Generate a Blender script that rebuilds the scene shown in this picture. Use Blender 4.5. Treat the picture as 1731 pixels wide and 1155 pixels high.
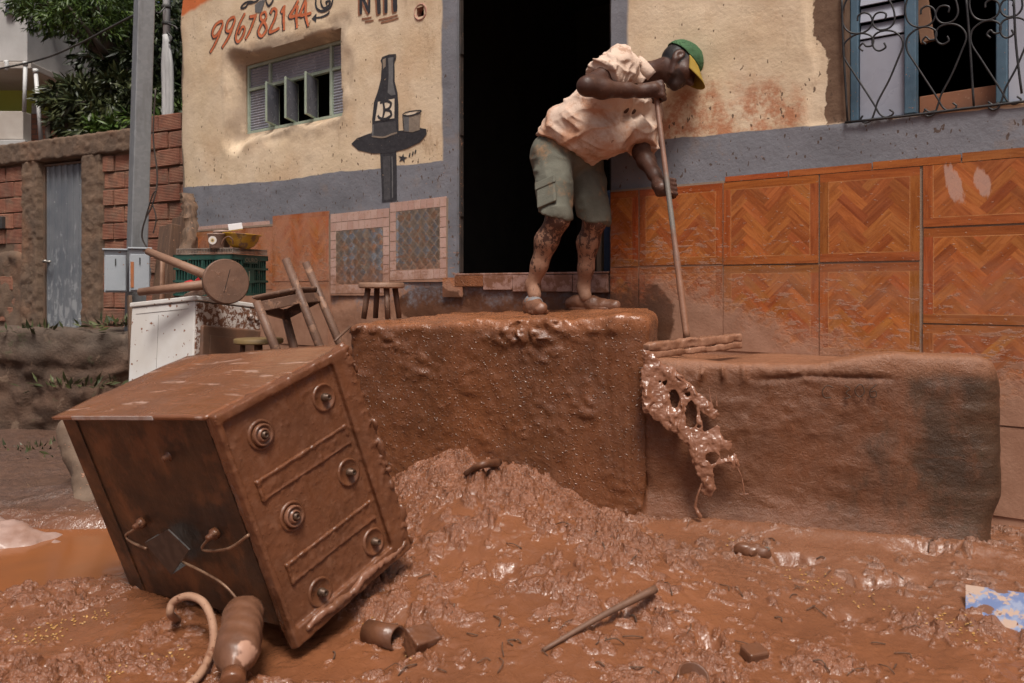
import bpy, bmesh, math, random
import numpy as np
from mathutils import Vector, Matrix

# ------------------------------------------------------------------ camera, sky, sun, exposure
sc = bpy.context.scene
for o in list(bpy.data.objects): bpy.data.objects.remove(o)
F = 1346.3; CX = 865.5; HY = 490.0; H = 1.0          # focal length in photo pixels, principal x, horizon y, eye height
cam_d = bpy.data.cameras.new('camera'); cam = bpy.data.objects.new('camera', cam_d)
sc.collection.objects.link(cam); sc.camera = cam
cam_d.sensor_width = 36.0; cam_d.lens = 28.0; cam_d.clip_start = 0.05; cam_d.clip_end = 500
cam_d.shift_y = -(577.5 - HY) / 1731.0
cam.location = (0, 0, H); cam.rotation_euler = (math.radians(90), 0, 0)
cam_d.dof.use_dof = True; cam_d.dof.focus_distance = 3.95; cam_d.dof.aperture_fstop = 4.5

SUN = Vector((0.06, -0.46, 0.88)).normalized()
w = bpy.data.worlds.new('World'); sc.world = w; w.use_nodes = True
wn = w.node_tree.nodes; wl = w.node_tree.links
sky = wn.new('ShaderNodeTexSky'); sky.sky_type = 'NISHITA'; sky.sun_disc = False
sky.sun_elevation = math.asin(SUN.z); sky.sun_rotation = math.atan2(SUN.x, SUN.y)
sky.dust_density = 8.0; sky.air_density = 0.5; sky.ozone_density = 0.6
wl.new(sky.outputs[0], wn['Background'].inputs[0]); wn['Background'].inputs[1].default_value = 0.068
sun_d = bpy.data.lights.new('sun', 'SUN'); sun_d.energy = 2.7; sun_d.angle = math.radians(16); sun_d.color = (1.0, 0.955, 0.89)
sun = bpy.data.objects.new('sun', sun_d); sc.collection.objects.link(sun)
sun.rotation_euler = (-SUN).to_track_quat('-Z', 'Y').to_euler(); sun.location = (0, -3, 8)
sc.view_settings.view_transform = 'Standard'; sc.view_settings.look = 'None'
sc.view_settings.gamma = 1.0; sc.view_settings.use_curve_mapping = False
sc.view_settings.exposure = 0.36
sc.cycles.use_denoising = True
sc.cycles.max_bounces = 4; sc.cycles.diffuse_bounces = 3; sc.cycles.glossy_bounces = 2; sc.cycles.transparent_max_bounces = 4

COL = sc.collection
rng = np.random.default_rng(7); random.seed(7)

def at(px, py, d):
    return np.array([(px - CX) / F * d, d, H - (py - HY) / F * d])

# ------------------------------------------------------------------ noise
def _hash(ix, iy, iz, seed):
    n = (ix.astype(np.int64) * 374761393 + iy.astype(np.int64) * 668265263 + iz.astype(np.int64) * 2147483647 + seed * 974711) & 0xFFFFFFFF
    n = ((n ^ (n >> 13)) * 1274126177) & 0xFFFFFFFF
    n = (n ^ (n >> 16)) & 0xFFFFFFFF
    n = (n * 2246822519) & 0xFFFFFFFF
    n = n ^ (n >> 15)
    return (n & 0xFFFFFF).astype(np.float32) / np.float32(0xFFFFFF)
def vnoise(x, y, z=None, seed=0):
    """smooth value noise, -1..1"""
    x = np.asarray(x, np.float32); y = np.asarray(y, np.float32)
    two = z is None
    z = np.zeros_like(x) if two else np.asarray(z, np.float32)
    x, y, z = np.broadcast_arrays(x, y, z)
    fx, fy, fz = np.floor(x), np.floor(y), np.floor(z)
    tx, ty, tz = x - fx, y - fy, z - fz
    tx = tx*tx*tx*(tx*(tx*6-15)+10); ty = ty*ty*ty*(ty*(ty*6-15)+10); tz = tz*tz*tz*(tz*(tz*6-15)+10)
    ix, iy, iz = fx.astype(np.int64), fy.astype(np.int64), fz.astype(np.int64)
    def layer(k):
        a = _hash(ix, iy, iz+k, seed); b = _hash(ix+1, iy, iz+k, seed)
        c = _hash(ix, iy+1, iz+k, seed); d = _hash(ix+1, iy+1, iz+k, seed)
        return (a*(1-tx)+b*tx)*(1-ty) + (c*(1-tx)+d*tx)*ty
    r = layer(0)
    if not two: r = r*(1-tz) + layer(1)*tz
    return r*2-1
def fbm(x, y, z=None, oct=4, seed=0, gain=.5):
    r = 0; a = 1; s = 0; f = 1
    for i in range(oct):
        r = r + a*vnoise(x*f+i*17.3, y*f-i*9.1, None if z is None else z*f+i*5.7, seed+i)
        s += a; a *= gain; f *= 2.03
    return r/s
def sstep(a, b, x):
    t = np.clip((x-a)/(b-a), 0, 1); return t*t*(3-2*t)

# ------------------------------------------------------------------ objects
def wloc(o):
    p = Vector((0, 0, 0))
    while o is not None: p = p + o.location; o = o.parent
    return p
def tag(o, label=None, cat=None, group=None, kind=None):
    if label: o['label'] = label
    if cat: o['category'] = cat
    if group: o['group'] = group
    if kind: o['kind'] = kind
    return o
def empty(name, loc=(0, 0, 0), label=None, cat=None, group=None, rot=None, parent=None):
    o = bpy.data.objects.new(name, None); COL.objects.link(o)
    o.empty_display_size = .1
    o.location = Vector([float(c) for c in loc])
    if rot is not None: o.rotation_euler = rot
    if parent is not None: o.parent = parent
    return tag(o, label, cat, group)
def mesh_obj(name, verts, faces, mat, parent=None, smooth=False, world=True, bevel=0, mats=None, mi=None, segs=2):
    """one mesh object; with world=True verts are world coordinates and the parent only translates"""
    verts = np.asarray(verts, np.float32)
    if len(verts) == 0: return None
    if world:
        if parent is not None: off = np.array(wloc(parent), np.float32)
        else:
            mn, mx = verts.min(0), verts.max(0)
            off = np.array([(mn[0]+mx[0])/2, (mn[1]+mx[1])/2, mn[2]], np.float32)
        verts = verts - off
    me = bpy.data.meshes.new(name)
    if isinstance(faces, np.ndarray):
        nf, k = faces.shape
        me.vertices.add(len(verts)); me.vertices.foreach_set('co', verts.ravel())
        me.loops.add(nf*k); me.loops.foreach_set('vertex_index', faces.astype(np.int32).ravel())
        me.polygons.add(nf); me.polygons.foreach_set('loop_start', np.arange(0, nf*k, k, dtype=np.int32))
        me.polygons.foreach_set('loop_total', np.full(nf, k, np.int32))
        me.update(calc_edges=True); me.validate()
    else:
        me.from_pydata(verts.tolist(), [], faces); me.update()
    if mats is None: mats = [mat]
    for m in mats: me.materials.append(m)
    if mi is not None: me.polygons.foreach_set('material_index', np.asarray(mi, np.int32))
    if smooth: me.polygons.foreach_set('use_smooth', np.ones(len(me.polygons), bool))
    o = bpy.data.objects.new(name, me); COL.objects.link(o)
    if parent is not None: o.parent = parent
    elif world: o.location = Vector([float(c) for c in off])
    if bevel:
        b = o.modifiers.new('bevel', 'BEVEL'); b.width = bevel; b.segments = segs; b.limit_method = 'ANGLE'; b.angle_limit = math.radians(35)
    return o
def frame_of(d):
    d = np.asarray(d, float); d = d/ (np.linalg.norm(d)+1e-12)
    a = np.array([0, 0, 1.]) if abs(d[2]) < .9 else np.array([1., 0, 0])
    x = np.cross(a, d); x /= np.linalg.norm(x); y = np.cross(d, x)
    return x, y, d
class MB:
    def __init__(s): s.v = []; s.f = []; s.mi = []; s.n = 0; s.cur = 0
    def add(s, verts, faces):
        b = s.n
        for v in verts: s.v.append((float(v[0]), float(v[1]), float(v[2])))
        for f in faces: s.f.append([i+b for i in f]); s.mi.append(s.cur)
        s.n += len(verts); return s
    def box(s, c, size, R=None):
        c = np.asarray(c, float); h = np.asarray(size, float)/2
        P = np.array([[x, y, z] for x in (-1, 1) for y in (-1, 1) for z in (-1, 1)], float)*h
        if R is not None: P = P @ np.asarray(R).T
        return s.add(P+c, [(0,1,3,2),(4,6,7,5),(0,4,5,1),(2,3,7,6),(0,2,6,4),(1,5,7,3)])
    def box2(s, lo, hi): lo = np.asarray(lo, float); hi = np.asarray(hi, float); return s.box((lo+hi)/2, hi-lo)
    def bar(s, p, q, wx, wy, up=(0, 0, 1)):
        p = np.asarray(p, float); q = np.asarray(q, float); d = q-p; L = np.linalg.norm(d); d = d/L
        up = np.asarray(up, float); x = np.cross(up, d)
        if np.linalg.norm(x) < 1e-5: x = np.cross((1, 0, 0), d)
        x /= np.linalg.norm(x); y = np.cross(d, x)
        return s.box((p+q)/2, (wx, wy, L), np.stack([x, y, d], 1))
    def tube(s, pts, r, n=10, caps=True, squash=None):
        pts = [np.asarray(p, float) for p in pts]
        if not hasattr(r, '__len__'): r = [r]*len(pts)
        rings = []; x = None
        for i, p in enumerate(pts):
            d = pts[min(i+1, len(pts)-1)] - pts[max(i-1, 0)]; d = d/(np.linalg.norm(d)+1e-12)
            if x is None: x, y, _ = frame_of(d)
            else:
                x = x - d*(x@d); x /= np.linalg.norm(x)+1e-12; y = np.cross(d, x)
            rings.append([p + r[i]*(math.cos(2*math.pi*k/n)*x + math.sin(2*math.pi*k/n)*y*(squash or 1)) for k in range(n)])
        V = [v for rg in rings for v in rg]; Fc = []
        for i in range(len(pts)-1):
            for k in range(n):
                Fc.append((i*n+k, i*n+(k+1) % n, (i+1)*n+(k+1) % n, (i+1)*n+k))
        if caps: Fc.append(list(range(n))[::-1]); Fc.append([(len(pts)-1)*n+k for k in range(n)])
        return s.add(V, Fc)
    def cyl(s, p, q, r0, r1=None, n=14, caps=True): return s.tube([p, q], [r0, r0 if r1 is None else r1], n, caps)
    def lathe(s, prof, o, axis, n=20, caps=(True, True)):
        """prof: (radius, height) pairs along axis"""
        x, y, d = frame_of(axis); o = np.asarray(o, float); V = []; Fc = []
        for (r, h) in prof:
            for k in range(n):
                a = 2*math.pi*k/n; V.append(o + d*h + r*(math.cos(a)*x + math.sin(a)*y))
        for i in range(len(prof)-1):
            for k in range(n): Fc.append((i*n+k, i*n+(k+1) % n, (i+1)*n+(k+1) % n, (i+1)*n+k))
        if caps[0]: Fc.append(list(range(n))[::-1])
        if caps[1]: Fc.append([(len(prof)-1)*n+k for k in range(n)])
        return s.add(V, Fc)
    def build(s, name, mat, parent=None, smooth=False, world=True, bevel=0, mats=None, segs=2, angle=None):
        o = mesh_obj(name, s.v, s.f, mat, parent, smooth, world, bevel, mats, s.mi if mats else None, segs)
        if angle and o is not None:
            try: o.data.set_sharp_from_angle(angle=math.radians(angle))
            except Exception: pass
        return o
def fix_normals(o):
    bm = bmesh.new(); bm.from_mesh(o.data); bmesh.ops.recalc_face_normals(bm, faces=bm.faces); bm.to_mesh(o.data); bm.free()
def grid_faces(nu, nv, flip=False):
    i = np.arange(nu-1)[:, None]*nv + np.arange(nv-1)[None, :]
    q = np.stack([i, i+nv, i+nv+1, i+1], -1).reshape(-1, 4)
    return q[:, ::-1] if flip else q
def catmull(P, n=8):
    P = [np.asarray(p, float) for p in P]; out = []
    Q = [2*P[0]-P[1]] + P + [2*P[-1]-P[-2]]
    for i in range(1, len(Q)-2):
        p0, p1, p2, p3 = Q[i-1], Q[i], Q[i+1], Q[i+2]
        for k in range(n):
            t = k/n
            out.append(.5*((2*p1)+(-p0+p2)*t+(2*p0-5*p1+4*p2-p3)*t*t+(-p0+3*p1-3*p2+p3)*t**3))
    out.append(P[-1]); return out

# ------------------------------------------------------------------ signed distance fields -> mesh
class SDF:
    def __init__(s, lo, hi, h):
        s.lo = np.asarray(lo, np.float32); s.h = h
        s.n = np.ceil((np.asarray(hi)-s.lo)/h).astype(int)+1
        s.D = np.full(s.n, 1.0, np.float32)
    def sub(s, lo, hi):
        a = np.clip(np.floor((np.asarray(lo)-s.lo)/s.h).astype(int), 0, s.n); b = np.clip(np.ceil((np.asarray(hi)-s.lo)/s.h).astype(int)+1, 0, s.n)
        sl = tuple(slice(i, j) for i, j in zip(a, b))
        ax = [s.lo[k]+s.h*np.arange(a[k], b[k], dtype=np.float32) for k in range(3)]
        return sl, np.meshgrid(*ax, indexing='ij', sparse=True)
    @staticmethod
    def smin(a, b, k):
        if k <= 0: return np.minimum(a, b)
        t = np.clip(.5+.5*(b-a)/k, 0, 1); return b*(1-t)+a*t - k*t*(1-t)
    def _apply(s, sl, d, k, sub):
        if d.size == 0: return
        if sub: s.D[sl] = -SDF.smin(-s.D[sl], d, k)
        else: s.D[sl] = SDF.smin(s.D[sl], d, k)
    def cone(s, a, b, r0, r1, k=.02, sub=False):
        a = np.asarray(a, np.float32); b = np.asarray(b, np.float32); m = max(r0, r1)+max(k, .01)*1.5+3*s.h
        sl, (X, Y, Z) = s.sub(np.minimum(a, b)-m, np.maximum(a, b)+m)
        ba = b-a; L = float(ba@ba)+1e-9
        t = np.clip(((X-a[0])*ba[0]+(Y-a[1])*ba[1]+(Z-a[2])*ba[2])/L, 0, 1)
        d = np.sqrt((X-a[0]-t*ba[0])**2+(Y-a[1]-t*ba[1])**2+(Z-a[2]-t*ba[2])**2)-(r0+(r1-r0)*t)
        s._apply(sl, d, k, sub); return s
    def chain(s, pts, rs, k=.02):
        for i in range(len(pts)-1): s.cone(pts[i], pts[i+1], rs[i], rs[i+1], k)
        return s
    def ell(s, c, R, rad, k=.02, sub=False):
        """R rows: local axes"""
        c = np.asarray(c, np.float32); rad = np.asarray(rad, np.float32); R = np.eye(3) if R is None else np.asarray(R)
        m = rad.max()+max(k, .01)*1.5+3*s.h
        sl, (X, Y, Z) = s.sub(c-m, c+m)
        x, y, z = X-c[0], Y-c[1], Z-c[2]
        q = [(R[i][0]*x+R[i][1]*y+R[i][2]*z)/rad[i] for i in range(3)]
        k0 = np.sqrt(q[0]**2+q[1]**2+q[2]**2); k1 = np.sqrt((q[0]/rad[0])**2+(q[1]/rad[1])**2+(q[2]/rad[2])**2)+1e-9
        s._apply(sl, k0*(k0-1)/k1, k, sub); return s
    def ripple(s, fn, band=.05):
        """displaces the surface by fn, evaluated only near it"""
        X, Y, Z = s.coords(); near = np.abs(s.D) < band; bc = lambda a: np.broadcast_to(a, s.D.shape)[near]
        s.D = s.D.copy(); s.D[near] -= fn(bc(X), bc(Y), bc(Z)); return s
    def coords(s): return s.sub(s.lo, s.lo+s.h*s.n)[1]
    def plane_cut(s, p, n, k=0):
        """removes the side the normal points to"""
        p = np.asarray(p, float); n = np.asarray(n, float)/np.linalg.norm(n); X, Y, Z = s.coords()
        d = (X-p[0])*n[0]+(Y-p[1])*n[1]+(Z-p[2])*n[2]
        s.D = -SDF.smin(-s.D, -d.astype(np.float32), k); return s
    def mesh(s):
        D = s.D; S = D < 0
        # active cells
        c = np.zeros(tuple(np.array(D.shape)-1), np.int8)
        for dx in (0, 1):
            for dy in (0, 1):
                for dz in (0, 1): c += S[dx:D.shape[0]-1+dx, dy:D.shape[1]-1+dy, dz:D.shape[2]-1+dz]
        act = (c > 0) & (c < 8); ii = np.argwhere(act)
        if len(ii) == 0: return np.zeros((0, 3)), np.zeros((0, 4), int)
        idx = np.full(act.shape, -1, np.int64); idx[act] = np.arange(len(ii))
        P = np.zeros((len(ii), 3), np.float32); W = np.zeros(len(ii), np.float32)
        cor = [(dx, dy, dz) for dx in (0, 1) for dy in (0, 1) for dz in (0, 1)]
        val = {q: D[ii[:, 0]+q[0], ii[:, 1]+q[1], ii[:, 2]+q[2]] for q in cor}
        for ax in range(3):
            for q in cor:
                if q[ax]: continue
                r = list(q); r[ax] = 1; r = tuple(r)
                a, b = val[q], val[r]; m = (a < 0) != (b < 0)
                t = np.where(m, a/(a-b+1e-20), 0)
                for k in range(3): P[:, k] += np.where(m, q[k] + (t if k == ax else 0), 0)
                W += m
        V = (ii + P/W[:, None])*s.h + s.lo
        Fs = []
        for ax in range(3):
            u, v = [(1, 2), (2, 0), (0, 1)][ax]
            A = [slice(None)]*3; B = [slice(None)]*3; A[ax] = slice(0, -1); B[ax] = slice(1, None)
            a = S[tuple(A)]; b = S[tuple(B)]; ch = np.argwhere(a != b)
            ok = (ch[:, u] > 0) & (ch[:, v] > 0) & (ch[:, u] < act.shape[u]) & (ch[:, v] < act.shape[v])
            ch = ch[ok]
            def cell(du, dv):
                q = ch.copy(); q[:, u] -= du; q[:, v] -= dv; return idx[q[:, 0], q[:, 1], q[:, 2]]
            quad = np.stack([cell(1, 1), cell(0, 1), cell(0, 0), cell(1, 0)], 1)
            neg = a[ch[:, 0], ch[:, 1], ch[:, 2]]
            quad[~neg] = quad[~neg][:, ::-1]
            Fs.append(quad)
        return V, np.concatenate(Fs)
    def build(s, name, mat, parent=None, mats=None):
        V, Q = s.mesh(); return mesh_obj(name, V, Q, mat, parent, smooth=True)
def set_attr(o, name, vals):
    a = o.data.attributes.new(name, 'FLOAT', 'POINT'); a.data.foreach_set('value', np.asarray(vals, np.float32))
def verts_world(o):
    n = len(o.data.vertices); c = np.zeros(n*3, np.float32); o.data.vertices.foreach_get('co', c)
    return c.reshape(-1, 3) + np.array(wloc(o), np.float32)

# ------------------------------------------------------------------ material helper
class NT:
    def __init__(s, name):
        s.m = bpy.data.materials.new(name); s.m.use_nodes = True; s.t = s.m.node_tree; s.b = s.t.nodes['Principled BSDF']
        s.tc = None
    def N(s, k, **kw):
        n = s.t.nodes.new(k)
        for a, b in kw.items(): setattr(n, a, b)
        return n
    def L(s, a, b):
        if hasattr(a, 'is_output') or hasattr(a, 'links'): s.t.links.new(a, b)
        else:
            try: b.default_value = a
            except Exception: b.default_value = tuple(a) + (1.0,) if len(a) == 3 else a
    def co(s, ref=None):
        n = s.N('ShaderNodeTexCoord')
        if ref is not None: n.object = ref
        return n.outputs['Object']
    def map(s, c, scale=(1, 1, 1), rot=(0, 0, 0), loc=(0, 0, 0)):
        n = s.N('ShaderNodeMapping'); s.L(c, n.inputs[0]); n.inputs['Scale'].default_value = scale; n.inputs['Rotation'].default_value = rot; n.inputs['Location'].default_value = loc
        return n.outputs[0]
    def noise(s, c, scale=5, detail=4, rough=.55, dist=0, out=0):
        n = s.N('ShaderNodeTexNoise'); s.L(c, n.inputs['Vector']); n.inputs['Scale'].default_value = scale; n.inputs['Detail'].default_value = detail
        n.inputs['Roughness'].default_value = rough; n.inputs['Distortion'].default_value = dist; return n.outputs[out]
    def voro(s, c, scale=5, feature='F1', out=0, rand=1):
        n = s.N('ShaderNodeTexVoronoi', feature=feature); s.L(c, n.inputs['Vector']); n.inputs['Scale'].default_value = scale
        n.inputs['Randomness'].default_value = rand; return n.outputs[out]
    def wave(s, c, scale=5, dist=0, dirn='Z', detail=2):
        n = s.N('ShaderNodeTexWave', bands_direction=dirn); s.L(c, n.inputs['Vector']); n.inputs['Scale'].default_value = scale; n.inputs['Distortion'].default_value = dist
        n.inputs['Detail'].default_value = detail; return n.outputs['Fac']
    def M(s, op, a, b=None, c=None, clamp=False):
        n = s.N('ShaderNodeMath', operation=op); n.use_clamp = clamp; s.L(a, n.inputs[0])
        if b is not None: s.L(b, n.inputs[1])
        if c is not None: s.L(c, n.inputs[2])
        return n.outputs[0]
    def rng(s, x, a, b, lo=0., hi=1., smooth=True):
        n = s.N('ShaderNodeMapRange'); n.interpolation_type = 'SMOOTHSTEP' if smooth else 'LINEAR'
        s.L(x, n.inputs[0]); s.L(a, n.inputs[1]); s.L(b, n.inputs[2]); n.inputs[3].default_value = lo; n.inputs[4].default_value = hi; return n.outputs[0]
    def mix(s, f, a, b, mode='MIX'):
        n = s.N('ShaderNodeMix', data_type='RGBA', blend_type=mode); s.L(f, n.inputs[0]); s.L(a, n.inputs[6]); s.L(b, n.inputs[7]); return n.outputs[2]
    def ramp(s, x, stops, mode='LINEAR'):
        n = s.N('ShaderNodeValToRGB'); s.L(x, n.inputs[0]); cr = n.color_ramp; cr.interpolation = mode
        while len(cr.elements) < len(stops): cr.elements.new(.5)
        for e, (p, c) in zip(cr.elements, stops):
            e.position = p; e.color = (c, c, c, 1) if not hasattr(c, '__len__') else (*c, 1)
        return n.outputs[0]
    def attr(s, name, out='Fac'): 
        n = s.N('ShaderNodeAttribute', attribute_name=name); return n.outputs[out]
    def sep(s, c):
        n = s.N('ShaderNodeSeparateXYZ'); s.L(c, n.inputs[0]); return n.outputs
    def bump(s, h, strength=.3, dist=.01, prev=None):
        n = s.N('ShaderNodeBump'); s.L(h, n.inputs['Height']); n.inputs['Strength'].default_value = strength; n.inputs['Distance'].default_value = dist
        if prev is not None: s.L(prev, n.inputs['Normal'])
        return n.outputs[0]
    def done(s, col=None, rough=None, normal=None, **kw):
        if col is not None: s.L(col, s.b.inputs['Base Color'])
        if rough is not None: s.L(rough, s.b.inputs['Roughness'])
        if normal is not None: s.L(normal, s.b.inputs['Normal'])
        for k, v in kw.items(): s.L(v, s.b.inputs[k.replace('_', ' ')])
        return s.m

MUD_WET = (.235, .082, .030); MUD_CLUMP = (.255, .112, .060); MUD_DRY = (.40, .20, .115); MUD_DARK = (.10, .045, .022)
def simple(name, c1, c2, scale=6, rough=(.5, .7), bump=.2, bscale=60, mud=0., mudscale=9, mudcol=MUD_DRY, metal=0, stretch=(1, 1, 1), bdist=.004, spec=.5, mudrough=.6):
    n = NT(name); c = n.co(); cs = n.map(c, stretch)
    f = n.rng(n.noise(cs, scale, 5, .6), .3, .7); col = n.mix(f, c1, c2)
    r = n.rng(n.noise(cs, scale*2.3, 3), .3, .7, rough[0], rough[1])
    h = n.noise(cs, bscale, 4, .6)
    if mud > 0:
        q = n.noise(c, mudscale, 6, .68, .4); thr = .78-.56*mud
        mk = n.rng(q, thr, thr+.045)
        spl = n.rng(n.noise(c, mudscale*6, 2, .5), .70-.10*mud, .73-.10*mud)
        mk = n.M('MAXIMUM', mk, spl)
        mc = n.mix(n.rng(n.noise(c, mudscale*3, 4), .3, .7), mudcol, tuple(x*.7 for x in mudcol))
        col = n.mix(mk, col, mc); r = n.M('MULTIPLY_ADD', mk, n.M('SUBTRACT', mudrough, r), r)
        h = n.M('ADD', h, n.M('MULTIPLY', mk, .9))
    return n.done(col, r, n.bump(h, bump, bdist), Metallic=float(metal), Specular_IOR_Level=float(spec))

# ------------------------------------------------------------------ the muddy ground
FW0 = np.array([-.746, 3.65]); FWD = np.array([.9585, -.2850]); FWN = np.array([.2850, .9585])    # front line of doorstep and ledge
def yfront(x): return 3.65-.2974*(x+.746)
def billow(x, y, f, seed): return 1-np.abs(vnoise(x*f, y*f, None, seed))*1.6
def pil(x, y, f, seed): return np.minimum(np.abs(vnoise(x*f, y*f, None, seed))*2.1, 1.15)
def ground_parts(x, y):
    x = np.asarray(x, np.float32); y = np.asarray(y, np.float32)
    q = yfront(x)-y                                     # distance in front of the doorstep wall
    b = .065*sstep(.25, .9, x)*sstep(.9, .1, q)*sstep(-.5, .2, 2.2-x)
    b = b - .035*sstep(.7, 1.5, q)
    inb = sstep(-.35, 0, q)
    pile = .250*np.exp(-(np.abs(x+.17-.10*q)/(.42+.26*np.maximum(q, 0)))**2.3)*np.exp(-(np.maximum(q, 0)/.85)**1.7)*inb
    pile = pile*(1+.16*fbm(x*5, y*5, None, 3, 3))
    pile = pile + .05*np.exp(-((x-.35)/.5)**2)*np.exp(-((q-.55)/.5)**2)
    # left puddle basin and the bank behind it
    e = ((x+2.15)/.80)**2+((y-3.10)/.37)**2 + .25*vnoise(x*3, y*4, None, 11)
    basin = -.100*sstep(1.5, .75, e)
    bank = (.03*sstep(3.4, 4.2, y)+.05*fbm(x*2, y*2, None, 3, 5))*sstep(-.9, -1.5, x)*sstep(3.4, 3.8, y)
    e2 = ((x+.52)/.26)**2+((y-2.27)/.17)**2
    pool = -.03*sstep(1.6, .6, e2)
    macro = .022*fbm(x*2.3, y*2.3, None, 3, 21)
    return q, b, pile, basin, bank, pool, macro, e, e2
def ground_z(x, y, want_wet=False):
    q, b, pile, basin, bank, pool, macro, e, e2 = ground_parts(x, y)
    xw = x+.04*vnoise(x*8, y*8, None, 31)+.022*vnoise(x*24, y*24, None, 32); yw = y+.04*vnoise(x*8, y*8, None, 33)+.022*vnoise(x*24, y*24, None, 34)
    l = .32*pil(xw, yw*.9, 10, 41)+.34*pil(xw, yw, 24, 42)+.34*pil(xw, yw, 50, 43)
    near = np.exp(-((x-.05)/.90)**2)*sstep(1.35, .1, q)
    patch = sstep(-.30, .26, fbm(x*2.6+3, y*3.4, None, 4, 51))
    thr = .88-.20*near-.34*patch+.10*sstep(.35, .8, x)+.05*sstep(1.0, 1.5, q)
    thr = thr+.45*sstep(1.5, .8, e)+.35*sstep(1.5, .7, e2)
    thr = thr + .10*sstep(.3, .9, x)*sstep(.8, .3, q) - .05*sstep(.9, 1.5, x)
    up = np.maximum(l-thr, 0)
    amp = .046+.020*near
    lump = up*amp*(1+.5*vnoise(x*9, y*9, None, 61))
    far = sstep(8, 14, np.abs(x)+np.maximum(y-3, 0)*.5)
    fade = 1-far
    # deep ruts and footprints, right of the pile
    ruts = 0
    for (rx, ry, sx, sy, a) in ((.98, 2.78, .07, .035, .05), (1.22, 2.62, .10, .03, .05), (1.02, 2.40, .06, .03, .035), (.55, 2.2, .05, .04, .04), (-.02, 2.55, .05, .03, .03), (.36, 2.35, .09, .03, .03), (1.5, 2.85, .10, .03, .03)):
        ruts = ruts - a*np.exp(-((x-rx+.03*vnoise(x*20, y*20, None, 71))/sx)**2-((y-ry+.02*vnoise(x*20, y*20, None, 72))/sy)**2)
    # a low lip of mud along the foot of the ledge
    lip = .035*np.exp(-((q-.10-.03*vnoise(x*3, x*0, None, 77))/.06)**2)*sstep(.3, .6, x)*sstep(2.0, 1.6, x)
    ter = (.006*fbm(x*13, y*13, None, 3, 81)+.0035*pil(x, y, 31, 82)*sstep(-.2, .3, fbm(x*6, y*6, None, 2, 83)))*(1-sstep(1.3, .8, e))
    z = b+pile+basin+bank+pool+macro*(1-sstep(1.6, .9, e2))*(1-sstep(1.5,.8,e)) + (lump+ruts)*fade + lip + ter
    if want_wet:
        wet = 1-sstep(.0, .14, up); dry = sstep(.2, .9, x)*sstep(.95, .35, q)*(1-.5*wet)
        dry = np.maximum(dry, sstep(3.5, 3.9, y)*sstep(-1.1, -1.5, x))
        return z, wet, dry, sstep(3.35, 3.7, y)*sstep(-.9, -1.2, x)
    return z
def lines(a, b, h, lo, hi, g=1.25):
    c = list(np.arange(a, b+1e-6, h)); s = h
    while c[-1] < hi: s *= g; c.append(c[-1]+s)
    s = h
    while c[0] > lo: s *= g; c.insert(0, c[0]-s)
    return np.array(c, np.float32)
gx = lines(-1.85, 1.95, .0058, -90, 90); gy = lines(1.85, 3.75, .0058, -40, 120)
GX, GY = np.meshgrid(gx, gy, indexing='ij')
GZ, WET, DRY, BANK = ground_z(GX, GY, True)

def gzv(x, y):
    i = np.clip(np.searchsorted(gx, x)-1, 0, len(gx)-2); j = np.clip(np.searchsorted(gy, y)-1, 0, len(gy)-2)
    a = np.clip((x-gx[i])/(gx[i+1]-gx[i]), 0, 1); b = np.clip((y-gy[j])/(gy[j+1]-gy[j]), 0, 1)
    return (GZ[i, j]*(1-a)+GZ[i+1, j]*a)*(1-b)+(GZ[i, j+1]*(1-a)+GZ[i+1, j+1]*a)*b
def gz(x, y): return float(gzv(np.array([x]), np.array([y]))[0])
_ds = np.arange(1.6, 7, .004)
def on_ground(px, py, lift=0.):
    """where the view ray through a photo pixel meets the mud"""
    X_ = (px-CX)/F*_ds; Z_ = H-(py-HY)/F*_ds; hit = np.nonzero(Z_ <= gzv(X_, _ds))[0]
    d = _ds[hit[0]] if len(hit) else 4.0
    p = at(px, py, d); p[2] = gz(p[0], p[1])+lift; return p

n = NT('wet_mud'); c = n.co(); wet = n.attr('wet'); dry = n.attr('dry')
v1 = n.rng(n.noise(c, 3.2, 5, .6), .3, .7); v2 = n.rng(n.noise(c, 22, 4, .6), .35, .65)
clump = n.mix(v2, (.245, .098, .050), (.185, .069, .032)); slur = n.mix(v1, (.205, .077, .033), (.160, .061, .028)); slur = n.mix(n.M('MULTIPLY', n.rng(n.noise(c, 13, 5, .7), .5, .7), .55), slur, (.235, .092, .044))  # clump colour is paler, with sky sheen mixed into it
col = n.mix(wet, clump, slur); col = n.mix(n.M('MULTIPLY', dry, .8), col, n.mix(v2, (.205, .100, .060), (.16, .074, .044)))
bk_ = n.attr('bank'); col = n.mix(n.M('MULTIPLY', bk_, .85), col, n.mix(v2, (.105, .060, .042), (.070, .042, .031)))
r = n.M('MULTIPLY_ADD', wet, -.10, n.rng(n.noise(c, 30, 3), .3, .7, .17, .36)); r = n.M('MULTIPLY_ADD', dry, .2, r)
cr1 = n.M('ABSOLUTE', n.M('SUBTRACT', n.noise(c, 34, 3, .55, .8), .5)); cr2 = n.M('ABSOLUTE', n.M('SUBTRACT', n.noise(c, 85, 3, .6, .6), .5))
hh = n.M('ADD', n.M('MULTIPLY', cr1, 3.2), n.M('MULTIPLY', cr2, 1.5))
bst = n.M('MULTIPLY_ADD', wet, -.78, 1.0)
nb = n.N('ShaderNodeBump'); n.L(n.M('MULTIPLY', hh, bst), nb.inputs['Height']); nb.inputs['Strength'].default_value = .7; nb.inputs['Distance'].default_value = .010
M_MUD = n.done(col, r, nb.outputs[0], Specular_IOR_Level=.6)
ground = mesh_obj('ground', np.stack([GX, GY, GZ], -1).reshape(-1, 3), grid_faces(len(gx), len(gy)), M_MUD, smooth=True)
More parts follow.
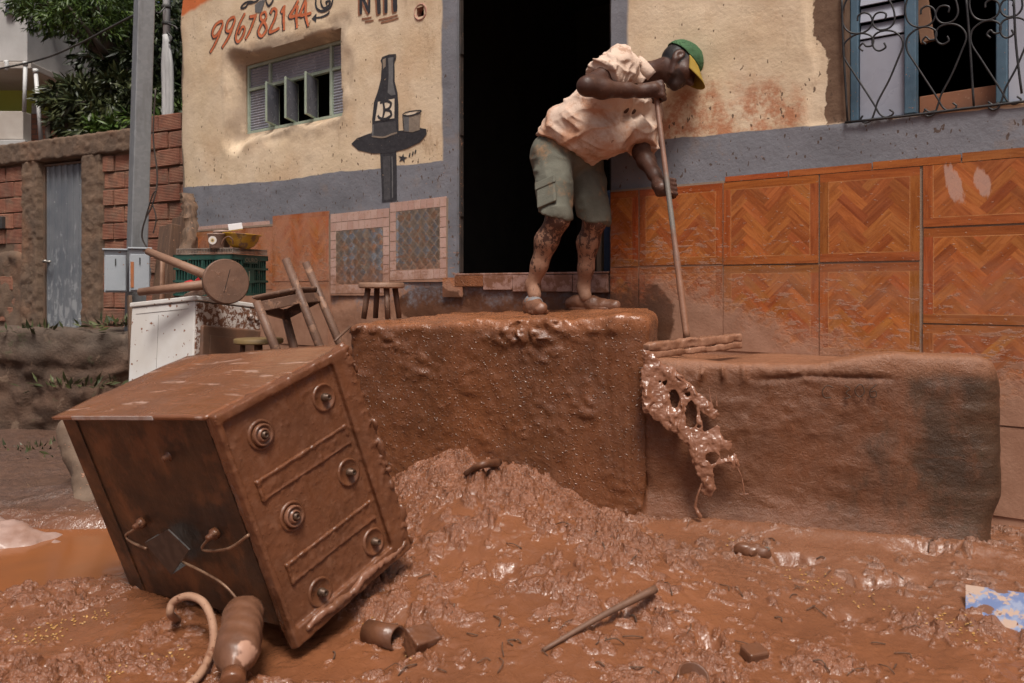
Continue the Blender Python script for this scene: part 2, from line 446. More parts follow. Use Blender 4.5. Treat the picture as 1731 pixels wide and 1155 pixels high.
ground.location = (0, 0, 0)
_v = np.stack([GX, GY, GZ], -1).reshape(-1, 3).astype(np.float32); ground.data.vertices.foreach_set('co', _v.ravel()); ground.data.update()
set_attr(ground, 'wet', WET.ravel()); set_attr(ground, 'dry', DRY.ravel()); set_attr(ground, 'bank', BANK.ravel())
tag(ground, 'wet red-brown mud covering the street', None, None, 'structure')

n = NT('muddy_water'); c = n.co()
col = n.mix(n.rng(n.noise(c, 2.5, 4), .3, .7), (.27, .092, .030), (.22, .080, .030))
M_WATER = n.done(col, .12, n.bump(n.noise(c, 9, 3), .12, .01), Specular_IOR_Level=.5)
tt = np.linspace(0, 2*math.pi, 72, endpoint=False)
wv = [(-2.15, 3.10, -.046)]+[(-2.15+1.05*math.cos(t)*(1+.02*math.sin(3*t)), 3.10+.52*math.sin(t), -.046) for t in tt]
pud = mesh_obj('puddle', wv, [(0, 1+i, 1+(i+1) % 72) for i in range(72)], M_WATER)
tag(pud, 'flat orange puddle at the left beside the tipped stove', None, None, 'structure')
e3 = [(-.50, 2.27, -.056)]+[(-.50+.40*math.cos(t), 2.27+.27*math.sin(t), -.056) for t in tt]
pud2 = mesh_obj('puddle', e3, [(0, 1+i, 1+(i+1) % 72) for i in range(72)], M_WATER)
tag(pud2, 'orange slurry puddle under the corner of the tipped stove', None, None, 'structure')

# ------------------------------------------------------------------ doorstep and ledge of concrete, coated with mud
FN = np.array([.6, .8]); FU_ = np.array([.8, -.6]); FO = np.array([0, 4.64])          # facade: inward normal, direction along, origin
def masonry(name, lo, hi, h, s0, s1, ztop, mat, kr, disp, extra=None):
    S = SDF(lo, hi, h); X, Y, Z = S.coords()
    s = (X-FW0[0])*FWD[0]+(Y-FW0[1])*FWD[1]; q = (X-FW0[0])*FWN[0]+(Y-FW0[1])*FWN[1]
    qf = (X-FO[0])*FN[0]+(Y-FO[1])*FN[1]
    sm = lambda a, b, k: -SDF.smin(-a, -b, k)
    d = sm(-q, Z-ztop(s, q), kr); d = sm(d, s0-s, kr); d = sm(d, s-s1, kr*(3.2 if s0 > 1 else 1.4)); d = np.maximum(d, qf-.06); d = np.maximum(d, -.12-Z)
    near = np.abs(d) < .13; bc = lambda a: np.broadcast_to(a, d.shape)[near]
    d = np.array(d, np.float32); d[near] -= disp(bc(X), bc(Y), bc(Z), bc(s), bc(q)); S.D = d
    o = S.build(name, mat); return o
def step_top(s, q): return .842+.055*np.clip(s/1.357, 0, 1)+.012*np.clip(q/.6, 0, 1)
def step_disp(X, Y, Z, s, q):
    top = sstep(.30, .75, Z)
    sw = s+.04*vnoise(s*9, Z*9, None, 3)+.012*vnoise(s*27, Z*27, None, 4); a = pil(sw, Z, 10, 91)*.42+pil(sw, Z, 23, 92)*.34+pil(sw, Z, 46, 93)*.24
    m = sstep(.0, .42, fbm(s*3.0, Z*4.4, None, 3, 94))
    up = np.maximum(a-.90+.40*m*(.3+.7*top), 0)
    clod = np.exp(-((s-.86)/.16)**2-((Z-.80)/.075)**2)+.8*np.exp(-((s-.30)/.22)**2-((Z-.70+.5*(s-.3)**1)/.06)**2)
    f = .022*up+.026*clod*np.maximum(a-.42, 0)*2 + .012*fbm(s*3, Z*3, None, 3, 95)+.003*fbm(s*16, Z*16, None, 3, 98)
    drip = -.004*np.exp(-((vnoise(s*26, Z*.8, None, 96))/.12)**2)*sstep(1.0, 1.25, s)
    tp = .012*fbm(X*9, Y*9, None, 3, 97)*sstep(.80, .84, Z)
    return f*sstep(.25, -.02, q)+drip+tp
n = NT('mud_coated_concrete'); c = n.co(); x, y, z = n.sep(c)
v = n.rng(n.noise(c, 4, 5, .6), .3, .7); v2 = n.rng(n.noise(c, 25, 4, .6), .35, .65)
col = n.mix(v, (.165, .056, .022), (.115, .041, .017)); col = n.mix(n.M('MULTIPLY', v2, .45), col, (.21, .085, .040))
st = n.noise(n.map(c, (9, 9, .55)), 1.0, 2, .5); sk = n.rng(st, .685, .70)
sk = n.M('MULTIPLY', sk, n.rng(n.noise(c, 5, 3), .35, .6)); col = n.mix(n.M('MULTIPLY', sk, .55), col, (.16, .12, .085))
topm = n.rng(z, .93, .985); col = n.mix(n.M('MULTIPLY', topm, .8), col, (.30, .115, .05))
hh = n.M('ADD', n.M('MULTIPLY', n.noise(c, 70, 5, .65, .3), .35), n.M('MULTIPLY', n.noise(n.map(c, (1, 1, .40)), 14, 5, .6, .6), 1.8)); hh = n.M('ADD', hh, n.M('MULTIPLY', n.rng(n.noise(c, 95, 1, .4), .62, .74), 1.2)); hh = n.M('ADD', hh, n.M('MULTIPLY', n.noise(c, 150, 3, .6), .18)); hh = n.M('ADD', hh, n.M('MULTIPLY', n.M('ABSOLUTE', n.M('SUBTRACT', n.noise(c, 30, 3, .6, .7), .5)), 1.2)); dpw = n.rng(n.noise(n.map(c, (1, 1, .5)), 2.2, 5, .65), .42, .66); col = n.mix(n.M('MULTIPLY', dpw, .55), col, (.075, .030, .015))
M_STEP = n.done(col, n.rng(n.noise(c, 14, 4), .3, .7, .16, .38), n.bump(hh, .5, .009), Specular_IOR_Level=.5)
step = masonry('concrete_doorstep', (-.86, 3.16, -.13), (.66, 5.62, .96), .0105, 0, 1.357, step_top, M_STEP, .035, step_disp)
tag(step, 'high concrete doorstep coated in wet red mud, the man stands on it', 'doorstep')
# drain hole
mb = MB(); p = at(1031, 699, 3.375); mb.lathe([(.024, 0), (.016, .004), (.012, .03), (.0, .032)], p-np.array([FWN[0], FWN[1], 0])*.012, (FWN[0], FWN[1], 0), 14, (False, False))
drain = mb.build('drain_hole', simple('hole_black', (.006, .004, .003), (.01, .006, .004), rough=(.8, .9)), step, smooth=True)

def ledge_top(s, q):
    return .715-.010*np.clip(q/.3, 0, 1)+.050*sstep(1.95, 2.3, s)*sstep(.42, .1, q) - .02*sstep(1.45, 1.55, s)*sstep(1.9, 1.6, s)*sstep(.05, .15, q)
def ledge_disp(X, Y, Z, s, q):
    a = billow(s+.05*vnoise(s*8, Z*8, None, 13), Z, 8, 101)*.5+billow(s, Z, 19, 102)*.33+billow(s, Z, 43, 103)*.17
    left = sstep(2.3, 1.5, s)
    f = .018*np.maximum(a-.50, 0)*(.5+.5*left)+.020*fbm(s*2.2, Z*2.2, None, 3, 105)+.004*fbm(s*9, Z*22, None, 4, 108)
    edge = .028*np.exp(-((Z-.665)/.035)**2)*np.maximum(billow(s, Z, 13, 106)-.45, 0)*2*left
    bottom = .05*sstep(.2, .0, Z)
    crack = -.012*np.exp(-((Z-.655-.012*vnoise(s*5, s*0, None, 107))/.008)**2)*sstep(1.7, 1.85, s)*sstep(2.35, 2.2, s)
    return f*sstep(.25, -.02, q)+edge*sstep(.1, -.02, q)+bottom+crack-.10*sstep(.25, .0, Z)*sstep(2.53, 2.67, s)
n = NT('stained_concrete'); c = n.co(); x, y, z = n.sep(c)
v = n.rng(n.noise(c, 5, 5, .6), .3, .7); v2 = n.rng(n.noise(c, 28, 4, .6), .35, .65)
mudc = n.mix(v, (.165, .060, .026), (.120, .046, .021)); mudc = n.mix(n.M('MULTIPLY', v2, .4), mudc, (.19, .09, .052))
conc = n.mix(v, (.082, .043, .024), (.048, .027, .016)); conc = n.mix(n.M('MULTIPLY', n.rng(n.noise(c, 9, 5, .7), .54, .7), .3), conc, (.060, .052, .030))
conc = n.mix(n.M('MULTIPLY', n.rng(n.noise(n.map(c, (3, 3, 14)), 3, 5, .7), .52, .66), .6), conc, (.115, .055, .032))
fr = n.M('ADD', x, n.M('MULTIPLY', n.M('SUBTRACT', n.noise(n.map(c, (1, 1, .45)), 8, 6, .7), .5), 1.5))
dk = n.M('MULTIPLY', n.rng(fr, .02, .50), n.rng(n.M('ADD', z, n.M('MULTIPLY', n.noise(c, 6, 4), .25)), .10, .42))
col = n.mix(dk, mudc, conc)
dust = n.rng(n.M('ADD', z, n.M('MULTIPLY', n.noise(c, 7, 4), .10)), .835, .89); col = n.mix(n.M('MULTIPLY', dust, .75), col, (.275, .125, .068))
hh = n.M('ADD', n.M('MULTIPLY', n.noise(c, 60, 6, .75, .3), 1.3), n.M('MULTIPLY', n.noise(n.map(c, (1, 1, 1.6)), 16, 4, .6, .8), 1.2)); hh = n.M('ADD', hh, n.M('MULTIPLY', n.noise(c, 160, 3, .6), .5))
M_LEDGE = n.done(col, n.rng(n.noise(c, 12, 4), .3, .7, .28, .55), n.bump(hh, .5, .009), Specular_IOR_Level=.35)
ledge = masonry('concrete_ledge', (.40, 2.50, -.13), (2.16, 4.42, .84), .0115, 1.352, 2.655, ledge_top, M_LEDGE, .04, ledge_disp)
tag(ledge, 'low concrete ledge with a rounded, dark stained end right of the doorstep', 'ledge')
# slurry pooled on the ledge
n = NT('ledge_slurry'); c = n.co(); M_SLUR = n.done(n.mix(n.rng(n.noise(c, 6, 4), .3, .7), (.30, .105, .040), (.24, .09, .038)), .2, n.bump(n.noise(c, 25, 4), .25, .006))

# worn number scratched into the face of the ledge
def wall_pt(px, py, off=.0):
    r = at(px, py, 1.0)-np.array([0, 0, H]); P0 = np.array([FW0[0], FW0[1]]); t = ((P0-np.array([FWN[0], FWN[1]])*off)@FWN)/(r[:2]@FWN)
    return np.array([0, 0, H])+r*t
M_SCRATCH = simple('scratch_dark', (.055, .030, .018), (.08, .04, .022), rough=(.6, .8))
for st_ in ([(1408, 655), (1398, 652), (1390, 661), (1394, 672), (1405, 672)], [(1428, 652), (1437, 657), (1430, 664), (1438, 671), (1428, 674)],
            [(1452, 650), (1445, 660), (1452, 671), (1461, 664), (1458, 652), (1452, 650)], [(1482, 650), (1471, 660), (1472, 671), (1481, 670), (1480, 661), (1472, 663)]):
    mb = MB(); mb.tube([wall_pt(a, b, .018) for a, b in catmull([np.array(q, float) for q in st_], 4)], .0022, 5); mb.build('scratched_digit', M_SCRATCH, ledge, smooth=True)


# ------------------------------------------------------------------ the house
TH = math.atan(.75)
house = empty('house', (0, 4.64, 0), 'cream and grey plastered bar front with a dark open doorway, tiled below', 'house', rot=(0, 0, -TH))
def uv(px, py):
    t = (px-CX)/F; u = 4.64*t/(.8+.6*t); Y = 4.64-.6*u; return u, H-(py-HY)/F*Y
DU0, DU1, DV0, DV1 = -.425, .66, 1.095, 3.15
LU0, LU1, LV0, LV1 = -2.735, -1.512, 2.240, 2.79
RU0, RU1, RV0, RV1 = 1.845, 3.15, 1.735, 2.85
UL, UR = -3.585, 3.7
PH = uv(710, 20)                                        # the broken pipe hole
def box_dist(u, v, u0, u1, v0, v1):
    dx = np.maximum(np.maximum(u0-u, u-u1), 0); dy = np.maximum(np.maximum(v0-v, v-v1), 0); return np.sqrt(dx*dx+dy*dy)
def wall_disp(u, v):
    u = np.asarray(u, np.float32); v = np.asarray(v, np.float32)
    d = .010*fbm(u*2.2, v*2.2, None, 3, 201)+.0022*fbm(u*9, v*9, None, 2, 202)
    lf = sstep(LU0+.30, LU0-.10, u); bt_ = sstep(LV0+.22, LV0-.12, v)
    w_ = .030+.012*vnoise(u*6, v*6, None, 203)+lf*(.09+.05*vnoise(v*5, v*0, None, 208))+bt_*(.035+.02*vnoise(u*4, u*0, None, 209))
    dist = box_dist(u, v, LU0, LU1, LV0, LV1)
    d = d-.105*sstep(1, 0, dist/np.maximum(w_, .025))
    d = d+.010*np.exp(-((dist-.10)/.05)**2)*vnoise(u*7, v*7, None, 210)
    d = d-.10*sstep(UL+.11+.03*vnoise(v*4, v*0, None, 205), UL, u)
    pl = sstep(.014, .0, u-(1.69+.03*vnoise(v*6, v*0, None, 206)+.045*sstep(2.3, 2.35, v)*0))
    d = d-.009*(1-pl)*sstep(1.735, 1.76, v)*sstep(1.66, 1.70, u)*sstep(2.0, 1.9, u)       # broken plaster beside the barred window
    low = sstep(1.10, .95, v); d = d+.012*low*fbm(u*6, v*6, None, 3, 207)
    return d
def cuts(a, b, h, keys):
    ks = sorted([a]+[k for k in keys if a < k < b]+[b]); out = [a]
    for p, q in zip(ks[:-1], ks[1:]):
        m = max(1, int(round((q-p)/h))); out += [p+(q-p)*(i+1)/m for i in range(m)]
    return np.array(out)
cu = cuts(UL, UR, .0165, [DU0, DU1, LU0, LU1, RU0, RU1, PH[0]-.03, PH[0]+.03]); cv = cuts(-.15, 3.7, .0165, [DV0, DV1, LV0, LV1, RV0, RV1, PH[1]-.03, PH[1]+.03])
U, V = np.meshgrid(cu, cv, indexing='ij'); D = wall_disp(U, V)
P3 = np.stack([U, -D, V], -1).reshape(-1, 3)
q = grid_faces(len(cu), len(cv)); cen = P3[q].mean(1)
inside = lambda a, b, c_, d: (cen[:, 0] > a) & (cen[:, 0] < b) & (cen[:, 2] > c_) & (cen[:, 2] < d)
hole = inside(DU0, DU1, DV0, DV1) | inside(LU0, LU1, LV0, LV1) | inside(RU0, RU1, RV0, RV1) | inside(PH[0]-.03, PH[0]+.03, PH[1]-.03, PH[1]+.03)
q = q[~hole]
# reveals
vx = P3.tolist(); fx = [list(map(int, f)) for f in q]
def reveal(u0, u1, v0, v1, depth):
    iu = [i for i, a in enumerate(cu) if u0-1e-4 <= a <= u1+1e-4]; iv = [i for i, a in enumerate(cv) if v0-1e-4 <= a <= v1+1e-4]
    ring = [(i, iv[0]) for i in iu]+[(iu[-1], j) for j in iv[1:]]+[(i, iv[-1]) for i in iu[-2::-1]]+[(iu[0], j) for j in iv[-2:0:-1]]
    ids = [i*len(cv)+j for i, j in ring]; base = len(vx)
    for k in ids: p = vx[k]; vx.append([p[0], depth, p[2]])
    m = len(ids)
    for a in range(m): b = (a+1) % m; fx.append([ids[a], base+a, base+b, ids[b]])
reveal(DU0, DU1, DV0, DV1, .055); reveal(LU0, LU1, LV0, LV1, .22); reveal(RU0, RU1, RV0, RV1, .20)
# side returns and top
ids = [0*len(cv)+j for j in range(len(cv))]; b = len(vx); vx += [[UL+.02, 6.0, cv[j]] for j in range(len(cv))]
fx += [[ids[j], ids[j+1], b+j+1, b+j] for j in range(len(cv)-1)]
ids = [(len(cu)-1)*len(cv)+j for j in range(len(cv))]; b = len(vx); vx += [[UR, 6.0, cv[j]] for j in range(len(cv))]
fx += [[ids[j+1], ids[j], b+j, b+j+1] for j in range(len(cv)-1)]

# shared facade mud mask: where splashed mud has dried on the wall and tiles
def facade_mud(n, bias=0.):
    c = n.co(house); x, y, z = n.sep(c)
    t = n.M('DIVIDE', n.M('SUBTRACT', x, -3.6), 7.2)
    U2 = lambda u: (u+3.6)/7.2
    zb = n.ramp(t, [(U2(-3.6), .48), (U2(-1.5), .55), (U2(-.6), .56), (U2(-.42), .55), (U2(.66), .56), (U2(.95), .555), (U2(1.3), .50), (U2(1.6), .42), (U2(2.1), .36), (U2(3.2), .30)])
    zb = n.M('MULTIPLY', zb, 2.0)
    nn = n.noise(c, 4.5, 5, .62); fine = n.noise(n.map(c, (1, 1, 1), (0, .5, 0)), 30, 4, .65)
    st = n.noise(n.map(c, (1, 1, 3.4), (0, .38, 0)), 15, 5, .7)
    e = n.M('ADD', n.M('SUBTRACT', zb, z), n.M('MULTIPLY', n.M('SUBTRACT', nn, .5), .5)); e = n.M('ADD', e, n.M('MULTIPLY', n.M('SUBTRACT', fine, .5), .34))
    e = n.M('ADD', e, bias)
    full = n.rng(e, -.06, .16)
    thr = n.rng(e, -.9, .1, .77, .52, False); spl = n.rng(n.M('SUBTRACT', st, thr), 0., .03)
    dots = n.rng(n.M('SUBTRACT', n.noise(n.map(c, (1, 1, 2.4), (0, .6, 0)), 42, 2, .5), n.rng(e, -1.6, .0, .775, .66, False)), 0., .03)
    sl = n.M('MULTIPLY', n.M('MAXIMUM', spl, dots), .75)
    return n.M('MAXIMUM', full, sl, clamp=True), c, x, z
def mud_coat(n, c):
    m = n.mix(n.rng(n.noise(c, 11, 5, .6), .3, .7), (.36, .190, .122), (.285, .140, .085))
    # wetter splash by doorway and threshold; right of the doorway the man's shadow painted in
    x, y, z = n.sep(c)
    d1 = n.M('SQRT', n.M('ADD', n.M('POWER', n.M('DIVIDE', n.M('SUBTRACT', x, .80), .26), 2.), n.M('POWER', n.M('DIVIDE', n.M('SUBTRACT', z, .84), .20), 2.)))
    d2 = n.M('MAXIMUM', n.M('ABSOLUTE', n.M('DIVIDE', n.M('SUBTRACT', x, .15), .55)), n.M('ABSOLUTE', n.M('DIVIDE', n.M('SUBTRACT', z, .9), .175)))
    d3 = n.M('SQRT', n.M('ADD', n.M('POWER', n.M('DIVIDE', n.M('SUBTRACT', x, -.62), .30), 2.), n.M('POWER', n.M('DIVIDE', n.M('SUBTRACT', z, .90), .13), 2.)))
    wob = n.M('MULTIPLY', n.M('SUBTRACT', n.noise(c, 7, 4, .6), .5), .9)
    wet_shade = n.rng(n.M('ADD', n.M('MINIMUM', n.M('MINIMUM', d1, d2), d3), wob), 1.02, .92)
    return n.mix(wet_shade, m, n.mix(n.rng(n.noise(c, 13, 4), .3, .7), (.135, .060, .034), (.105, .044, .023))), wet_shade

n = NT('painted_plaster'); mud, c, x, z = facade_mud(n, -.06)
t = n.M('DIVIDE', n.M('SUBTRACT', x, -3.6), 7.2); U2 = lambda u: (u+3.6)/7.2
def stops(pts):
    r = [];
    for p in pts:
        u, v = uv(*p); r.append((U2(u), (v-1.)/1.5))
    return r
bt = n.ramp(t, stops([(292, 318), (400, 311), (480, 305), (560, 292), (640, 285), (742, 272), (1060, 242), (1200, 228), (1420, 208), (1731, 180)]))
bt = n.M('MULTIPLY_ADD', bt, 1.5, 1.0); wob = n.M('MULTIPLY', n.M('SUBTRACT', n.noise(c, 7, 3), .5), .025)
zz = n.M('ADD', z, wob); grey = n.rng(n.M('SUBTRACT', bt, zz), -.002, .003)
xx = n.M('ADD', x, n.M('MULTIPLY', n.M('SUBTRACT', n.noise(c, 6, 3), .5), .03))
jam = n.M('MULTIPLY', n.rng(xx, -.556, -.535), n.rng(xx, .775, .750)); grey = n.M('MAXIMUM', grey, jam)
v1 = n.rng(n.noise(c, 3, 5, .6), .3, .7); v2 = n.rng(n.noise(c, 14, 5, .65), .35, .65)
cream = n.mix(v1, (.63, .485, .325), (.69, .55, .395)); cream = n.mix(n.M('MULTIPLY', n.rng(n.noise(c, 1.7, 5, .65), .45, .68), .65), cream, (.54, .365, .220)); cream = n.mix(n.M('MULTIPLY', n.rng(n.noise(n.map(c, (1.6, 1, .5)), 6, 6, .75), .56, .70), .45), cream, (.42, .285, .18))
greyc = n.mix(v1, (.205, .205, .228), (.160, .162, .180)); greyc = n.mix(n.M('MULTIPLY', n.rng(n.noise(c, 5, 5, .7), .55, .7), .5), greyc, (.23, .18, .155))
# orange-red wash on the cream: a stain right of the door and an old painted panel at the top left
rs = n.M('MULTIPLY', n.rng(n.M('ADD', n.M('SUBTRACT', z, bt), n.M('MULTIPLY', n.noise(c, 3.2, 5, .6), .5)), .50, .38), n.rng(x, .80, 1.0))
rs = n.M('MULTIPLY', rs, n.rng(x, 1.70, 1.64)); rs = n.M('MULTIPLY', rs, n.rng(n.noise(c, 9, 6, .75), .40, .60))
cream = n.mix(n.M('MULTIPLY', rs, .85), cream, (.44, .165, .075))
ob = n.M('MULTIPLY', n.rng(n.M('ADD', n.M('ADD', z, n.M('MULTIPLY', x, -.12)), n.M('MULTIPLY', n.noise(c, 6, 4), .08)), 3.755, 3.79), n.rng(x, -2.75, -2.9)); ob = n.M('MULTIPLY', ob, n.rng(x, -3.52, -3.48))
cream = n.mix(ob, cream, (.58, .155, .050))
# worn grey cement on window surround and left corner; reveal and sill darkened as painted shade
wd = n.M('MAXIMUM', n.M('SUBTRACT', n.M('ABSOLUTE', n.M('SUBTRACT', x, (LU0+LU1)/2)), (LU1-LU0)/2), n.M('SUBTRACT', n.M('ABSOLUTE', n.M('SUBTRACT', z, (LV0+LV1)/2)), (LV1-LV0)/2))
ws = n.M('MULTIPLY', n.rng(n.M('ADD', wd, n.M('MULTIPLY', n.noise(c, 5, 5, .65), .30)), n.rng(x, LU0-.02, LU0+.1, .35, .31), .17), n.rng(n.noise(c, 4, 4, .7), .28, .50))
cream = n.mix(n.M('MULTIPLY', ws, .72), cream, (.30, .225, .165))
cor = n.rng(n.M('ADD', x, n.M('MULTIPLY', n.M('SUBTRACT', n.noise(c, 3, 4), .5), .16)), -3.46, -3.49); cream = n.mix(n.M('MULTIPLY', cor, .85), cream, (.19, .145, .115))
# dirt at the door side
dd = n.M('MULTIPLY', n.rng(n.noise(n.map(c, (2, 1, .8)), 5, 6, .75), .52, .68), n.M('MULTIPLY', n.rng(x, -1.0, -.6), n.rng(x, -.50, -.56))); cream = n.mix(n.M('MULTIPLY', dd, .7), cream, (.34, .215, .125))
col = n.mix(grey, cream, greyc)
# plaster broken away beside the barred window
ubn = n.M('ADD', n.M('MULTIPLY', n.M('SUBTRACT', n.noise(c, 8, 4, .7), .5), .10), n.rng(z, 2.05, 2.18, 1.765, 1.705))
brk = n.M('MULTIPLY', n.rng(n.M('SUBTRACT', x, ubn), -.003, .004), n.rng(z, 1.735, 1.75)); brk = n.M('MULTIPLY', brk, n.rng(x, 1.95, 1.90))
col = n.mix(brk, col, n.mix(v2, (.125, .072, .045), (.165, .10, .063)))
# specks: dark flung mud drops, chips
sp = n.rng(n.M('ADD', n.noise(n.map(c, (1, 1, .55), (0, .55, 0)), 46, 2, .45), n.M('MULTIPLY', n.rng(z, 1.3, 2.6), -.07)), .645, .665)
col = n.mix(n.M('MULTIPLY', sp, .85), col, (.085, .050, .032))
mc, wet_shade = mud_coat(n, c); col = n.mix(mud, col, mc)
hh = n.M('ADD', n.noise(c, 48, 6, .7), n.M('MULTIPLY', n.noise(c, 13, 4, .6), 1.3)); hh = n.M('ADD', hh, n.M('MULTIPLY', mud, .5))
rr = n.M('MULTIPLY_ADD', n.M('MULTIPLY', wet_shade, mud), -.35, .82)
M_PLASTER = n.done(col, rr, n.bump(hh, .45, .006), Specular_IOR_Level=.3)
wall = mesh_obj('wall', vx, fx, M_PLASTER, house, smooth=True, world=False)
wall.data.set_sharp_from_angle(angle=math.radians(50))

def hb(name, lo, hi, mat, bevel=.003, parent=house):
    mb = MB(); mb.box2(lo, hi); return mb.build(name, mat, parent, world=False, bevel=bevel)
M_ROOM = simple('room_shade_plaster', (.030, .024, .02), (.02, .017, .015), rough=(.9, .95))  # darkness of the unlit room is put into the wall colour
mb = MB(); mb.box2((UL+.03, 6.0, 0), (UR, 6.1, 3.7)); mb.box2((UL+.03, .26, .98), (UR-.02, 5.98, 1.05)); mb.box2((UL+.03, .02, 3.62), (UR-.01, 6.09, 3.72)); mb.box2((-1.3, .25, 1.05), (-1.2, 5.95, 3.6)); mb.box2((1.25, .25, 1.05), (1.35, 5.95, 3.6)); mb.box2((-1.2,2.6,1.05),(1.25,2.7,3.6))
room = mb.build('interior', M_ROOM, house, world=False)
M_ROOF = simple('roof_slab_concrete', (.25, .22, .19), (.2, .18, .16), rough=(.8, .9))
roof = hb('roof', (UL-.05, -.06, 3.725), (UR+.05, 6.15, 3.87), M_ROOF)
# door frame of dark metal
M_DMETAL = simple('dark_door_metal', (.045, .040, .038), (.075, .055, .045), 12, (.4, .6), mud=.3, metal=.3)
mb = MB(); mb.box2((DU0+.003, .02, DV0+.01), (DU0+.012, .052, DV1-.01)); mb.box2((DU1-.02, .02, DV0+.01), (DU1-.003, .052, DV1-.01)); mb.box2((DU0+.013, .02, DV1-.04), (DU1-.021, .052, DV1-.011))
for k in range(4): mb.box2((DU0+.013, .015, 1.45+.5*k), (DU0+.020, .045, 1.55+.5*k))
frame = mb.build('door_frame', M_DMETAL, house, world=False, bevel=.003)
# faint things in the dark room
M_BLUE = simple('dull_blue_paint', (.02, .035, .075), (.03, .045, .08), rough=(.5, .7))
mb = MB(); mb.lathe([(.20, 0), (.22, .05), (.22, .52), (.2, .56)], (.42, .75, 1.055), (0, 0, 1), 20); mb.build('drum', M_BLUE, house, True, world=False)
M_DWOOD = simple('dark_wood', (.10, .055, .03), (.06, .035, .02), stretch=(6, 6, 1), rough=(.6, .8))
mb = MB(); mb.box2((.30, .45, 1.055), (.335, .485, 1.75)); mb.box2((.34, .45, 1.45), (.60, .48, 1.50)); mb.build('wooden_post', M_DWOOD, house, world=False, bevel=.004)

# broken pipe sleeve in the wall
n = NT('broken_plaster_edge'); c = n.co(house); M_SLV = n.done(n.mix(n.rng(n.noise(c, 40, 4), .4, .6), (.50, .33, .24), (.42, .19, .15)), .9, n.bump(n.noise(c, 60, 4), .6, .006))
mb = MB(); dpt = float(wall_disp(PH[0], PH[1])); mb.lathe([(.058, -.001), (.052, .006), (.044, .004), (.040, -.012), (.039, -.05)], (PH[0], -dpt, PH[1]), (0, -1, 0), 22, (False, False))
mb.build('pipe_sleeve', M_SLV, house, True, world=False)
mb = MB(); mb.lathe([(.041, -.012), (.041, -.30), (0.001, -.30)], (PH[0], -dpt, PH[1]), (0, -1, 0), 22, (False, False)); mb.build('pipe_hole', simple('pipe_dark', (.03, .012, .008), (.015, .008, .006), rough=(.8, .9)), house, True, world=False)

# ------------------------------------------------------------------ small louvred window
M_GFRAME = simple('pale_green_steel', (.36, .42, .33), (.28, .34, .27), 14, (.45, .65), mud=.12, mudscale=14)
n = NT('ribbed_glass'); c = n.co(); M_RGLASS = n.done(n.mix(n.rng(n.noise(c, 3, 3), .35, .65), (.19, .195, .235), (.29, .295, .34)), n.rng(n.noise(c, 20, 3), .3, .7, .12, .3), None, Specular_IOR_Level=.9)  # lilac grey paints the sky's reflection into the glass colour
lw = empty('window', (0, 0, 0), parent=house)
def ribbed(name, c0, w_, h_, ang, mat, parent, thick=.006):
    """a ribbed pane hinged on its left edge, angle about the vertical"""
    m = max(3, int(h_/.020)); V = []; Fc = []; nz = m*4
    d = np.array([math.cos(ang), -math.sin(ang), 0]); nn_ = np.array([-math.sin(ang), -math.cos(ang), 0])
    for j in range(nz+1):
        zz_ = h_*j/nz; off = .006*abs(math.sin(math.pi*j/4))
        for side in (0, 1):
            for s_ in (0, 1): V.append(np.array(c0)+d*(w_*s_)+nn_*(off if side else -thick)+np.array([0, 0, zz_]))
    for j in range(nz):
        a = j*4; b_ = a+4
        Fc += [(a+2, a+3, b_+3, b_+2), (a+1, a, b_, b_+1), (a, a+2, b_+2, b_), (a+3, a+1, b_+1, b_+3)]
    Fc += [(0, 1, 3, 2), (nz*4+2, nz*4+3, nz*4+1, nz*4)]
    mb = MB(); mb.add(V, Fc); return mb.build(name, mat, parent, world=False)
Wy = .135
c1 = LU0+.29; c2 = LU1-.215; tr = LV0+.355
mb = MB(); e_ = .012
for (a, b, c_, d_) in ((LU0+.002, LU0+.024, LV0+.002, LV1-.002), (LU1-.024, LU1-.002, LV0+.002, LV1-.002), (LU0+.024, LU1-.024, LV0+.002, LV0+.024), (LU0+.024, LU1-.024, LV1-.024, LV1-.002)):
    mb.box2((a, Wy-.02, c_), (b, Wy+.02, d_))
mb.box2((c1-e_, Wy-.022, LV0+.024), (c1+e_, Wy+.018, LV1-.024)); mb.box2((c2-e_, Wy-.022, LV0+.024), (c2+e_, Wy+.018, LV1-.024))
for (a, b) in ((LU0+.024, c1-e_), (c1+e_, c2-e_), (c2+e_, LU1-.024)): mb.box2((a, Wy-.019, tr-.011), (b, Wy+.015, tr+.011))
mb.build('window_frame', M_GFRAME, lw, world=False, bevel=.002)
for (a, b) in ((LU0+.024, c1-e_), (c1+e_, c2-e_), (c2+e_, LU1-.024)): ribbed('pane', (a+.001, Wy, tr+.0125), b-a-.002, LV1-.024-tr-.014, 0, M_RGLASS, lw)
for (a, b) in ((LU0+.024, c1-e_), (c2+e_, LU1-.024)): ribbed('pane', (a+.001, Wy, LV0+.026), b-a-.002, tr-.0125-LV0-.026, 0, M_RGLASS, lw)
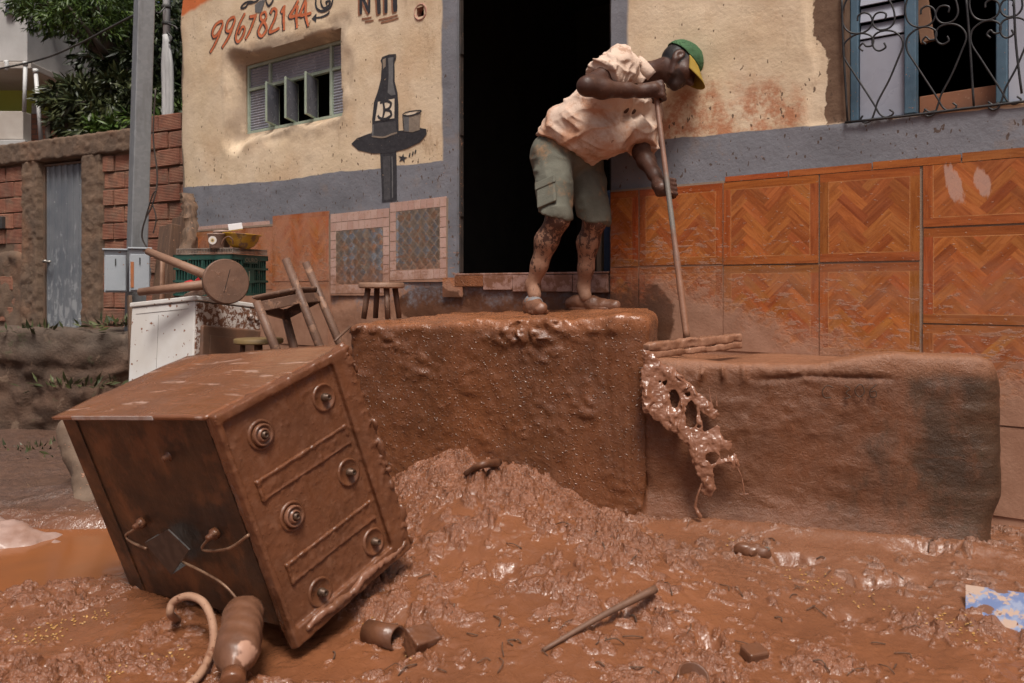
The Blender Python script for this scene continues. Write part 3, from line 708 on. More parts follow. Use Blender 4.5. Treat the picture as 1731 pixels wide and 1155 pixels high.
for k in range(3):
    wd_ = (c2-c1-2*e_)/3; a = c1+e_+.006+wd_*k; ang = math.radians(62)
    cs = empty('casement', (0, 0, 0), parent=lw)
    d = np.array([math.cos(ang), -math.sin(ang), 0]); hh_ = tr-.018-LV0-.030; p = np.array([a, Wy+.055, LV0+.030])
    # pivots a third along, so the near edge swings out and the far edge in
    p = p + d*0.0
    ribbed('pane', p+np.array([0, 0, .014])+d*.012, wd_-.03, hh_-.028, ang, M_RGLASS, cs)
    mb = MB()
    for z0 in (0, hh_-.013): mb.bar(p+np.array([0, 0, z0+.0065])+d*.0125, p+np.array([0, 0, z0+.0065])+d*(wd_-.0195), .013, .012)
    for s_ in (0.006, wd_-.012): mb.bar(p+d*s_, p+d*s_+np.array([0, 0, hh_]), .012, .014)
    mb.build('casement_frame', M_GFRAME, cs, world=False, bevel=.0015)

# ------------------------------------------------------------------ barred window
rw = empty('window', (0, 0, 0), parent=house); rw['label'] = 'barred window with scrolled iron grille and blue frame'
M_BFRAME = simple('blue_painted_frame', (.075, .135, .19), (.055, .105, .155), 14, (.5, .7), mud=.15, mudscale=16)
n = NT('grey_window_panel'); c = n.co(); M_WPANEL = n.done(n.mix(n.rng(n.noise(n.map(c, (1, 1, .6)), 3.5, 4), .3, .7), (.29, .30, .36), (.36, .37, .43)), n.rng(n.noise(c, 6, 4), .3, .7, .25, .45), n.bump(n.noise(c, 8, 3), .1, .005), Specular_IOR_Level=.5)
M_BRPANEL = simple('brown_hardboard', (.27, .105, .050), (.20, .080, .040), 4, (.5, .7), mud=.12)
def rbx(px, y=0): return uv(px, 100)[0]
k1, k2, k3 = uv(1532, 100)[0], uv(1690, 100)[0], 2.95
mb = MB(); Wr = .115
for (a, b, c_, d_) in ((RU0+.002, RU0+.035, RV0+.002, RV1-.002), (k1-.024, k1+.022, RV0+.03, RV1-.03), (k2-.022, k2+.018, RV0+.03, RV1-.03), (RU1-.035, RU1-.002, RV0+.002, RV1-.002)): mb.box2((a, Wr-.03, c_), (b, Wr+.03, d_))
mb.box2((RU0+.036, Wr-.028, RV0+.002), (RU1-.036, Wr+.028, RV0+.028)); mb.box2((RU0+.036, Wr-.028, RV1-.03), (RU1-.036, Wr+.028, RV1-.002))
mb.build('window_frame', M_BFRAME, rw, world=False, bevel=.004)
# grey lower panel and slatted upper panel left; panel right
vs = uv(1480, 52)[1]
hb('panel', (RU0+.037, Wr-.008, RV0+.03), (k1-.026, Wr+.012, vs-.004), M_WPANEL, .003, rw)
for j in range(12):
    z0 = vs+.075*j
    if z0 > RV1-.1: break
    mb = MB(); R = Matrix.Rotation(math.radians(-18), 3, 'X'); mb.box(((RU0+k1)/2+.006, Wr, z0+.036), (k1-RU0-.068, .006, .070), np.array(R)); mb.build('slat', M_WPANEL, rw, world=False, bevel=.001)
hb('pane', (k2+.02, Wr-.006, RV0+.03), (RU1-.037, Wr+.006, RV1-.032), M_WPANEL, .002, rw)
mb = MB(); a_, b_ = k1+.024, k2-.024; y0 = Wr+.04
pz0 = uv(1540, 152)[1]; pz1 = uv(1690, 128)[1]
mb.add([(a_, y0, RV0+.03), (b_, y0, RV0+.03), (b_, y0, pz1), (a_, y0, pz0), (a_, y0+.012, RV0+.03), (b_, y0+.012, RV0+.03), (b_, y0+.012, pz1), (a_, y0+.012, pz0)], [(0, 1, 2, 3), (5, 4, 7, 6), (3, 2, 6, 7), (0, 4, 5, 1), (1, 5, 6, 2), (4, 0, 3, 7)])
mb.build('hardboard_panel', M_BRPANEL, rw, world=False, bevel=.002)
# a plank leaning behind the bars
mb = MB(); p = np.array([*uv(1543, -30)]); q_ = np.array([*uv(1556, 55)]); mb.bar((p[0], Wr+.06, p[1]), (q_[0], Wr+.05, q_[1]), .055, .025, (0, 1, 0)); mb.build('plank', simple('plank_in_window', (.14, .06, .03), (.20, .10, .05), rough=(.6, .8)), rw, world=False, bevel=.003)
# the grille: scrolled flat iron
M_IRON = simple('black_iron', (.020, .020, .022), (.035, .032, .032), 20, (.4, .6), metal=.3)
gr = empty('grille', (0, 0, 0), parent=rw); gy_ = -.012
def iron(pts, name='scroll', r=.0042, sm=6):
    P = [np.array([*uv(a, b)]) for a, b in pts]; P = [np.array([p[0], gy_, p[1]]) for p in P]
    mb = MB(); mb.tube(catmull(P, sm) if sm else P, r, 6, squash=1.0); return mb.build(name, M_IRON, gr, True, world=False)
C4 = lambda L, ox=0, oy=0: [(1400+(a+ox)*.19916, (b+oy)*.19916) for a, b in L]
iron(C4([(150, 1045), (700, 985), (1100, 935), (1480, 890), (1700, 862)]), 'bottom_rail', .006, 3)
iron(C4([(120, -60), (130, 300), (145, 600), (170, 1045)]), 'upright_bar', .005, 3)
iron(C4([(1170, -60), (1200, 300), (1220, 600), (1240, 915)]), 'upright_bar', .005, 3)
iron(C4([(1575, -60), (1590, 300), (1615, 560), (1645, 800)]), 'upright_bar', .005, 3)
def motif(ox, oy):
    iron(C4([(255, 185), (262, 140), (310, 115), (360, 135), (380, 190), (350, 255), (280, 290), (200, 285), (145, 240), (122, 150), (140, 60), (185, -40)], ox, oy))
    iron(C4([(490, 170), (495, 125), (450, 112), (405, 130), (382, 185), (400, 235), (450, 262), (530, 240), (570, 170), (550, 60), (500, -20), (450, -80)], ox, oy))
    iron(C4([(300, 440), (270, 410), (300, 375), (330, 400), (380, 390), (385, 330), (330, 295), (260, 295), (190, 330), (140, 390), (140, 490), (220, 620), (330, 790), (400, 900), (440, 970), (490, 1000), (540, 985), (558, 960), (525, 935)], ox, oy))
    iron(C4([(480, 370), (492, 410), (440, 438), (395, 415), (380, 350), (410, 295), (480, 268), (560, 275), (620, 320), (640, 390), (600, 500), (520, 690), (430, 860), (405, 940), (370, 1025), (320, 1048), (282, 1020), (300, 985)], ox, oy))
motif(0, 0); motif(535, -55); motif(1080, -110)
iron(C4([(820, 930), (860, 955), (915, 945)]), 'scroll'); iron(C4([(1360, 870), (1400, 895), (1450, 880)]), 'scroll')

# ------------------------------------------------------------------ tiles
def clip_poly(P, a, b, c_):
    """keep a*x+b*y<=c"""
    out = []
    for i in range(len(P)):
        p, q_ = P[i], P[(i+1) % len(P)]; dp = a*p[0]+b*p[1]-c_; dq = a*q_[0]+b*q_[1]-c_
        if dp <= 0: out.append(p)
        if (dp < 0 < dq) or (dq < 0 < dp):
            t_ = dp/(dp-dq); out.append((p[0]+(q_[0]-p[0])*t_, p[1]+(q_[1]-p[1])*t_))
    return out
def clip_rect(P, x0, x1, y0, y1):
    for (a, b, c_) in ((-1, 0, -x0), (1, 0, x1), (0, -1, -y0), (0, 1, y1)):
        if len(P) < 3: return []
        P = clip_poly(P, a, b, c_)
    return P if len(P) >= 3 else []
n = NT('parquet_print_tile'); mud, c, x, z = facade_mud(n)
tint = n.attr('tint', 'Color'); uvn = n.N('ShaderNodeUVMap', uv_map='grain').outputs[0]
g = n.noise(n.map(uvn, (5, 48, 1)), 1.0, 6, .7, .8); col = n.mix(n.rng(g, .36, .66), tint, n.mix(1.0, tint, (.66, .56, .50), 'MULTIPLY'))
film = n.M('MULTIPLY', n.rng(x, -.3, -.5), n.rng(n.noise(n.map(c, (1, 1, .5)), 6, 5, .65), .30, .62)); col = n.mix(n.M('MULTIPLY', film, .72), col, (.42, .20, .125))
film2 = n.M('MULTIPLY', n.rng(z, 1.16, 1.06), n.rng(n.noise(n.map(c, (1, 1, 1.8), (0, .3, 0)), 4, 6, .7), .36, .62)); col = n.mix(n.M('MULTIPLY', film2, .36), col, (.33, .165, .10))
smr = None
for (su, sv, ru, rv) in ((2.275, 1.43, .030, .085), (2.375, 1.435, .026, .065)):
    dx_ = n.M('DIVIDE', n.M('SUBTRACT', n.M('ADD', x, n.M('MULTIPLY', z, .25)), su+.25*sv), ru); dz_ = n.M('DIVIDE', n.M('SUBTRACT', z, sv), rv); rr_n = n.M('ADD', n.M('SQRT', n.M('ADD', n.M('MULTIPLY', dx_, dx_), n.M('MULTIPLY', dz_, dz_))), n.M('MULTIPLY', n.M('SUBTRACT', n.noise(n.map(c, (4, 1, 1)), 14, 5, .65), .5), 1.6))
    smr = n.rng(rr_n, 1.05, .8) if smr is None else n.M('MAXIMUM', smr, n.rng(rr_n, 1.05, .8))
col = n.mix(n.M('MULTIPLY', smr, .65), col, (.50, .33, .27))
mc, wet_shade = mud_coat(n, c); col = n.mix(mud, col, mc)
rr = n.M('MULTIPLY_ADD', mud, .45, n.rng(n.noise(c, 20, 3), .3, .7, .20, .34)); rr = n.M('MULTIPLY_ADD', n.M('MULTIPLY', wet_shade, mud), -.25, rr)
M_TILE = n.done(col, rr, n.bump(n.M('ADD', n.M('MULTIPLY', mud, 1.2), n.M('MULTIPLY', n.noise(c, 70, 5, .7), n.M('MULTIPLY_ADD', mud, .9, .05))), .5, .004))
n = NT('grout'); mud, c, x, z = facade_mud(n, .1); mc, wet_shade = mud_coat(n, c); M_GROUT = n.done(n.mix(mud, (.26, .19, .14), mc), .85, n.bump(n.noise(c, 60, 4), .4, .004))
TT = .009
def parquet_tile(u0, v0, u1, v1, full=(.42, .41), seed=0, off=.0, anchor=(0, 0), tilt=0.):
    """a glazed tile printed with a herringbone parquet; the cut piece [u0,u1]x[v0,v1] of a full tile"""
    r = random.Random(seed); V = []; Fc = []; tn = []; gv = []
    w_, h_ = u1-u0, v1-v0; ax, ay = anchor                       # where the piece sits inside the full print
    def put(P, colr, ang, L0):
        b = len(V)
        if len(P) < 3: return
        for p in P: V.append((p[0]-ax, 0, p[1]-ay))
        Fc.append(list(range(b, b+len(P))))
        for p in P:
            ca, sa = math.cos(ang), math.sin(ang); gv.append((p[0]*ca+p[1]*sa+L0, -p[0]*sa+p[1]*ca+L0*3.3)); tn.append(colr)
    X0, X1, Y0, Y1 = ax, ax+w_, ay, ay+h_
    fw, fh = full; bd, ln = .036, .003
    def band(x0, x1, y0, y1, colr, ang): put(clip_rect([(x0, y0), (x1, y0), (x1, y1), (x0, y1)], X0, X1, Y0, Y1), colr, ang, r.random()*9)
    bc = lambda: tuple(k*(.85+.3*r.random()) for k in (.36, .105, .026))
    band(0, fw, 0, bd, bc(), 0); band(0, fw, fh-bd, fh, bc(), 0); band(0, bd, bd, fh-bd, bc(), math.pi/2); band(fw-bd, fw, bd, fh-bd, bc(), math.pi/2)
    lc = (.50, .22, .085)
    band(bd, fw-bd, bd, bd+ln, lc, 0); band(bd, fw-bd, fh-bd-ln, fh-bd, lc, 0); band(bd, bd+ln, bd+ln, fh-bd-ln, lc, 0); band(fw-bd-ln, fw-bd, bd+ln, fh-bd-ln, lc, 0)
    i0 = bd+ln; W_ = .037; L_ = W_*4; ca = math.sqrt(.5)
    rx0, rx1, ry0, ry1 = max(X0, i0), min(X1, fw-i0), max(Y0, i0), min(Y1, fh-i0)
    if rx1 > rx0 and ry1 > ry0:
        for k in range(-26, 27):
            for m in range(-4, 5):
                for hz in (1, 0):
                    if hz: a, b, dx, dy = k*W_+2*L_*m, k*W_, L_, W_
                    else: a, b, dx, dy = k*W_+L_+2*L_*m, k*W_+W_-L_, W_, L_
                    R4 = [(a, b), (a+dx, b), (a+dx, b+dy), (a, b+dy)]
                    R4 = [(fw/2+(p[0]-p[1])*ca, fh/2+(p[0]+p[1])*ca) for p in R4]
                    P = clip_rect(R4, rx0, rx1, ry0, ry1)
                    if len(P) >= 3:
                        s_ = r.random(); base = (.45, .150, .040) if s_ > .62 else ((.40, .126, .034) if s_ > .25 else (.34, .100, .028))
                        put(P, tuple(q_*(.92+.16*r.random()) for q_ in base), math.pi/4 if hz else 3*math.pi/4, r.random()*9)
    b = len(V); e = .0015
    # body of the tile behind the print
    P8 = [(0, .0, 0), (w_, .0, 0), (w_, .0, h_), (0, .0, h_), (-e+e, TT, 0), (w_, TT, 0), (w_, TT, h_), (0, TT, h_)]
    V += P8; Fc += [(b+3, b+2, b+6, b+7), (b, b+4, b+5, b+1), (b+1, b+5, b+6, b+2), (b+4, b, b+3, b+7)]
    tn += [(.30, .14, .08)]*8; gv += [(0, 0)]*8
    o = mesh_obj('tile', V, Fc, M_TILE, house, world=False)
    o.location = (u0, -TT-.0075-off, v0); o.rotation_euler = (r.uniform(-.004, .004), r.uniform(-.004, .004)+tilt, r.uniform(-.004, .004))
    me = o.data; at_ = me.color_attributes.new('tint', 'FLOAT_COLOR', 'POINT')
    at_.data.foreach_set('color', np.array([(*t_, 1) for t_ in tn], np.float32).ravel())
    uvl = me.uv_layers.new(name='grain'); gvn = np.array(gv, np.float32)
    li = np.zeros(len(me.loops), np.int32); me.loops.foreach_get('vertex_index', li); uvl.data.foreach_set('uv', gvn[li].ravel())
    return o
# bed of grout behind the tiles
hb('grout_bed', (DU1+.004, -.0125, -.1), (UR-.01, .02, 1.528), M_GROUT, 0)
G = .005
cols = [(.668, .832, (.256, 0)), (.837, 1.286, (0, 0)), (1.291, 1.737, (0, 0)), (1.743, 2.148, (0, 0))]
sd = 0
for i, (a, b, an) in enumerate(cols):
    fw = b-a if i else .42
    for j, (z0, z1) in enumerate(((1.121+.004*(i % 2), 1.517), (.706, 1.115), (.30, .70))):
        if j == 2 and i < 3: continue
        sd += 1; parquet_tile(a, z0, b, z1, (fw, z1-z0), sd, anchor=an, off=.001*(sd % 3))
for (z0, z1, an, f) in ((1.262, 1.517, (0, 0), (.46, .40)), (.862, 1.255, (0, 0), (.46, .393)), (.462, .855, (0, 0), (.46, .393)), (.10, .455, (0, .04), (.46, .395))):
    for a in (2.162, 2.630, 3.098):
        sd += 1; parquet_tile(a, z0, a+.46, z1, f, sd, anchor=an, off=.002+.001*(sd % 3))
# cut strip along the top of the tiling
for i, (a, b) in enumerate(((1.30, 1.60), (1.605, 1.96), (1.965, 2.30), (2.305, 2.72), (2.725, 3.2))):
    sd += 1; parquet_tile(a, 1.5205, b, 1.545+.004*i, (.42, .42), sd, anchor=(0, .0), off=.001)

# left of the door: two parquet tiles, a cut edging and two mosaic panels
u_a, u_b, u_c = uv(330, 380)[0], uv(464, 380)[0], uv(559, 380)[0]
v_t = uv(464, 372)[1]; v_t2 = uv(559, 355)[1]
hb('grout_bed', (u_a, -.0125, .5), (u_c, .02, v_t-.03), M_GROUT, 0)
sd += 1; parquet_tile(u_a, v_t-.52, u_a+.545, v_t-.045, (.55, .47), sd); sd += 1; parquet_tile(u_a+.55, v_t-.52, u_b-.004, v_t-.045, (.55, .47), sd)
sd += 1; parquet_tile(u_b, v_t2-.50, u_c-.004, v_t2-.01, (u_c-u_b, .49), sd, off=.001)
sd += 1; parquet_tile(u_b, v_t2-.96, u_c-.004, v_t2-.505, (u_c-u_b, .455), sd)
n = NT('pink_ceramic'); mud, c, x, z = facade_mud(n, -.02); mc, wet_shade = mud_coat(n, c); info = n.N('ShaderNodeObjectInfo').outputs['Random']
col = n.mix(info, (.46, .285, .235), (.54, .36, .30)); col = n.mix(n.M('MULTIPLY', n.rng(n.noise(c, 30, 4), .45, .7), .4), col, (.42, .22, .15)); col = n.mix(mud, col, mc)
M_PINK = n.done(col, n.M('MULTIPLY_ADD', mud, .3, .35), n.bump(n.M('ADD', mud, n.noise(c, 60, 3)), .3, .003))
n = NT('slate_print'); mud, c, x, z = facade_mud(n, .03); mc, wet_shade = mud_coat(n, c); info = n.N('ShaderNodeObjectInfo').outputs['Random']
col = n.mix(info, (.23, .24, .275), (.32, .325, .355)); col = n.mix(n.rng(n.noise(c, 12, 5, .65), .50, .58), col, (.46, .235, .14)); col = n.mix(mud, col, mc)
M_SLATE = n.done(col, n.M('MULTIPLY_ADD', mud, .3, .4), n.bump(n.noise(c, 50, 4), .3, .003))
def piece(P, mat, y=-.014, th=.008, name='tile'):
    cx_ = sum(p[0] for p in P)/len(P); cz_ = sum(p[1] for p in P)/len(P); m = len(P)
    V = [(p[0]-cx_, 0, p[1]-cz_) for p in P]+[(p[0]-cx_, th, p[1]-cz_) for p in P]
    Fc = [list(range(m))]+[[i, i+m, (i+1) % m+m, (i+1) % m] for i in range(m)]
    o = mesh_obj(name, V, Fc, mat, house, world=False); o.location = (cx_, y, cz_); fix_normals(o); return o
sq = .058
k = 0; a = u_a+.01
while a+.10 < u_b: piece([(a, v_t-.042), (a+.095, v_t-.042), (a+.095, v_t-.004), (a, v_t-.004)], M_PINK, -.010); a += .10
def mosaic(u0, u1, v0, v1, skew, toprows):
    w_ = u1-u0; nx = max(3, int(round(w_/sq))); sx = w_/nx; z0 = v0
    sk = lambda u: skew*(u-u0)
    hb('grout_bed', (u0, -.0125, v0-.01), (u1, .01, v1), M_GROUT, 0)
    ny = int((v1-v0)/sq); sy = (v1-v0)/ny; g = .0022
    def rect(i, j): return [(u0+i*sx+g, z0+j*sy+g+sk(u0+i*sx)), (u0+(i+1)*sx-g, z0+j*sy+g+sk(u0+(i+1)*sx)), (u0+(i+1)*sx-g, z0+(j+1)*sy-g+sk(u0+(i+1)*sx)), (u0+i*sx+g, z0+(j+1)*sy-g+sk(u0+i*sx))]
    jt = ny-toprows
    for i in range(nx):
        for j in range(ny):
            if i in (0, nx-1) or j == 0 or j >= jt: piece(rect(i, j), M_PINK)
    x0, x1, y0, y1 = u0+sx, u0+(nx-1)*sx, z0+sy, z0+jt*sy; hd = .072; cx_, cy_ = (x0+x1)/2, (y0+y1)/2
    for a in range(-7, 8):
        for b_ in range(-7, 8):
            px_, py_ = cx_+(a-b_)*hd*.5*1.0, cy_+(a+b_)*hd*.5; gg = .0025
            P = clip_rect([(px_-hd/2+gg, py_), (px_, py_-hd/2+gg), (px_+hd/2-gg, py_), (px_, py_+hd/2-gg)], x0+g, x1-g, y0+g, y1-g)
            if len(P) >= 3:
                ar = abs(sum(P[i][0]*P[(i+1) % len(P)][1]-P[(i+1) % len(P)][0]*P[i][1] for i in range(len(P))))/2
                if ar > 3e-4: piece([(p[0], p[1]+sk(p[0])) for p in P], M_SLATE, -.0125)
m0, m1, m2 = uv(561, 400)[0], uv(661, 400)[0], uv(757, 400)[0]
mosaic(m0, m1-.003, uv(565, 497)[1], uv(565, 362)[1], .015, 2); mosaic(m1+.003, m2, uv(665, 472)[1]-.01, uv(665, 343)[1], .02, 1)
# threshold: a row of cut tiles above the riser
n = NT('threshold_ceramic'); c = n.co(house); M_THR = n.done(n.mix(n.rng(n.noise(c, 14, 5, .7), .42, .58), (.36, .215, .175), (.20, .09, .052)), .4, n.bump(n.noise(c, 60, 4), .5, .004))
for (a, b, z0, z1) in ((-.42, -.20, 1.02, 1.085), (-.196, .02, 1.0, 1.085), (.024, .22, .99, 1.083), (.224, .43, .99, 1.083), (.434, .652, .985, 1.083)):
    hb('tile', (a, -.026, z0), (b, .015, z1), M_THR if a > -.2 else M_STEP, .002)
hb('sill', (DU0+.004, -.02, 1.0865), (DU1-.004, .25, 1.0985), M_THR, .003)
parquet_tile(-.52, .955, -.36, 1.075, (.42, .41), 77, anchor=(.1, .1), off=.008)

# ------------------------------------------------------------------ signs painted on the wall
def paint(col, name, rough=.75, edge=.10):
    n = NT(name); c = n.co(house)
    col2 = n.mix(n.rng(n.noise(c, 26, 5, .7), .35, .7), col, tuple(min(1, k*1.25+.01) for k in col))
    col2 = n.mix(n.M('MULTIPLY', n.rng(n.noise(c, 34, 4, .75), .66, .72), .8), col2, (.62, .44, .27)); return n.done(col2, rough, n.bump(n.noise(c, 48, 5), .4, .005))
P_BLACK = paint((.022, .020, .024), 'black_wall_paint'); P_ORANGE = paint((.48, .125, .045), 'orange_wall_paint'); P_GREY = paint((.115, .112, .112), 'grey_wall_paint'); P_WHITE = paint((.62, .52, .40), 'pale_wall_paint')
P_BROWN = paint((.24, .105, .055), 'brown_wall_paint'); P_CUP = paint((.21, .165, .125), 'dun_wall_paint'); P_DGREY = paint((.050, .047, .050), 'dark_grey_wall_paint')
class Paint:
    def __init__(s): s.mb = MB()
    def pt(s, u, v, lay): return (u, -float(wall_disp(u, v))-.0028-.0007*lay, v)
    def stroke(s, pts, wd, lay, mi, sm=5, dx=0, dy=0):
        P = [np.array(p, float)+(dx, dy) for p in pts]; P = catmull(P, sm) if sm and len(P) > 2 else [P[0]+(P[1]-P[0])*t for t in np.linspace(0, 1, 6)]
        Q = [np.array(uv(*p)) for p in P]; V = []; m = len(Q)
        for i in range(m):
            d = Q[min(i+1, m-1)]-Q[max(i-1, 0)]; d /= np.linalg.norm(d)+1e-9; nn_ = np.array([-d[1], d[0]])
            ww = wd/2*(.75+.25*math.sin(math.pi*min(1, (i+1.5)/(m+1)))+.08*math.sin(i*2.1))
            a = Q[i]+nn_*ww; b = Q[i]-nn_*ww; V += [s.pt(a[0], a[1], lay), s.pt(b[0], b[1], lay)]
        s.mb.cur = mi; s.mb.add(V, [(2*i, 2*i+1, 2*i+3, 2*i+2) for i in range(m-1)])
    def fill(s, pts, lay, mi, sm=0, step=.03):
        P = [np.array(p, float) for p in pts]
        if sm: P = catmull(P+[P[0]], sm)[:-1]
        Q = [tuple(uv(*p)) for p in P]; us = [p[0] for p in Q]; vs_ = [p[1] for p in Q]; s.mb.cur = mi
        a = min(us)
        while a < max(us):
            strip = clip_rect(Q, a, a+step, -99, 99); b = min(vs_)
            while b < max(vs_) and strip:
                cell = clip_rect(strip, -99, 99, b, b+step)
                if len(cell) >= 3: s.mb.add([s.pt(p[0], p[1], lay) for p in cell], [list(range(len(cell)))])
                b += step
            a += step
    def done(s, name, mats): return s.mb.build(name, None, house, world=False, mats=mats)
C1 = lambda L: [(300+a*.1502, b*.1502) for a, b in L]
digits = [[[(515, 290), (500, 238), (430, 280), (395, 365), (415, 415), (470, 360), (510, 275)], [(512, 285), (455, 430), (370, 592)]],
          [[(655, 230), (640, 195), (580, 240), (555, 335), (590, 352), (635, 290), (655, 215)], [(655, 230), (595, 395), (508, 540)]],
          [[(770, 150), (700, 285), (662, 420), (690, 472), (740, 410), (765, 325), (735, 305), (692, 385)]],
          [[(822, 192), (860, 188), (903, 172)], [(893, 178), (842, 310), (778, 445)]],
          [[(1000, 135), (955, 160), (950, 215), (990, 255), (1015, 330), (965, 412), (925, 365), (960, 275), (1012, 200), (1000, 135)]],
          [[(1058, 160), (1090, 102), (1127, 125), (1110, 215), (1060, 325), (1052, 366), (1105, 350), (1162, 318)]],
          [[(1180, 150), (1215, 70)], [(1215, 62), (1208, 200), (1212, 345)]],
          [[(1365, 5), (1320, 100), (1272, 188), (1330, 182), (1400, 168)], [(1358, 60), (1345, 190), (1356, 322)]],
          [[(1450, -20), (1415, 80), (1388, 170), (1440, 168), (1512, 148)], [(1450, 20), (1450, 170), (1485, 300)]]]
pn = Paint()
for dg in digits:
    for st_ in dg: pn.stroke(C1(st_), .032, 0, 0, 5, -1.5, 1.2)
for dg in digits:
    for st_ in dg: pn.stroke(C1(st_), .025, 1, 1, 5)
pn.done('painted_phone_number', [P_BLACK, P_ORANGE])
pl = Paint()
pl.stroke(C1([(880, 30), (820, 20), (760, 40), (722, 85), (735, 98), (775, 80), (800, 45), (850, 35), (910, 10), (950, -60)]), .017, 0, 0)
pl.stroke(C1([(1010, -40), (1010, 30), (1040, 70), (1080, 20), (1090, -40)]), .020, 0, 0)
pl.fill([(300+a*.1502, b*.1502) for a, b in ((880, 60), (940, 10), (1000, 0), (950, 150), (885, 145))], 0, 1)
C2 = lambda L: [(520+a*.1502, b*.1502) for a, b in L]
pl.done('painted_script', [P_BLACK, P_GREY]); pl = Paint()
pl.stroke(C2([(100, -60), (95, 60), (130, 120), (200, 125), (270, 70), (300, -60)]), .020, 0, 0); pl.stroke(C2([(160, -40), (155, 40), (190, 95), (240, 70), (260, 20), (215, 25), (225, 60)]), .018, 0, 0)
pl.stroke(C2([(255, 130), (230, 165), (170, 195), (100, 205)]), .016, 0, 0); pl.fill(C2([(52, 215), (105, 150), (108, 260)]), 0, 0)
pl.done('painted_arrow_sign', [P_BLACK])
ps = Paint()
for (L, wd) in (([(605, -80), (605, 165)], .030), ([(610, -60), (700, 150)], .026), ([(700, -80), (698, 140)], .022), ([(800, -80), (810, 160)], .036), ([(885, -80), (885, 150)], .032), ([(985, -80), (990, 135)], .040)):
    ps.stroke(C2(L), wd*1.25, 0, 1, 0, -2.2, 2.2); ps.stroke(C2(L), wd, 1, 0, 0)
for L in ([(612, 218), (670, 210), (722, 195)], [(645, 248), (700, 240), (745, 232)], [(800, 228), (900, 205), (1015, 172)], [(825, 258), (920, 235), (1025, 205)]): ps.stroke(C2(L), .013, 0, 1)
ps.done('painted_letters', [P_BLACK, P_BROWN])
C3 = lambda L: [(560+a*.2339, 80+b*.2339) for a, b in L]
pb = Paint()
pb.fill(C3([(355, 765), (470, 750), (478, 1110), (370, 1120)]), 0, 0); pb.fill(C3([(375, 790), (425, 785), (430, 1100), (385, 1105)]), 1, 4); pb.stroke(C3([(440, 790), (443, 940), (446, 1090)]), .010, 1, 1)
pb.fill(C3([(150, 700), (190, 660), (280, 625), (400, 612), (520, 602), (640, 584), (690, 592), (693, 630), (640, 690), (540, 735), (430, 765), (310, 770), (200, 745)]), 1, 0)
pb.fill(C3([(360, 100), (372, 72), (420, 54), (470, 50), (475, 75), (460, 110), (465, 250), (485, 330), (492, 420), (490, 620), (460, 645), (380, 658), (300, 648), (302, 520), (315, 400), (345, 310), (365, 230), (370, 120)]), 2, 0)
pb.fill(C3([(415, 80), (455, 72), (452, 110), (452, 255), (472, 345), (440, 352), (415, 330), (422, 200)]), 3, 1); pb.fill(C3([(375, 92), (400, 80), (398, 140), (380, 160)]), 3, 2)
pb.fill(C3([(312, 555), (470, 535), (478, 632), (380, 648), (308, 640)]), 3, 4); pb.stroke(C3([(310, 560), (308, 600), (306, 645)]), .016, 4, 1); pb.stroke(C3([(300, 645), (380, 652), (440, 630), (480, 618)]), .012, 4, 2)
pb.fill(C3([(345, 397), (465, 374), (463, 515), (325, 535)]), 4, 3)
pb.stroke(C3([(385, 400), (392, 460), (380, 515)]), .020, 5, 0); pb.stroke(C3([(360, 405), (410, 392), (440, 410), (425, 445), (385, 458)]), .020, 5, 0); pb.stroke(C3([(385, 458), (430, 462), (440, 495), (400, 522), (360, 515), (345, 495)]), .020, 5, 0)
pb.fill(C3([(525, 495), (560, 475), (650, 465), (645, 598), (590, 616), (530, 610)]), 3, 2); pb.fill(C3([(530, 500), (570, 500), (565, 612), (533, 608)]), 4, 1)
pb.fill(C3([(540, 487), (580, 472), (630, 468), (610, 484), (560, 495)]), 5, 3, 0); pb.stroke(C3([(522, 490), (560, 470), (652, 460), (640, 478), (570, 497), (524, 494)]), .009, 6, 0); pb.stroke(C3([(524, 494), (528, 560), (530, 605)]), .008, 6, 0)
st5 = [];
for i in range(10):
    a = math.radians(-90+36*i+8); r_ = 36 if i % 2 == 0 else 14; st5.append((515+r_*math.cos(a), 803+r_*math.sin(a)))
pb.fill(C3(st5), 0, 0, 0, .012)
for (a, b) in ((565, 778), (588, 768), (608, 754)): pb.stroke(C3([(a-4, b+16), (a, b), (a+4, b-14)]), .012, 0, 0)
pb.done('painted_bottle_sign', [P_BLACK, P_GREY, P_CUP, P_WHITE, P_DGREY])

# ------------------------------------------------------------------ hillside added behind everything to block the sky
n = NT('sky_block_hillside'); c = n.co(); M_HILL = n.done(n.mix(n.rng(n.noise(c, 1.5, 6, .7), .35, .65), (.020, .030, .012), (.045, .035, .022)), .95, n.bump(n.noise(c, 4, 6, .7), .8, .3))
hx = np.linspace(-30, 20, 60); hy_ = np.linspace(14, 40, 30); HX, HYY = np.meshgrid(hx, hy_, indexing='ij')
HZ = -1+sstep(13.5, 26, HYY)*11+.8*fbm(HX*.4, HYY*.4, None, 4, 301)*sstep(14, 17, HYY)
added_hill = mesh_obj('added_hill', np.stack([HX, HYY, HZ], -1).reshape(-1, 3), grid_faces(60, 30), M_HILL, smooth=True); tag(added_hill, 'made-up dark hillside blocking the sky behind the trees', None, None, 'structure')

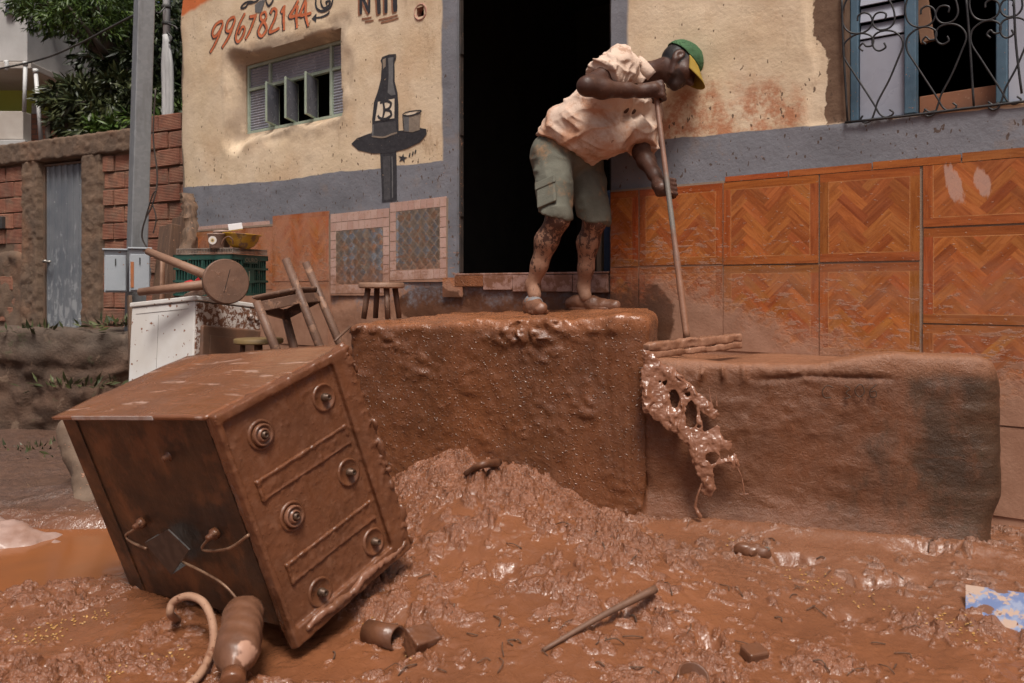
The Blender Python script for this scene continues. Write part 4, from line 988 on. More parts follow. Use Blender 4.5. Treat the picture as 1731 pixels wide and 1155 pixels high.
# ------------------------------------------------------------------ brick yard wall with a metal door
BT = math.atan(.496); BO = np.array([0, 5.78, 0]); bw = empty('brick_wall', BO, 'rough hollow-brick yard wall with a grey corrugated metal door', 'wall', rot=(0, 0, -BT))
ca, sa = math.cos(BT), math.sin(BT)
def buv(px, py):
    t = (px-CX)/F; u = 5.78*t/(ca+sa*t); Y = 5.78-sa*u; return u, H-(py-HY)/F*Y
def slab_rough(name, u0, u1, v0, v1, y_front, y_back, amp, mat, parent, h=.03, seed=0, freq=6, taper=.03):
    """a slab with an uneven front; local x along, y inward, z up"""
    nu = max(3, int((u1-u0)/h)); nv = max(3, int((v1-v0)/h)); uu = np.linspace(u0, u1, nu); vv = np.linspace(v0, v1, nv)
    UU, VV = np.meshgrid(uu, vv, indexing='ij')
    ed = np.minimum(np.minimum(UU-u0, u1-UU), np.minimum(VV-v0, v1-VV)); rd = taper*(1-sstep(0, taper, ed))
    jx = .5*amp*vnoise(UU*freq+9, VV*freq, None, seed+5); jz = .5*amp*vnoise(UU*freq, VV*freq+9, None, seed+6)
    YY = y_front-amp*fbm(UU*freq, VV*freq, None, 4, seed)+rd
    A = np.stack([UU+jx, YY, VV+jz], -1).reshape(-1, 3).tolist(); Fc = [list(map(int, f)) for f in grid_faces(nu, nv)]
    ring = [i*nv for i in range(nu)]+[(nu-1)*nv+j for j in range(1, nv)]+[i*nv+nv-1 for i in range(nu-2, -1, -1)]+[j for j in range(nv-2, 0, -1)]
    b = len(A); A += [[A[k][0], y_back, A[k][2]] for k in ring]; m = len(ring)
    Fc += [[ring[k], b+k, b+(k+1) % m, ring[(k+1) % m]] for k in range(m)]; Fc.append([b+k for k in range(m)])
    return mesh_obj(name, A, Fc, mat, parent, smooth=True, world=False)
n = NT('rough_mortar'); c = n.co(bw); v = n.rng(n.noise(c, 5, 5, .65), .3, .7)
col = n.mix(v, (.165, .105, .068), (.095, .062, .042)); col = n.mix(n.M('MULTIPLY', n.rng(n.noise(c, 2.2, 4), .5, .7), .6), col, (.22, .105, .055))
M_MORTAR = n.done(col, .92, n.bump(n.noise(c, 45, 6, .7), .8, .012))
n = NT('hollow_brick'); c = n.co(bw); oi = n.N('ShaderNodeObjectInfo').outputs['Random']; x, y, z = n.sep(c)
col = n.mix(oi, (.175, .060, .036), (.26, .105, .062)); col = n.mix(n.M('MULTIPLY', n.rng(n.noise(c, 5, 6, .7), .45, .65), .75), col, (.125, .072, .050))
gro = n.wave(c, 22, .3, 'Z', 1); pale = n.M('MULTIPLY', n.rng(n.wave(c, 22, .5, 'Z', 2), .86, .97), n.rng(n.noise(c, 7, 3), .42, .62))
col = n.mix(n.M('MULTIPLY', pale, .6), col, (.50, .34, .22)); M_BRICK = n.done(col, .9, n.bump(n.M('ADD', gro, n.noise(c, 60, 4)), .55, .006))
wt_ = 2.515
slab_rough('mortar_bed', -9.0, -5.46, -.2, 2.34, .0, .16, .012, M_MORTAR, bw, .05, 311); slab_rough('mortar_bed', -4.62, -3.0, -.2, 2.47, .0, .16, .012, M_MORTAR, bw, .05, 321)
slab_rough('lintel', -9.0, -3.98, 2.315, wt_+.01, -.055, .18, .013, M_MORTAR, bw, .014, 331, 20, .008)
slab_rough('pillar', -4.715, -4.44, .45, 2.325, -.045, .17, .012, M_MORTAR, bw, .014, 341, 18, .008)
slab_rough('pillar', -5.66, -5.40, .45, 2.325, -.045, .17, .014, M_MORTAR, bw, .014, 351, 18, .008)
slab_rough('plaster_coat', -9.0, -5.44, .50, 1.42, -.030, .05, .05, M_MORTAR, bw, .03, 361, 5, .05)
bh, bl, gap = .150, .285, .014
bmesh_variants = []
for k in range(4):
    r_ = random.Random(k+50); mb = MB(); mb.box((0, 0, 0), (bl, .075, bh)); me_v = [(x_+r_.uniform(-.006, .006), y_+r_.uniform(-.004, .004), z_+r_.uniform(-.005, .005)) for x_, y_, z_ in mb.v]
    mb.v = me_v; o = mb.build('brick', M_BRICK, bw, world=False, bevel=.006, segs=1); bmesh_variants.append(o)
proto_used = [False]*4; rb = random.Random(5)
def put_brick(u, v, w_):
    k = rb.randrange(4)
    if not proto_used[k]: o = bmesh_variants[k]; proto_used[k] = True
    else: o = bmesh_variants[k].copy(); COL.objects.link(o); o.parent = bw
    o.location = (u, .020+rb.uniform(-.010, .010), v); o.scale = (w_/bl, 1, 1); o.rotation_euler = (0, rb.uniform(-.02, .02), rb.uniform(-.02, .02))
for row in range(13):
    v = .50+row*(bh+gap)+bh/2
    if v < .55: continue
    for (a0, a1) in ((-4.44, -3.02), (-6.75, -5.66)):
        if v > 2.25 and a0 < -5: continue
        u = a0+.02+(.0 if row % 2 else -.14)
        while u < a1-.03:
            s0 = max(u, a0+.02); s1 = min(u+bl, a1)
            if s1-s0 > .07 and not (v > 2.3 and s0 < -3.98) and not (v < 1.40 and a0 < -5 and rb.random() < .5): put_brick((s0+s1)/2, v, s1-s0)
            u += bl+gap
for k in range(4):
    if not proto_used[k]: bpy.data.objects.remove(bmesh_variants[k])
# corrugated door
n = NT('grey_door_paint'); c = n.co(bw); x, y, z = n.sep(c)
col = n.mix(n.rng(n.noise(c, 3, 5), .3, .7), (.115, .128, .148), (.175, .185, .200)); col = n.mix(n.M('MULTIPLY', n.rng(n.M('ADD', n.noise(n.map(c, (3, 1, 1)), 7, 5, .7), n.rng(z, .6, 2.2, .12, -.06)), .60, .70), .6), col, (.36, .37, .38))
col = n.mix(n.rng(n.noise(n.map(c, (1, 1, 2.2)), 22, 2, .5), .73, .75), col, (.50, .50, .47)); M_GDOOR = n.done(col, .55, n.bump(n.noise(c, 30, 4), .2, .004), Metallic=.1)
door = empty('door', (0, 0, 0), parent=bw)
d0, d1, dz0, dz1 = -5.385, -4.725, .55, 2.285
V = []; prof = []; m = 7; wu = (d1-d0)/m
for k in range(m):
    a = d0+k*wu; prof += [(a, .045), (a+wu*.30, .045), (a+wu*.36, .030), (a+wu*.64, .030), (a+wu*.70, .045)]
prof.append((d1, .045)); V = [(a, y_, z_) for z_ in (dz0, dz1) for a, y_ in prof]; L = len(prof)
mesh_obj('corrugated_sheet', V, [(i, i+1, L+i+1, L+i) for i in range(L-1)], M_GDOOR, door, world=False)
mb = MB(); mb.box2((d0-.012, .02, dz0), (d0+.012, .06, dz1)); mb.box2((d1-.012, .02, dz0), (d1+.012, .06, dz1)); mb.box2((d0+.013, .02, dz1-.02), (d1-.013, .06, dz1)); mb.build('door_frame', simple('rusty_frame', (.10, .07, .05), (.14, .08, .05), rough=(.6, .8)), door, world=False, bevel=.003)
mb = MB(); mb.cyl((d0+.06, .03, 1.29), (d0+.06, -.02, 1.29), .016); mb.cyl((d0+.045, -.02, 1.29), (d0+.17, -.02, 1.285), .009); mb.build('handle', simple('dull_steel', (.45, .43, .40), (.3, .28, .25), rough=(.3, .5), metal=.8), door, True, world=False)
a, b = buv(6, 377); mb = MB(); mb.box((a-.02, -.03, b), (.16, .05, .13)); mb.box((a-.02, -.058, b+.03), (.12, .008, .02)); mb.build('mail_slot', simple('slot_dark', (.03, .03, .03), (.06, .055, .05), rough=(.5, .7)), bw, world=False, bevel=.004)

# ------------------------------------------------------------------ retaining wall and terrace
n = NT('earthy_concrete'); c = n.co(); x, y, z = n.sep(c)
col = n.mix(n.rng(n.noise(c, 4, 5, .65), .3, .7), (.098, .052, .031), (.055, .031, .019)); col = n.mix(n.rng(n.noise(c, 7, 4, .6), .60, .66), col, (.15, .095, .063)); col = n.mix(n.M('MULTIPLY', n.rng(z, .62, .78), .5), col, (.095, .075, .058))
col = n.mix(n.M('MULTIPLY', n.rng(n.noise(c, 9, 5, .7), .58, .68), .5), col, (.06, .07, .03)); M_EARTH = n.done(col, .85, n.bump(n.noise(c, 35, 6, .7), .9, .015))
S = SDF((-6.0, 5.25, -.15), (-2.3, 7.0, .86), .022); X, Y, Z = S.coords()
yf = 5.55+.10*sstep(-2.9, -2.4, X); tp = .712-.045*np.clip(Y-5.55, 0, 3)
d = -SDF.smin(-(yf-Y), -(Z-tp), .05); d = np.maximum(d, X+2.45)
d = d-.05*fbm(X*3.2, Y*3.2, Z*3.2, 4, 401)-.035*fbm(X*11, Y*11, Z*11, 3, 404)-.03*np.maximum(billow(X+Y*0, Z, 6, 402), 0)*sstep(.66, .5, Z)+.02*np.exp(-((Z-.46-.05*vnoise(X*2, X*0, None, 403))/.03)**2)
S.D = d.astype(np.float32); rw_ = S.build('retaining_wall', M_EARTH); tag(rw_, 'crumbling dark earth and concrete retaining wall below the brick wall', 'wall')
tx = np.linspace(-14, -2.3, 40); ty = np.linspace(6.9, 10.5, 16); TX, TY = np.meshgrid(tx, ty, indexing='ij'); TZ = .64-.045*np.clip(TY-6.6, 0, 1.5)+.02*fbm(TX*2, TY*2, None, 3, 411)
ter = mesh_obj('terrace', np.stack([TX, TY, TZ], -1).reshape(-1, 3), grid_faces(40, 16), M_EARTH, smooth=True); tag(ter, 'earth terrace at the foot of the brick wall', None, None, 'structure')

# ------------------------------------------------------------------ leaves
def leaf_mat(name, c1, c2):
    n = NT(name); c = n.co(); oi = n.attr('shade'); col = n.mix(oi, c1, c2); return n.done(col, .45, None, Specular_IOR_Level=.35)
def leaves(name, pts, dirs, ln, wd, mat, parent, jit=.35, seed=1):
    r = np.random.default_rng(seed); m = len(pts); P = np.asarray(pts, np.float32); Dv = np.asarray(dirs, np.float32)
    Dv = Dv+r.normal(0, jit, Dv.shape); Dv /= np.linalg.norm(Dv, axis=1, keepdims=True)
    S_ = np.cross(Dv, r.normal(0, 1, Dv.shape)+np.array([0, 0, 1.2])); S_ /= np.linalg.norm(S_, axis=1, keepdims=True)+1e-6
    Nn = np.cross(S_, Dv); l = (ln*r.uniform(.6, 1.25, m))[:, None]; w_ = (wd*r.uniform(.7, 1.2, m))[:, None]
    A = P; B = P+Dv*l*.45+S_*w_*.5-Nn*w_*.12; C_ = P+Dv*l-Nn*l*.12; E_ = P+Dv*l*.45-S_*w_*.5-Nn*w_*.12; Mi = P+Dv*l*.5+Nn*w_*.05
    V = np.stack([A, B, C_, E_, Mi], 1).reshape(-1, 3); b = np.arange(m)[:, None]*5
    T = np.concatenate([b+np.array([[0, 4, 1]]), b+np.array([[1, 4, 2]]), b+np.array([[0, 3, 4]]), b+np.array([[3, 2, 4]])])
    o = mesh_obj(name, V, T, mat, parent); set_attr(o, 'shade', np.repeat(r.uniform(0, 1, m)**1.4, 5)); return o
M_LEAF1 = leaf_mat('dark_tree_leaf', (.008, .015, .005), (.046, .064, .018)); M_LEAF2 = leaf_mat('bright_feathery_leaf', (.035, .070, .012), (.090, .140, .024)); M_LEAF3 = leaf_mat('shrub_leaf', (.022, .032, .012), (.085, .095, .036))
M_BARK = simple('grey_bark', (.085, .065, .05), (.05, .04, .03), stretch=(6, 6, 1), rough=(.8, .9), bump=.6)
def tree(label, blobs, nleaf, ln, wd, mat, trunk, seed, name='tree', cat='tree', down=-.5):
    r = np.random.default_rng(seed); base = trunk[0]
    t = empty(name, base, label, cat)
    pts = []; dirs = []; tot = sum(b[3] for b in blobs)
    for (px, py, d, rad) in blobs:
        c_ = at(px, py, d); k = int(nleaf*rad/tot); nb = max(6, k//26)
        for _ in range(nb):                       # small sprays of leaves along a twig
            q = r.normal(0, 1, 3); q /= np.linalg.norm(q); o = c_+q*rad*r.uniform(.35, 1.05)*np.array([1.15, 1, .8]); dd = q+r.normal(0, .4, 3)+np.array([0, 0, down]); dd /= np.linalg.norm(dd); L_ = rad*.5
            for _ in range(26):
                s_ = r.uniform(0, 1); side = r.normal(0, 1, 3); pts.append(o+dd*s_*L_+side*.02); dirs.append(dd*.8+side*.55+np.array([0, 0, -.3]))
    leaves('crown', pts, dirs, ln, wd, mat, t, seed=seed)
    mb = MB(); mb.tube(catmull(trunk, 5), list(np.linspace(.16, .05, 5*(len(trunk)-1)+1)), 8)
    for (px, py, d, rad) in blobs:
        c_ = at(px, py, d); m_ = trunk[-1]; mb.tube(catmull([trunk[len(trunk)//2], (trunk[len(trunk)//2]+c_)/2+r.normal(0, .15, 3), c_+r.normal(0, rad*.3, 3)], 4), list(np.linspace(.06, .012, 9)), 6)
    mb.build('trunk', M_BARK, t, True); return t
g = lambda px, py, d, z=.2: np.array([at(px, py, d)[0], d, z])
tree('tall dark leafy tree filling the gap left of the bar', [(215, 60, 10.5, .75), (270, 30, 10, .7), (285, 120, 9.6, .5), (225, 120, 11, .55), (255, 150, 9.8, .5), (160, 40, 17, 1.1), (235, 90, 13, .8), (150, 120, 17, 1.2), (290, 60, 12, .8), (290, 190, 9.2, .35), (228, 190, 10, .42)], 15000, .15, .052, M_LEAF1, [g(215, 0, 10.8), at(212, 300, 10.8), at(205, 150, 10.7), at(220, 40, 10.6)], 11)
tree('bright feathery branch hanging over the far house', [(105, -5, 9.3, .42), (145, 18, 9.1, .40), (75, 12, 9.5, .28), (170, -20, 9.2, .45), (60, -30, 9.6, .4)], 9000, .085, .020, M_LEAF2, [g(190, 0, 9.6), at(195, 300, 9.6), at(185, 100, 9.5), at(150, 10, 9.3)], 12, down=-.15)
tree('loose shrub with narrow drooping leaves above the brick wall', [(142, 172, 8.7, .24), (180, 180, 8.6, .30), (215, 170, 8.8, .30), (150, 205, 8.7, .28), (195, 215, 8.6, .26), (100, 158, 8.8, .14)], 6500, .125, .036, M_LEAF3, [g(160, 0, 8.9, .6), at(160, 330, 8.9), at(158, 240, 8.8), at(155, 180, 8.8)], 13, 'shrub', 'shrub')
tree('small bright plant growing along the top of the brick wall', [(175, 222, 8.35, .12), (205, 218, 8.2, .12), (235, 212, 8.0, .12), (262, 208, 7.8, .10), (296, 195, 7.9, .16)], 1100, .11, .034, M_LEAF2, [g(220, 0, 8.5, .6), at(220, 300, 8.4), at(222, 250, 8.3)], 14, 'plant', 'plant', down=.2)

# ------------------------------------------------------------------ far house, upper left
fh = empty('far_house', at(40, 330, 11.5), 'grey and lime green house with a balcony beyond the yard wall', 'house')
M_FGREY = simple('far_grey_plaster', (.42, .41, .40), (.33, .32, .31), 2, (.85, .95), mud=.05); M_FLIME = simple('lime_green_plaster', (.44, .52, .10), (.38, .45, .085), 2, (.8, .9)); M_FWHITE = simple('stained_white_plaster', (.46, .42, .38), (.36, .31, .27), 2, (.8, .9))
n = NT('far_brickwork'); c = n.co(); bt_ = n.N('ShaderNodeTexBrick'); n.L(n.map(c, (1, 1, 1), (math.pi/2, 0, 0)), bt_.inputs['Vector']); bt_.inputs['Scale'].default_value = 3.2; bt_.inputs['Color1'].default_value = (.24, .095, .055, 1); bt_.inputs['Color2'].default_value = (.30, .13, .08, 1); bt_.inputs['Mortar'].default_value = (.14, .09, .07, 1); bt_.inputs['Mortar Size'].default_value = .03
M_FBRICK = n.done(bt_.outputs[0], .9, n.bump(bt_.outputs[1], -.4, .01))
def fbox(name, p0, p1, d0, d1, mat, parent=fh, bevel=.01):
    a = at(p0[0], p0[1], d0); b = at(p1[0], p1[1], d0); mb = MB(); mb.box2((a[0], d0, b[2]), (b[0], d1, a[2])); return mb.build(name, mat, parent, bevel=bevel)
fbox('upper_wall', (-220, -200), (46, 104), 11.5, 15, M_FGREY); fbox('balcony_slab', (-220, 104.5), (52, 116), 11.35, 14, M_FWHITE)
fbox('green_wall', (-220, 116.5), (100, 250), 12.6, 15.5, M_FLIME); fbox('brick_side', (47, -10), (132, 260), 13.0, 16.0, M_FBRICK); fbox('column', (102, 20), (112, 245), 12.55, 12.75, M_FGREY)
pr = fbox('parapet', (-220, 188), (39, 236), 11.4, 11.6, M_FWHITE); fbox('parapet_side', (40, 192), (95, 250), 12.2, 12.35, M_FBRICK); fbox('parapet_base', (-220, 236.5), (42, 246), 11.3, 12.5, M_FGREY); fbox('base_wall', (-220, 246.5), (130, 420), 12.0, 15, M_FBRICK)
wn_ = fbox('window', (7, 4), (22, 25), 11.44, 11.47, simple('far_window_frame', (.5, .5, .5), (.4, .4, .4), rough=(.5, .7))); fbox('pane', (9, 7), (20, 14), 11.425, 11.438, simple('far_glass', (.03, .035, .05), (.05, .055, .07), rough=(.1, .2)), wn_, 0); fbox('pane', (9, 16), (20, 23), 11.425, 11.438, bpy.data.materials['far_glass'], wn_, 0)
M_PVC = simple('white_pipe', (.60, .60, .60), (.50, .50, .49), 3, (.4, .6))
for (a, b, d) in (((43, 106), (41, 190), 11.2), ((60, 118), (70, 246), 11.1)):
    mb = MB(); mb.cyl(at(*a, d), at(*b, d), .026, None, 12); mb.lathe([(.034, 0), (.034, .06)], at(*a, d)-np.array([0, 0, .05]), (0, 0, 1), 12); mb.build('drain_pipe', M_PVC, fh, True)
mb = MB(); mb.tube(catmull([at(10, 103, 11.2), at(12, 112, 11.2), at(9, 118, 11.2)], 4), .03, 10); mb.build('pipe_elbow', M_PVC, fh, True)
fbox('doorway', (53, 175), (64, 200), 12.50, 12.56, simple('far_white_cloth', (.55, .55, .58), (.45, .45, .48)))

# ------------------------------------------------------------------ poles, meters, cable
n = NT('galvanised_steel'); c = n.co(); col = n.mix(n.voro(c, 40, 'F1', 1), (.215, .225, .235), (.27, .28, .29), 'MIX'); col = n.mix(n.M('MULTIPLY', n.rng(n.noise(n.map(c, (4, 4, .6)), 4, 5), .5, .7), .5), col, (.15, .15, .15))
M_GALV = n.done(col, .5, n.bump(n.noise(c, 40, 3), .1, .003), Metallic=.35)
pole = empty('steel_pole', g(231, 0, 6.2, .02), 'square grey galvanised steel pole standing before the brick wall', 'pole')
a, b = at(249, -160, 6.2), at(229, 520, 6.2); a = b+(a-b)*1.0; b = b+(b-a)*.55
mb = MB(); mb.bar(b, a, .125, .125, (.75, .66, 0)); mb.build('post', M_GALV, pole, bevel=.008)
mb = MB(); mb.tube(catmull([at(263, 150, 6.1), at(259, 230, 6.1), at(266, 300, 6.08), at(258, 345, 6.05), at(246, 370, 6.05), at(240, 400, 6.08), at(252, 425, 6.08)], 6), .006, 6); mb.tube(catmull([at(258, 345, 6.05), at(264, 370, 6.04), at(259, 395, 6.04)], 5), .005, 6); mb.tube(catmull([at(246, 368, 6.05), at(258, 330, 6.02), at(265, 322, 6.02)], 5), .005, 6)
mb.build('cable', simple('old_brown_cable', (.045, .032, .025), (.03, .022, .018)), pole, True)
M_MBOX = simple('meter_box_grey', (.36, .39, .42), (.30, .33, .36), 5, (.45, .6), mud=.12, mudscale=7, mudcol=(.35, .17, .09))
def meter(label, x0, x1, y0, y1, xs, d, yaw):
    """front from x0 to xs, right side from xs to x1"""
    t = empty('meter_box', at((x0+x1)/2, y1, d), label, 'meter box', 'grey meter boxes on the steel pole')
    hgt = (y1-y0)/F*d; c_ = at((x0+x1)/2, (y0+y1)/2, d+.06); R = np.array(Matrix.Rotation(yaw, 3, 'Z')); w_ = (xs-x0)/F*d/math.cos(yaw)*1.02; dp = .17
    mb = MB(); mb.box(c_, (w_, dp, hgt), R); mb.build('case', M_MBOX, t, bevel=.006)
    mb = MB(); mb.box(c_+R@np.array([0, -dp/2-.006, -.012]), (w_-.012, .010, hgt-.05), R); dr = mb.build('lid', M_MBOX, t, bevel=.003)
    mb = MB(); mb.box(c_+R@np.array([0, -.008, hgt/2+.007]), (w_+.025, dp+.03, .012), R); mb.build('hood', M_MBOX, t, bevel=.003)
    mb = MB(); mb.box(c_+R@np.array([-.02*0, -dp/2-.0135, hgt*.22]), (.008, .004, .05), R); mb.build('keyhole', bpy.data.materials['slot_dark'], t)
    return t, c_, R, w_, dp, hgt
meter('plain grey meter box, the left of the two on the steel pole', 175, 216, 424, 495, 205, 5.92, math.radians(26))
t_, c_, R_, w_, dp, hgt = meter('grey meter box with a rust streak, right of its twin on the steel pole', 214, 258, 422, 494, 242, 5.78, math.radians(26))
mb = MB(); mb.box(c_+R_@np.array([-w_/2+.018, -dp/2-.0135, -.03]), (.022, .003, hgt*.6), R_); mb.build('rust_streak', simple('orange_rust', (.42, .14, .045), (.30, .12, .05), 20), t_)
mb = MB(); mb.box(c_+R_@np.array([w_/2+.004, 0, -.02]), (.008, .07, .08), R_); mb.build('side_cover', M_MBOX, t_, bevel=.002)
# white service mast with bundled conduits
mast = empty('service_mast', g(283, 0, 7.7, .55), 'pale conduit mast with strapped cables beside the bar corner', 'mast'); mast.location = Vector(at(285, 212, 7.75)) - Vector((0, 0, 1.9))
M_MAST = simple('weathered_white_conduit', (.46, .46, .46), (.33, .33, .33), 4, (.5, .7), stretch=(5, 5, 1))
mb = MB(); mb.cyl(at(281, -150, 7.75), at(282, 120, 7.75), .034, None, 12); mb.build('conduit', M_MAST, mast, True)
for (a, b, r_) in ((278, 279, .030), (284, 285, .034), (289, 290, .022)):
    mb = MB(); mb.tube(catmull([at(281, 60, 7.72), at(a, 110, 7.70), at(b, 160, 7.70), at(b, 212, 7.70), at(b, 420, 7.7)], 4), r_, 10); mb.build('conduit', M_MAST, mast, True)
for y_ in (12, 40, 92):
    mb = MB(); mb.lathe([(.038, -.02), (.044, -.008), (.044, .008), (.038, .02)], at(281.5, y_, 7.75), (0, 0, 1), 12); mb.build('strap', bpy.data.materials['slot_dark'], mast, True)
mb = MB(); mb.tube(catmull([at(279, 12, 7.7), at(270, 22, 7.65), at(262, 20, 7.6)], 4), .008, 6); mb.tube(catmull([at(284, 40, 7.7), at(296, 45, 7.68), at(300, 50, 7.66)], 4), .008, 6); mb.tube(catmull([at(283, 55, 7.7), at(290, 64, 7.68), at(286, 74, 7.68)], 4), .010, 6); mb.build('loose_wire', bpy.data.materials['slot_dark'], mast, True)
mb = MB(); mb.tube(catmull([at(-60, 128, 9.5), at(60, 103, 9), at(130, 76, 8.5), at(190, 45, 8), at(240, 20, 7.6), at(262, 18, 7.4)], 8), .011, 6); cb = mb.build('overhead_cable', bpy.data.materials['slot_dark'], None, True); tag(cb, 'thin black overhead cable sagging from the far house to the poles', 'cable')

# ------------------------------------------------------------------ the tipped stove
SR = np.array([[-0.8031, 0.5373, 0.2576], [0.5886, 0.7826, 0.2025], [-0.0928, 0.3142, -0.9448]]); SO = np.array([-0.7968, 2.0882, H-.3317])
SA, SB, SCc = .855, .497, .708                         # body height (a), cooktop short side (b), cooktop long side (c)
stove = empty('stove', SO, 'mud-coated six-burner stove tipped on its corner in the foreground', 'stove', rot=Matrix(SR.tolist()).to_euler())
def stove_pt(px, py, y=0.):
    o = SR.T@(np.array([0, 0, H])-SO); d = SR.T@(at(px, py, 1.)-np.array([0, 0, H])); t = (y-o[1])/d[1]; return o+d*t
def stove_px(px, py, x=0.):
    o = SR.T@(np.array([0, 0, H])-SO); d = SR.T@(at(px, py, 1.)-np.array([0, 0, H])); t = (x-o[0])/d[0]; return o+d*t
n = NT('mud_film_metal'); c = n.co(stove); v = n.rng(n.noise(c, 6, 5, .6), .3, .7)
col = n.mix(v, (.155, .058, .026), (.118, .046, .022)); col = n.mix(n.M('MULTIPLY', n.rng(n.noise(c, 34, 4, .65), .5, .7), .5), col, (.20, .092, .052))
hh = n.M('ADD', n.noise(c, 26, 5, .6, .6), n.M('MULTIPLY', n.rng(n.voro(c, 55), .0, .25, 1., 0.), .35)); M_SMUD = n.done(col, n.rng(n.noise(c, 10, 4), .3, .7, .22, .42), n.bump(hh, .5, .006))
n = NT('mud_highlight_top'); c = n.co(stove); v = n.rng(n.noise(c, 4, 5, .6), .3, .7); stq = n.noise(n.map(c, (2.2, 16, 2), (0, 0, .25)), 2.0, 5, .65, .5)
col = n.mix(v, (.215, .082, .036), (.17, .066, .031)); col = n.mix(n.M('MULTIPLY', n.rng(stq, .57, .66), .75), col, (.46, .31, .245)); M_STOP = n.done(col, n.rng(n.noise(c, 5, 4), .3, .7, .14, .30), n.bump(n.M('ADD', stq, n.M('MULTIPLY', n.noise(c, 16, 4), .5)), .35, .006))  # pale streaks paint wet highlights into the mud colour
n = NT('dark_burnt_panel'); c = n.co(stove); col = n.mix(n.rng(n.noise(n.map(c, (1.5, 1, 4)), 4, 6, .65), .35, .65), (.026, .013, .008), (.062, .026, .012)); col = n.mix(n.M('MULTIPLY', n.rng(n.noise(c, 5, 6, .72), .48, .64), .85), col, (.150, .056, .022)); M_SDARK = n.done(col, n.rng(n.noise(c, 8, 4), .3, .7, .3, .55), n.bump(n.noise(c, 30, 5, .65), .4, .006))
M_SBARE = simple('scuffed_pale_enamel', (.55, .50, .47), (.36, .22, .16), 18, (.3, .5))
SLb = dict(world=False)
mb = MB(); mb.box2((.035, .012, .010), (SA-.01, SB-.02, SCc*.925)); mb.build('body', M_SDARK, stove, bevel=.006, **SLb)
# front frame of the body: a darker recessed panel with raised uprights
for (a, b) in ((.035, .115), (SA-.10, SA-.012)): mb = MB(); mb.box2((a, .008, .012), (b, .0115, SCc*.922)); mb.build('upright_trim', M_SDARK, stove, bevel=.004, **SLb)
# top sheet: dented side panel now facing up
nx_, ny_ = 60, 36; XX, YY = np.meshgrid(np.linspace(-.004, SA+.008, nx_), np.linspace(-.012, SB+.006, ny_), indexing='ij')
ZZ = -.004-.006*fbm(XX*5, YY*5, None, 3, 501)+.010*np.exp(-((YY-.0)/.02)**2)*0
V = np.stack([XX, YY, ZZ], -1).reshape(-1, 3); V2 = V.copy(); V2[:, 2] += .010
q1 = grid_faces(nx_, ny_, True); q2 = grid_faces(nx_, ny_)+len(V)
ring = [i*ny_ for i in range(nx_)]+[(nx_-1)*ny_+j for j in range(1, ny_)]+[i*ny_+ny_-1 for i in range(nx_-2, -1, -1)]+list(range(ny_-2, 0, -1)); m = len(ring)
qs = np.array([[ring[k], ring[(k+1) % m], ring[(k+1) % m]+len(V), ring[k]+len(V)] for k in range(m)])
mesh_obj('top_sheet', np.concatenate([V, V2]), np.concatenate([q1, q2, qs]), M_STOP, stove, smooth=False, world=False)
mb = MB(); mb.box2((.25, -.0145, -.006), (.72, -.0122, .005)); mb.build('bare_edge', M_SBARE, stove, **SLb)
# cooktop plate with raised rim, thickly filmed with mud
def bxs(X, Y, Z, lo, hi, r=.004):
    c_ = [(l+h)/2 for l, h in zip(lo, hi)]; e_ = [(h-l)/2-r for l, h in zip(lo, hi)]; q = [np.abs(v-k)-w_ for v, k, w_ in zip((X, Y, Z), c_, e_)]
    return np.sqrt(np.maximum(q[0], 0)**2+np.maximum(q[1], 0)**2+np.maximum(q[2], 0)**2)+np.minimum(np.maximum(np.maximum(q[0], q[1]), q[2]), 0)-r
rw2 = .016; S = SDF((-.045, -.02, -.02), (.035, SB+.02, SCc+.02), .0042); X, Y, Z = S.coords(); d = bxs(X, Y, Z, (-.010, 0, 0), (.020, SB, SCc))
for (lo, hi) in (((-.024, 0, .002), (.0, rw2, SCc)), ((-.030, SB-.075, .002), (.0, SB, SCc)), ((-.026, 0, .002), (.0, SB, .028)), ((-.024, 0, SCc-.05), (.0, SB, SCc))): d = SDF.smin(d, bxs(X, Y, Z, lo, hi, .005), .008)
S.D = d.astype(np.float32); S.ripple(lambda X, Y, Z: .0016*fbm(X*40, Y*40, Z*40, 3, 505)+.003*np.maximum(vnoise(X*70, Y*70, Z*55, 506)-.35, 0)+.004*np.maximum(vnoise(X*30, Y*30, Z*14, 507)-.2, 0)+.010*np.exp(-((Y-SB)/.03)**2)*np.maximum(fbm(X*50, Y*50, Z*40, 3, 508), 0)*2, .03)
Vv, Q = S.mesh(); cook = mesh_obj('cooktop', Vv, Q, M_SMUD, stove, smooth=True, world=False)
rows = [stove_px(437, 735), stove_px(490, 872), stove_px(537, 1000)]; rows2 = [stove_px(543, 672), stove_px(585, 798), stove_px(627, 915)]
def ridge(c0, c1):
    S = SDF((-.04, .04, c0-.015), (.0, .42, c1+.015), .0036); X, Y, Z = S.coords(); d = bxs(X, Y, Z, (-.0135, .06, c0+.006), (-.004, .40, c1-.006), .003)
    for (lo, hi) in (((-.0185, .055, c0), (-.005, .405, c0+.009)), ((-.0160, .055, c1-.006), (-.005, .405, c1)), ((-.019, .055, c0), (-.005, .064, c1)), ((-.019, .396, c0), (-.005, .405, c1))): d = SDF.smin(d, bxs(X, Y, Z, lo, hi, .003), .006)
    S.D = np.array(d, np.float32); S.ripple(lambda X, Y, Z: .0022*fbm(X*50, Y*50, Z*50, 3, 509)+.004*np.maximum(vnoise(X*60, Y*60, Z*60, 510)-.3, 0), .02); Vv, Q = S.mesh(); mesh_obj('ridge', Vv, Q, M_SMUD, cook, smooth=True, world=False)
z12 = (rows[0][2]+rows[1][2])/2+.01; z23 = (rows[1][2]+rows[2][2])/2+.015
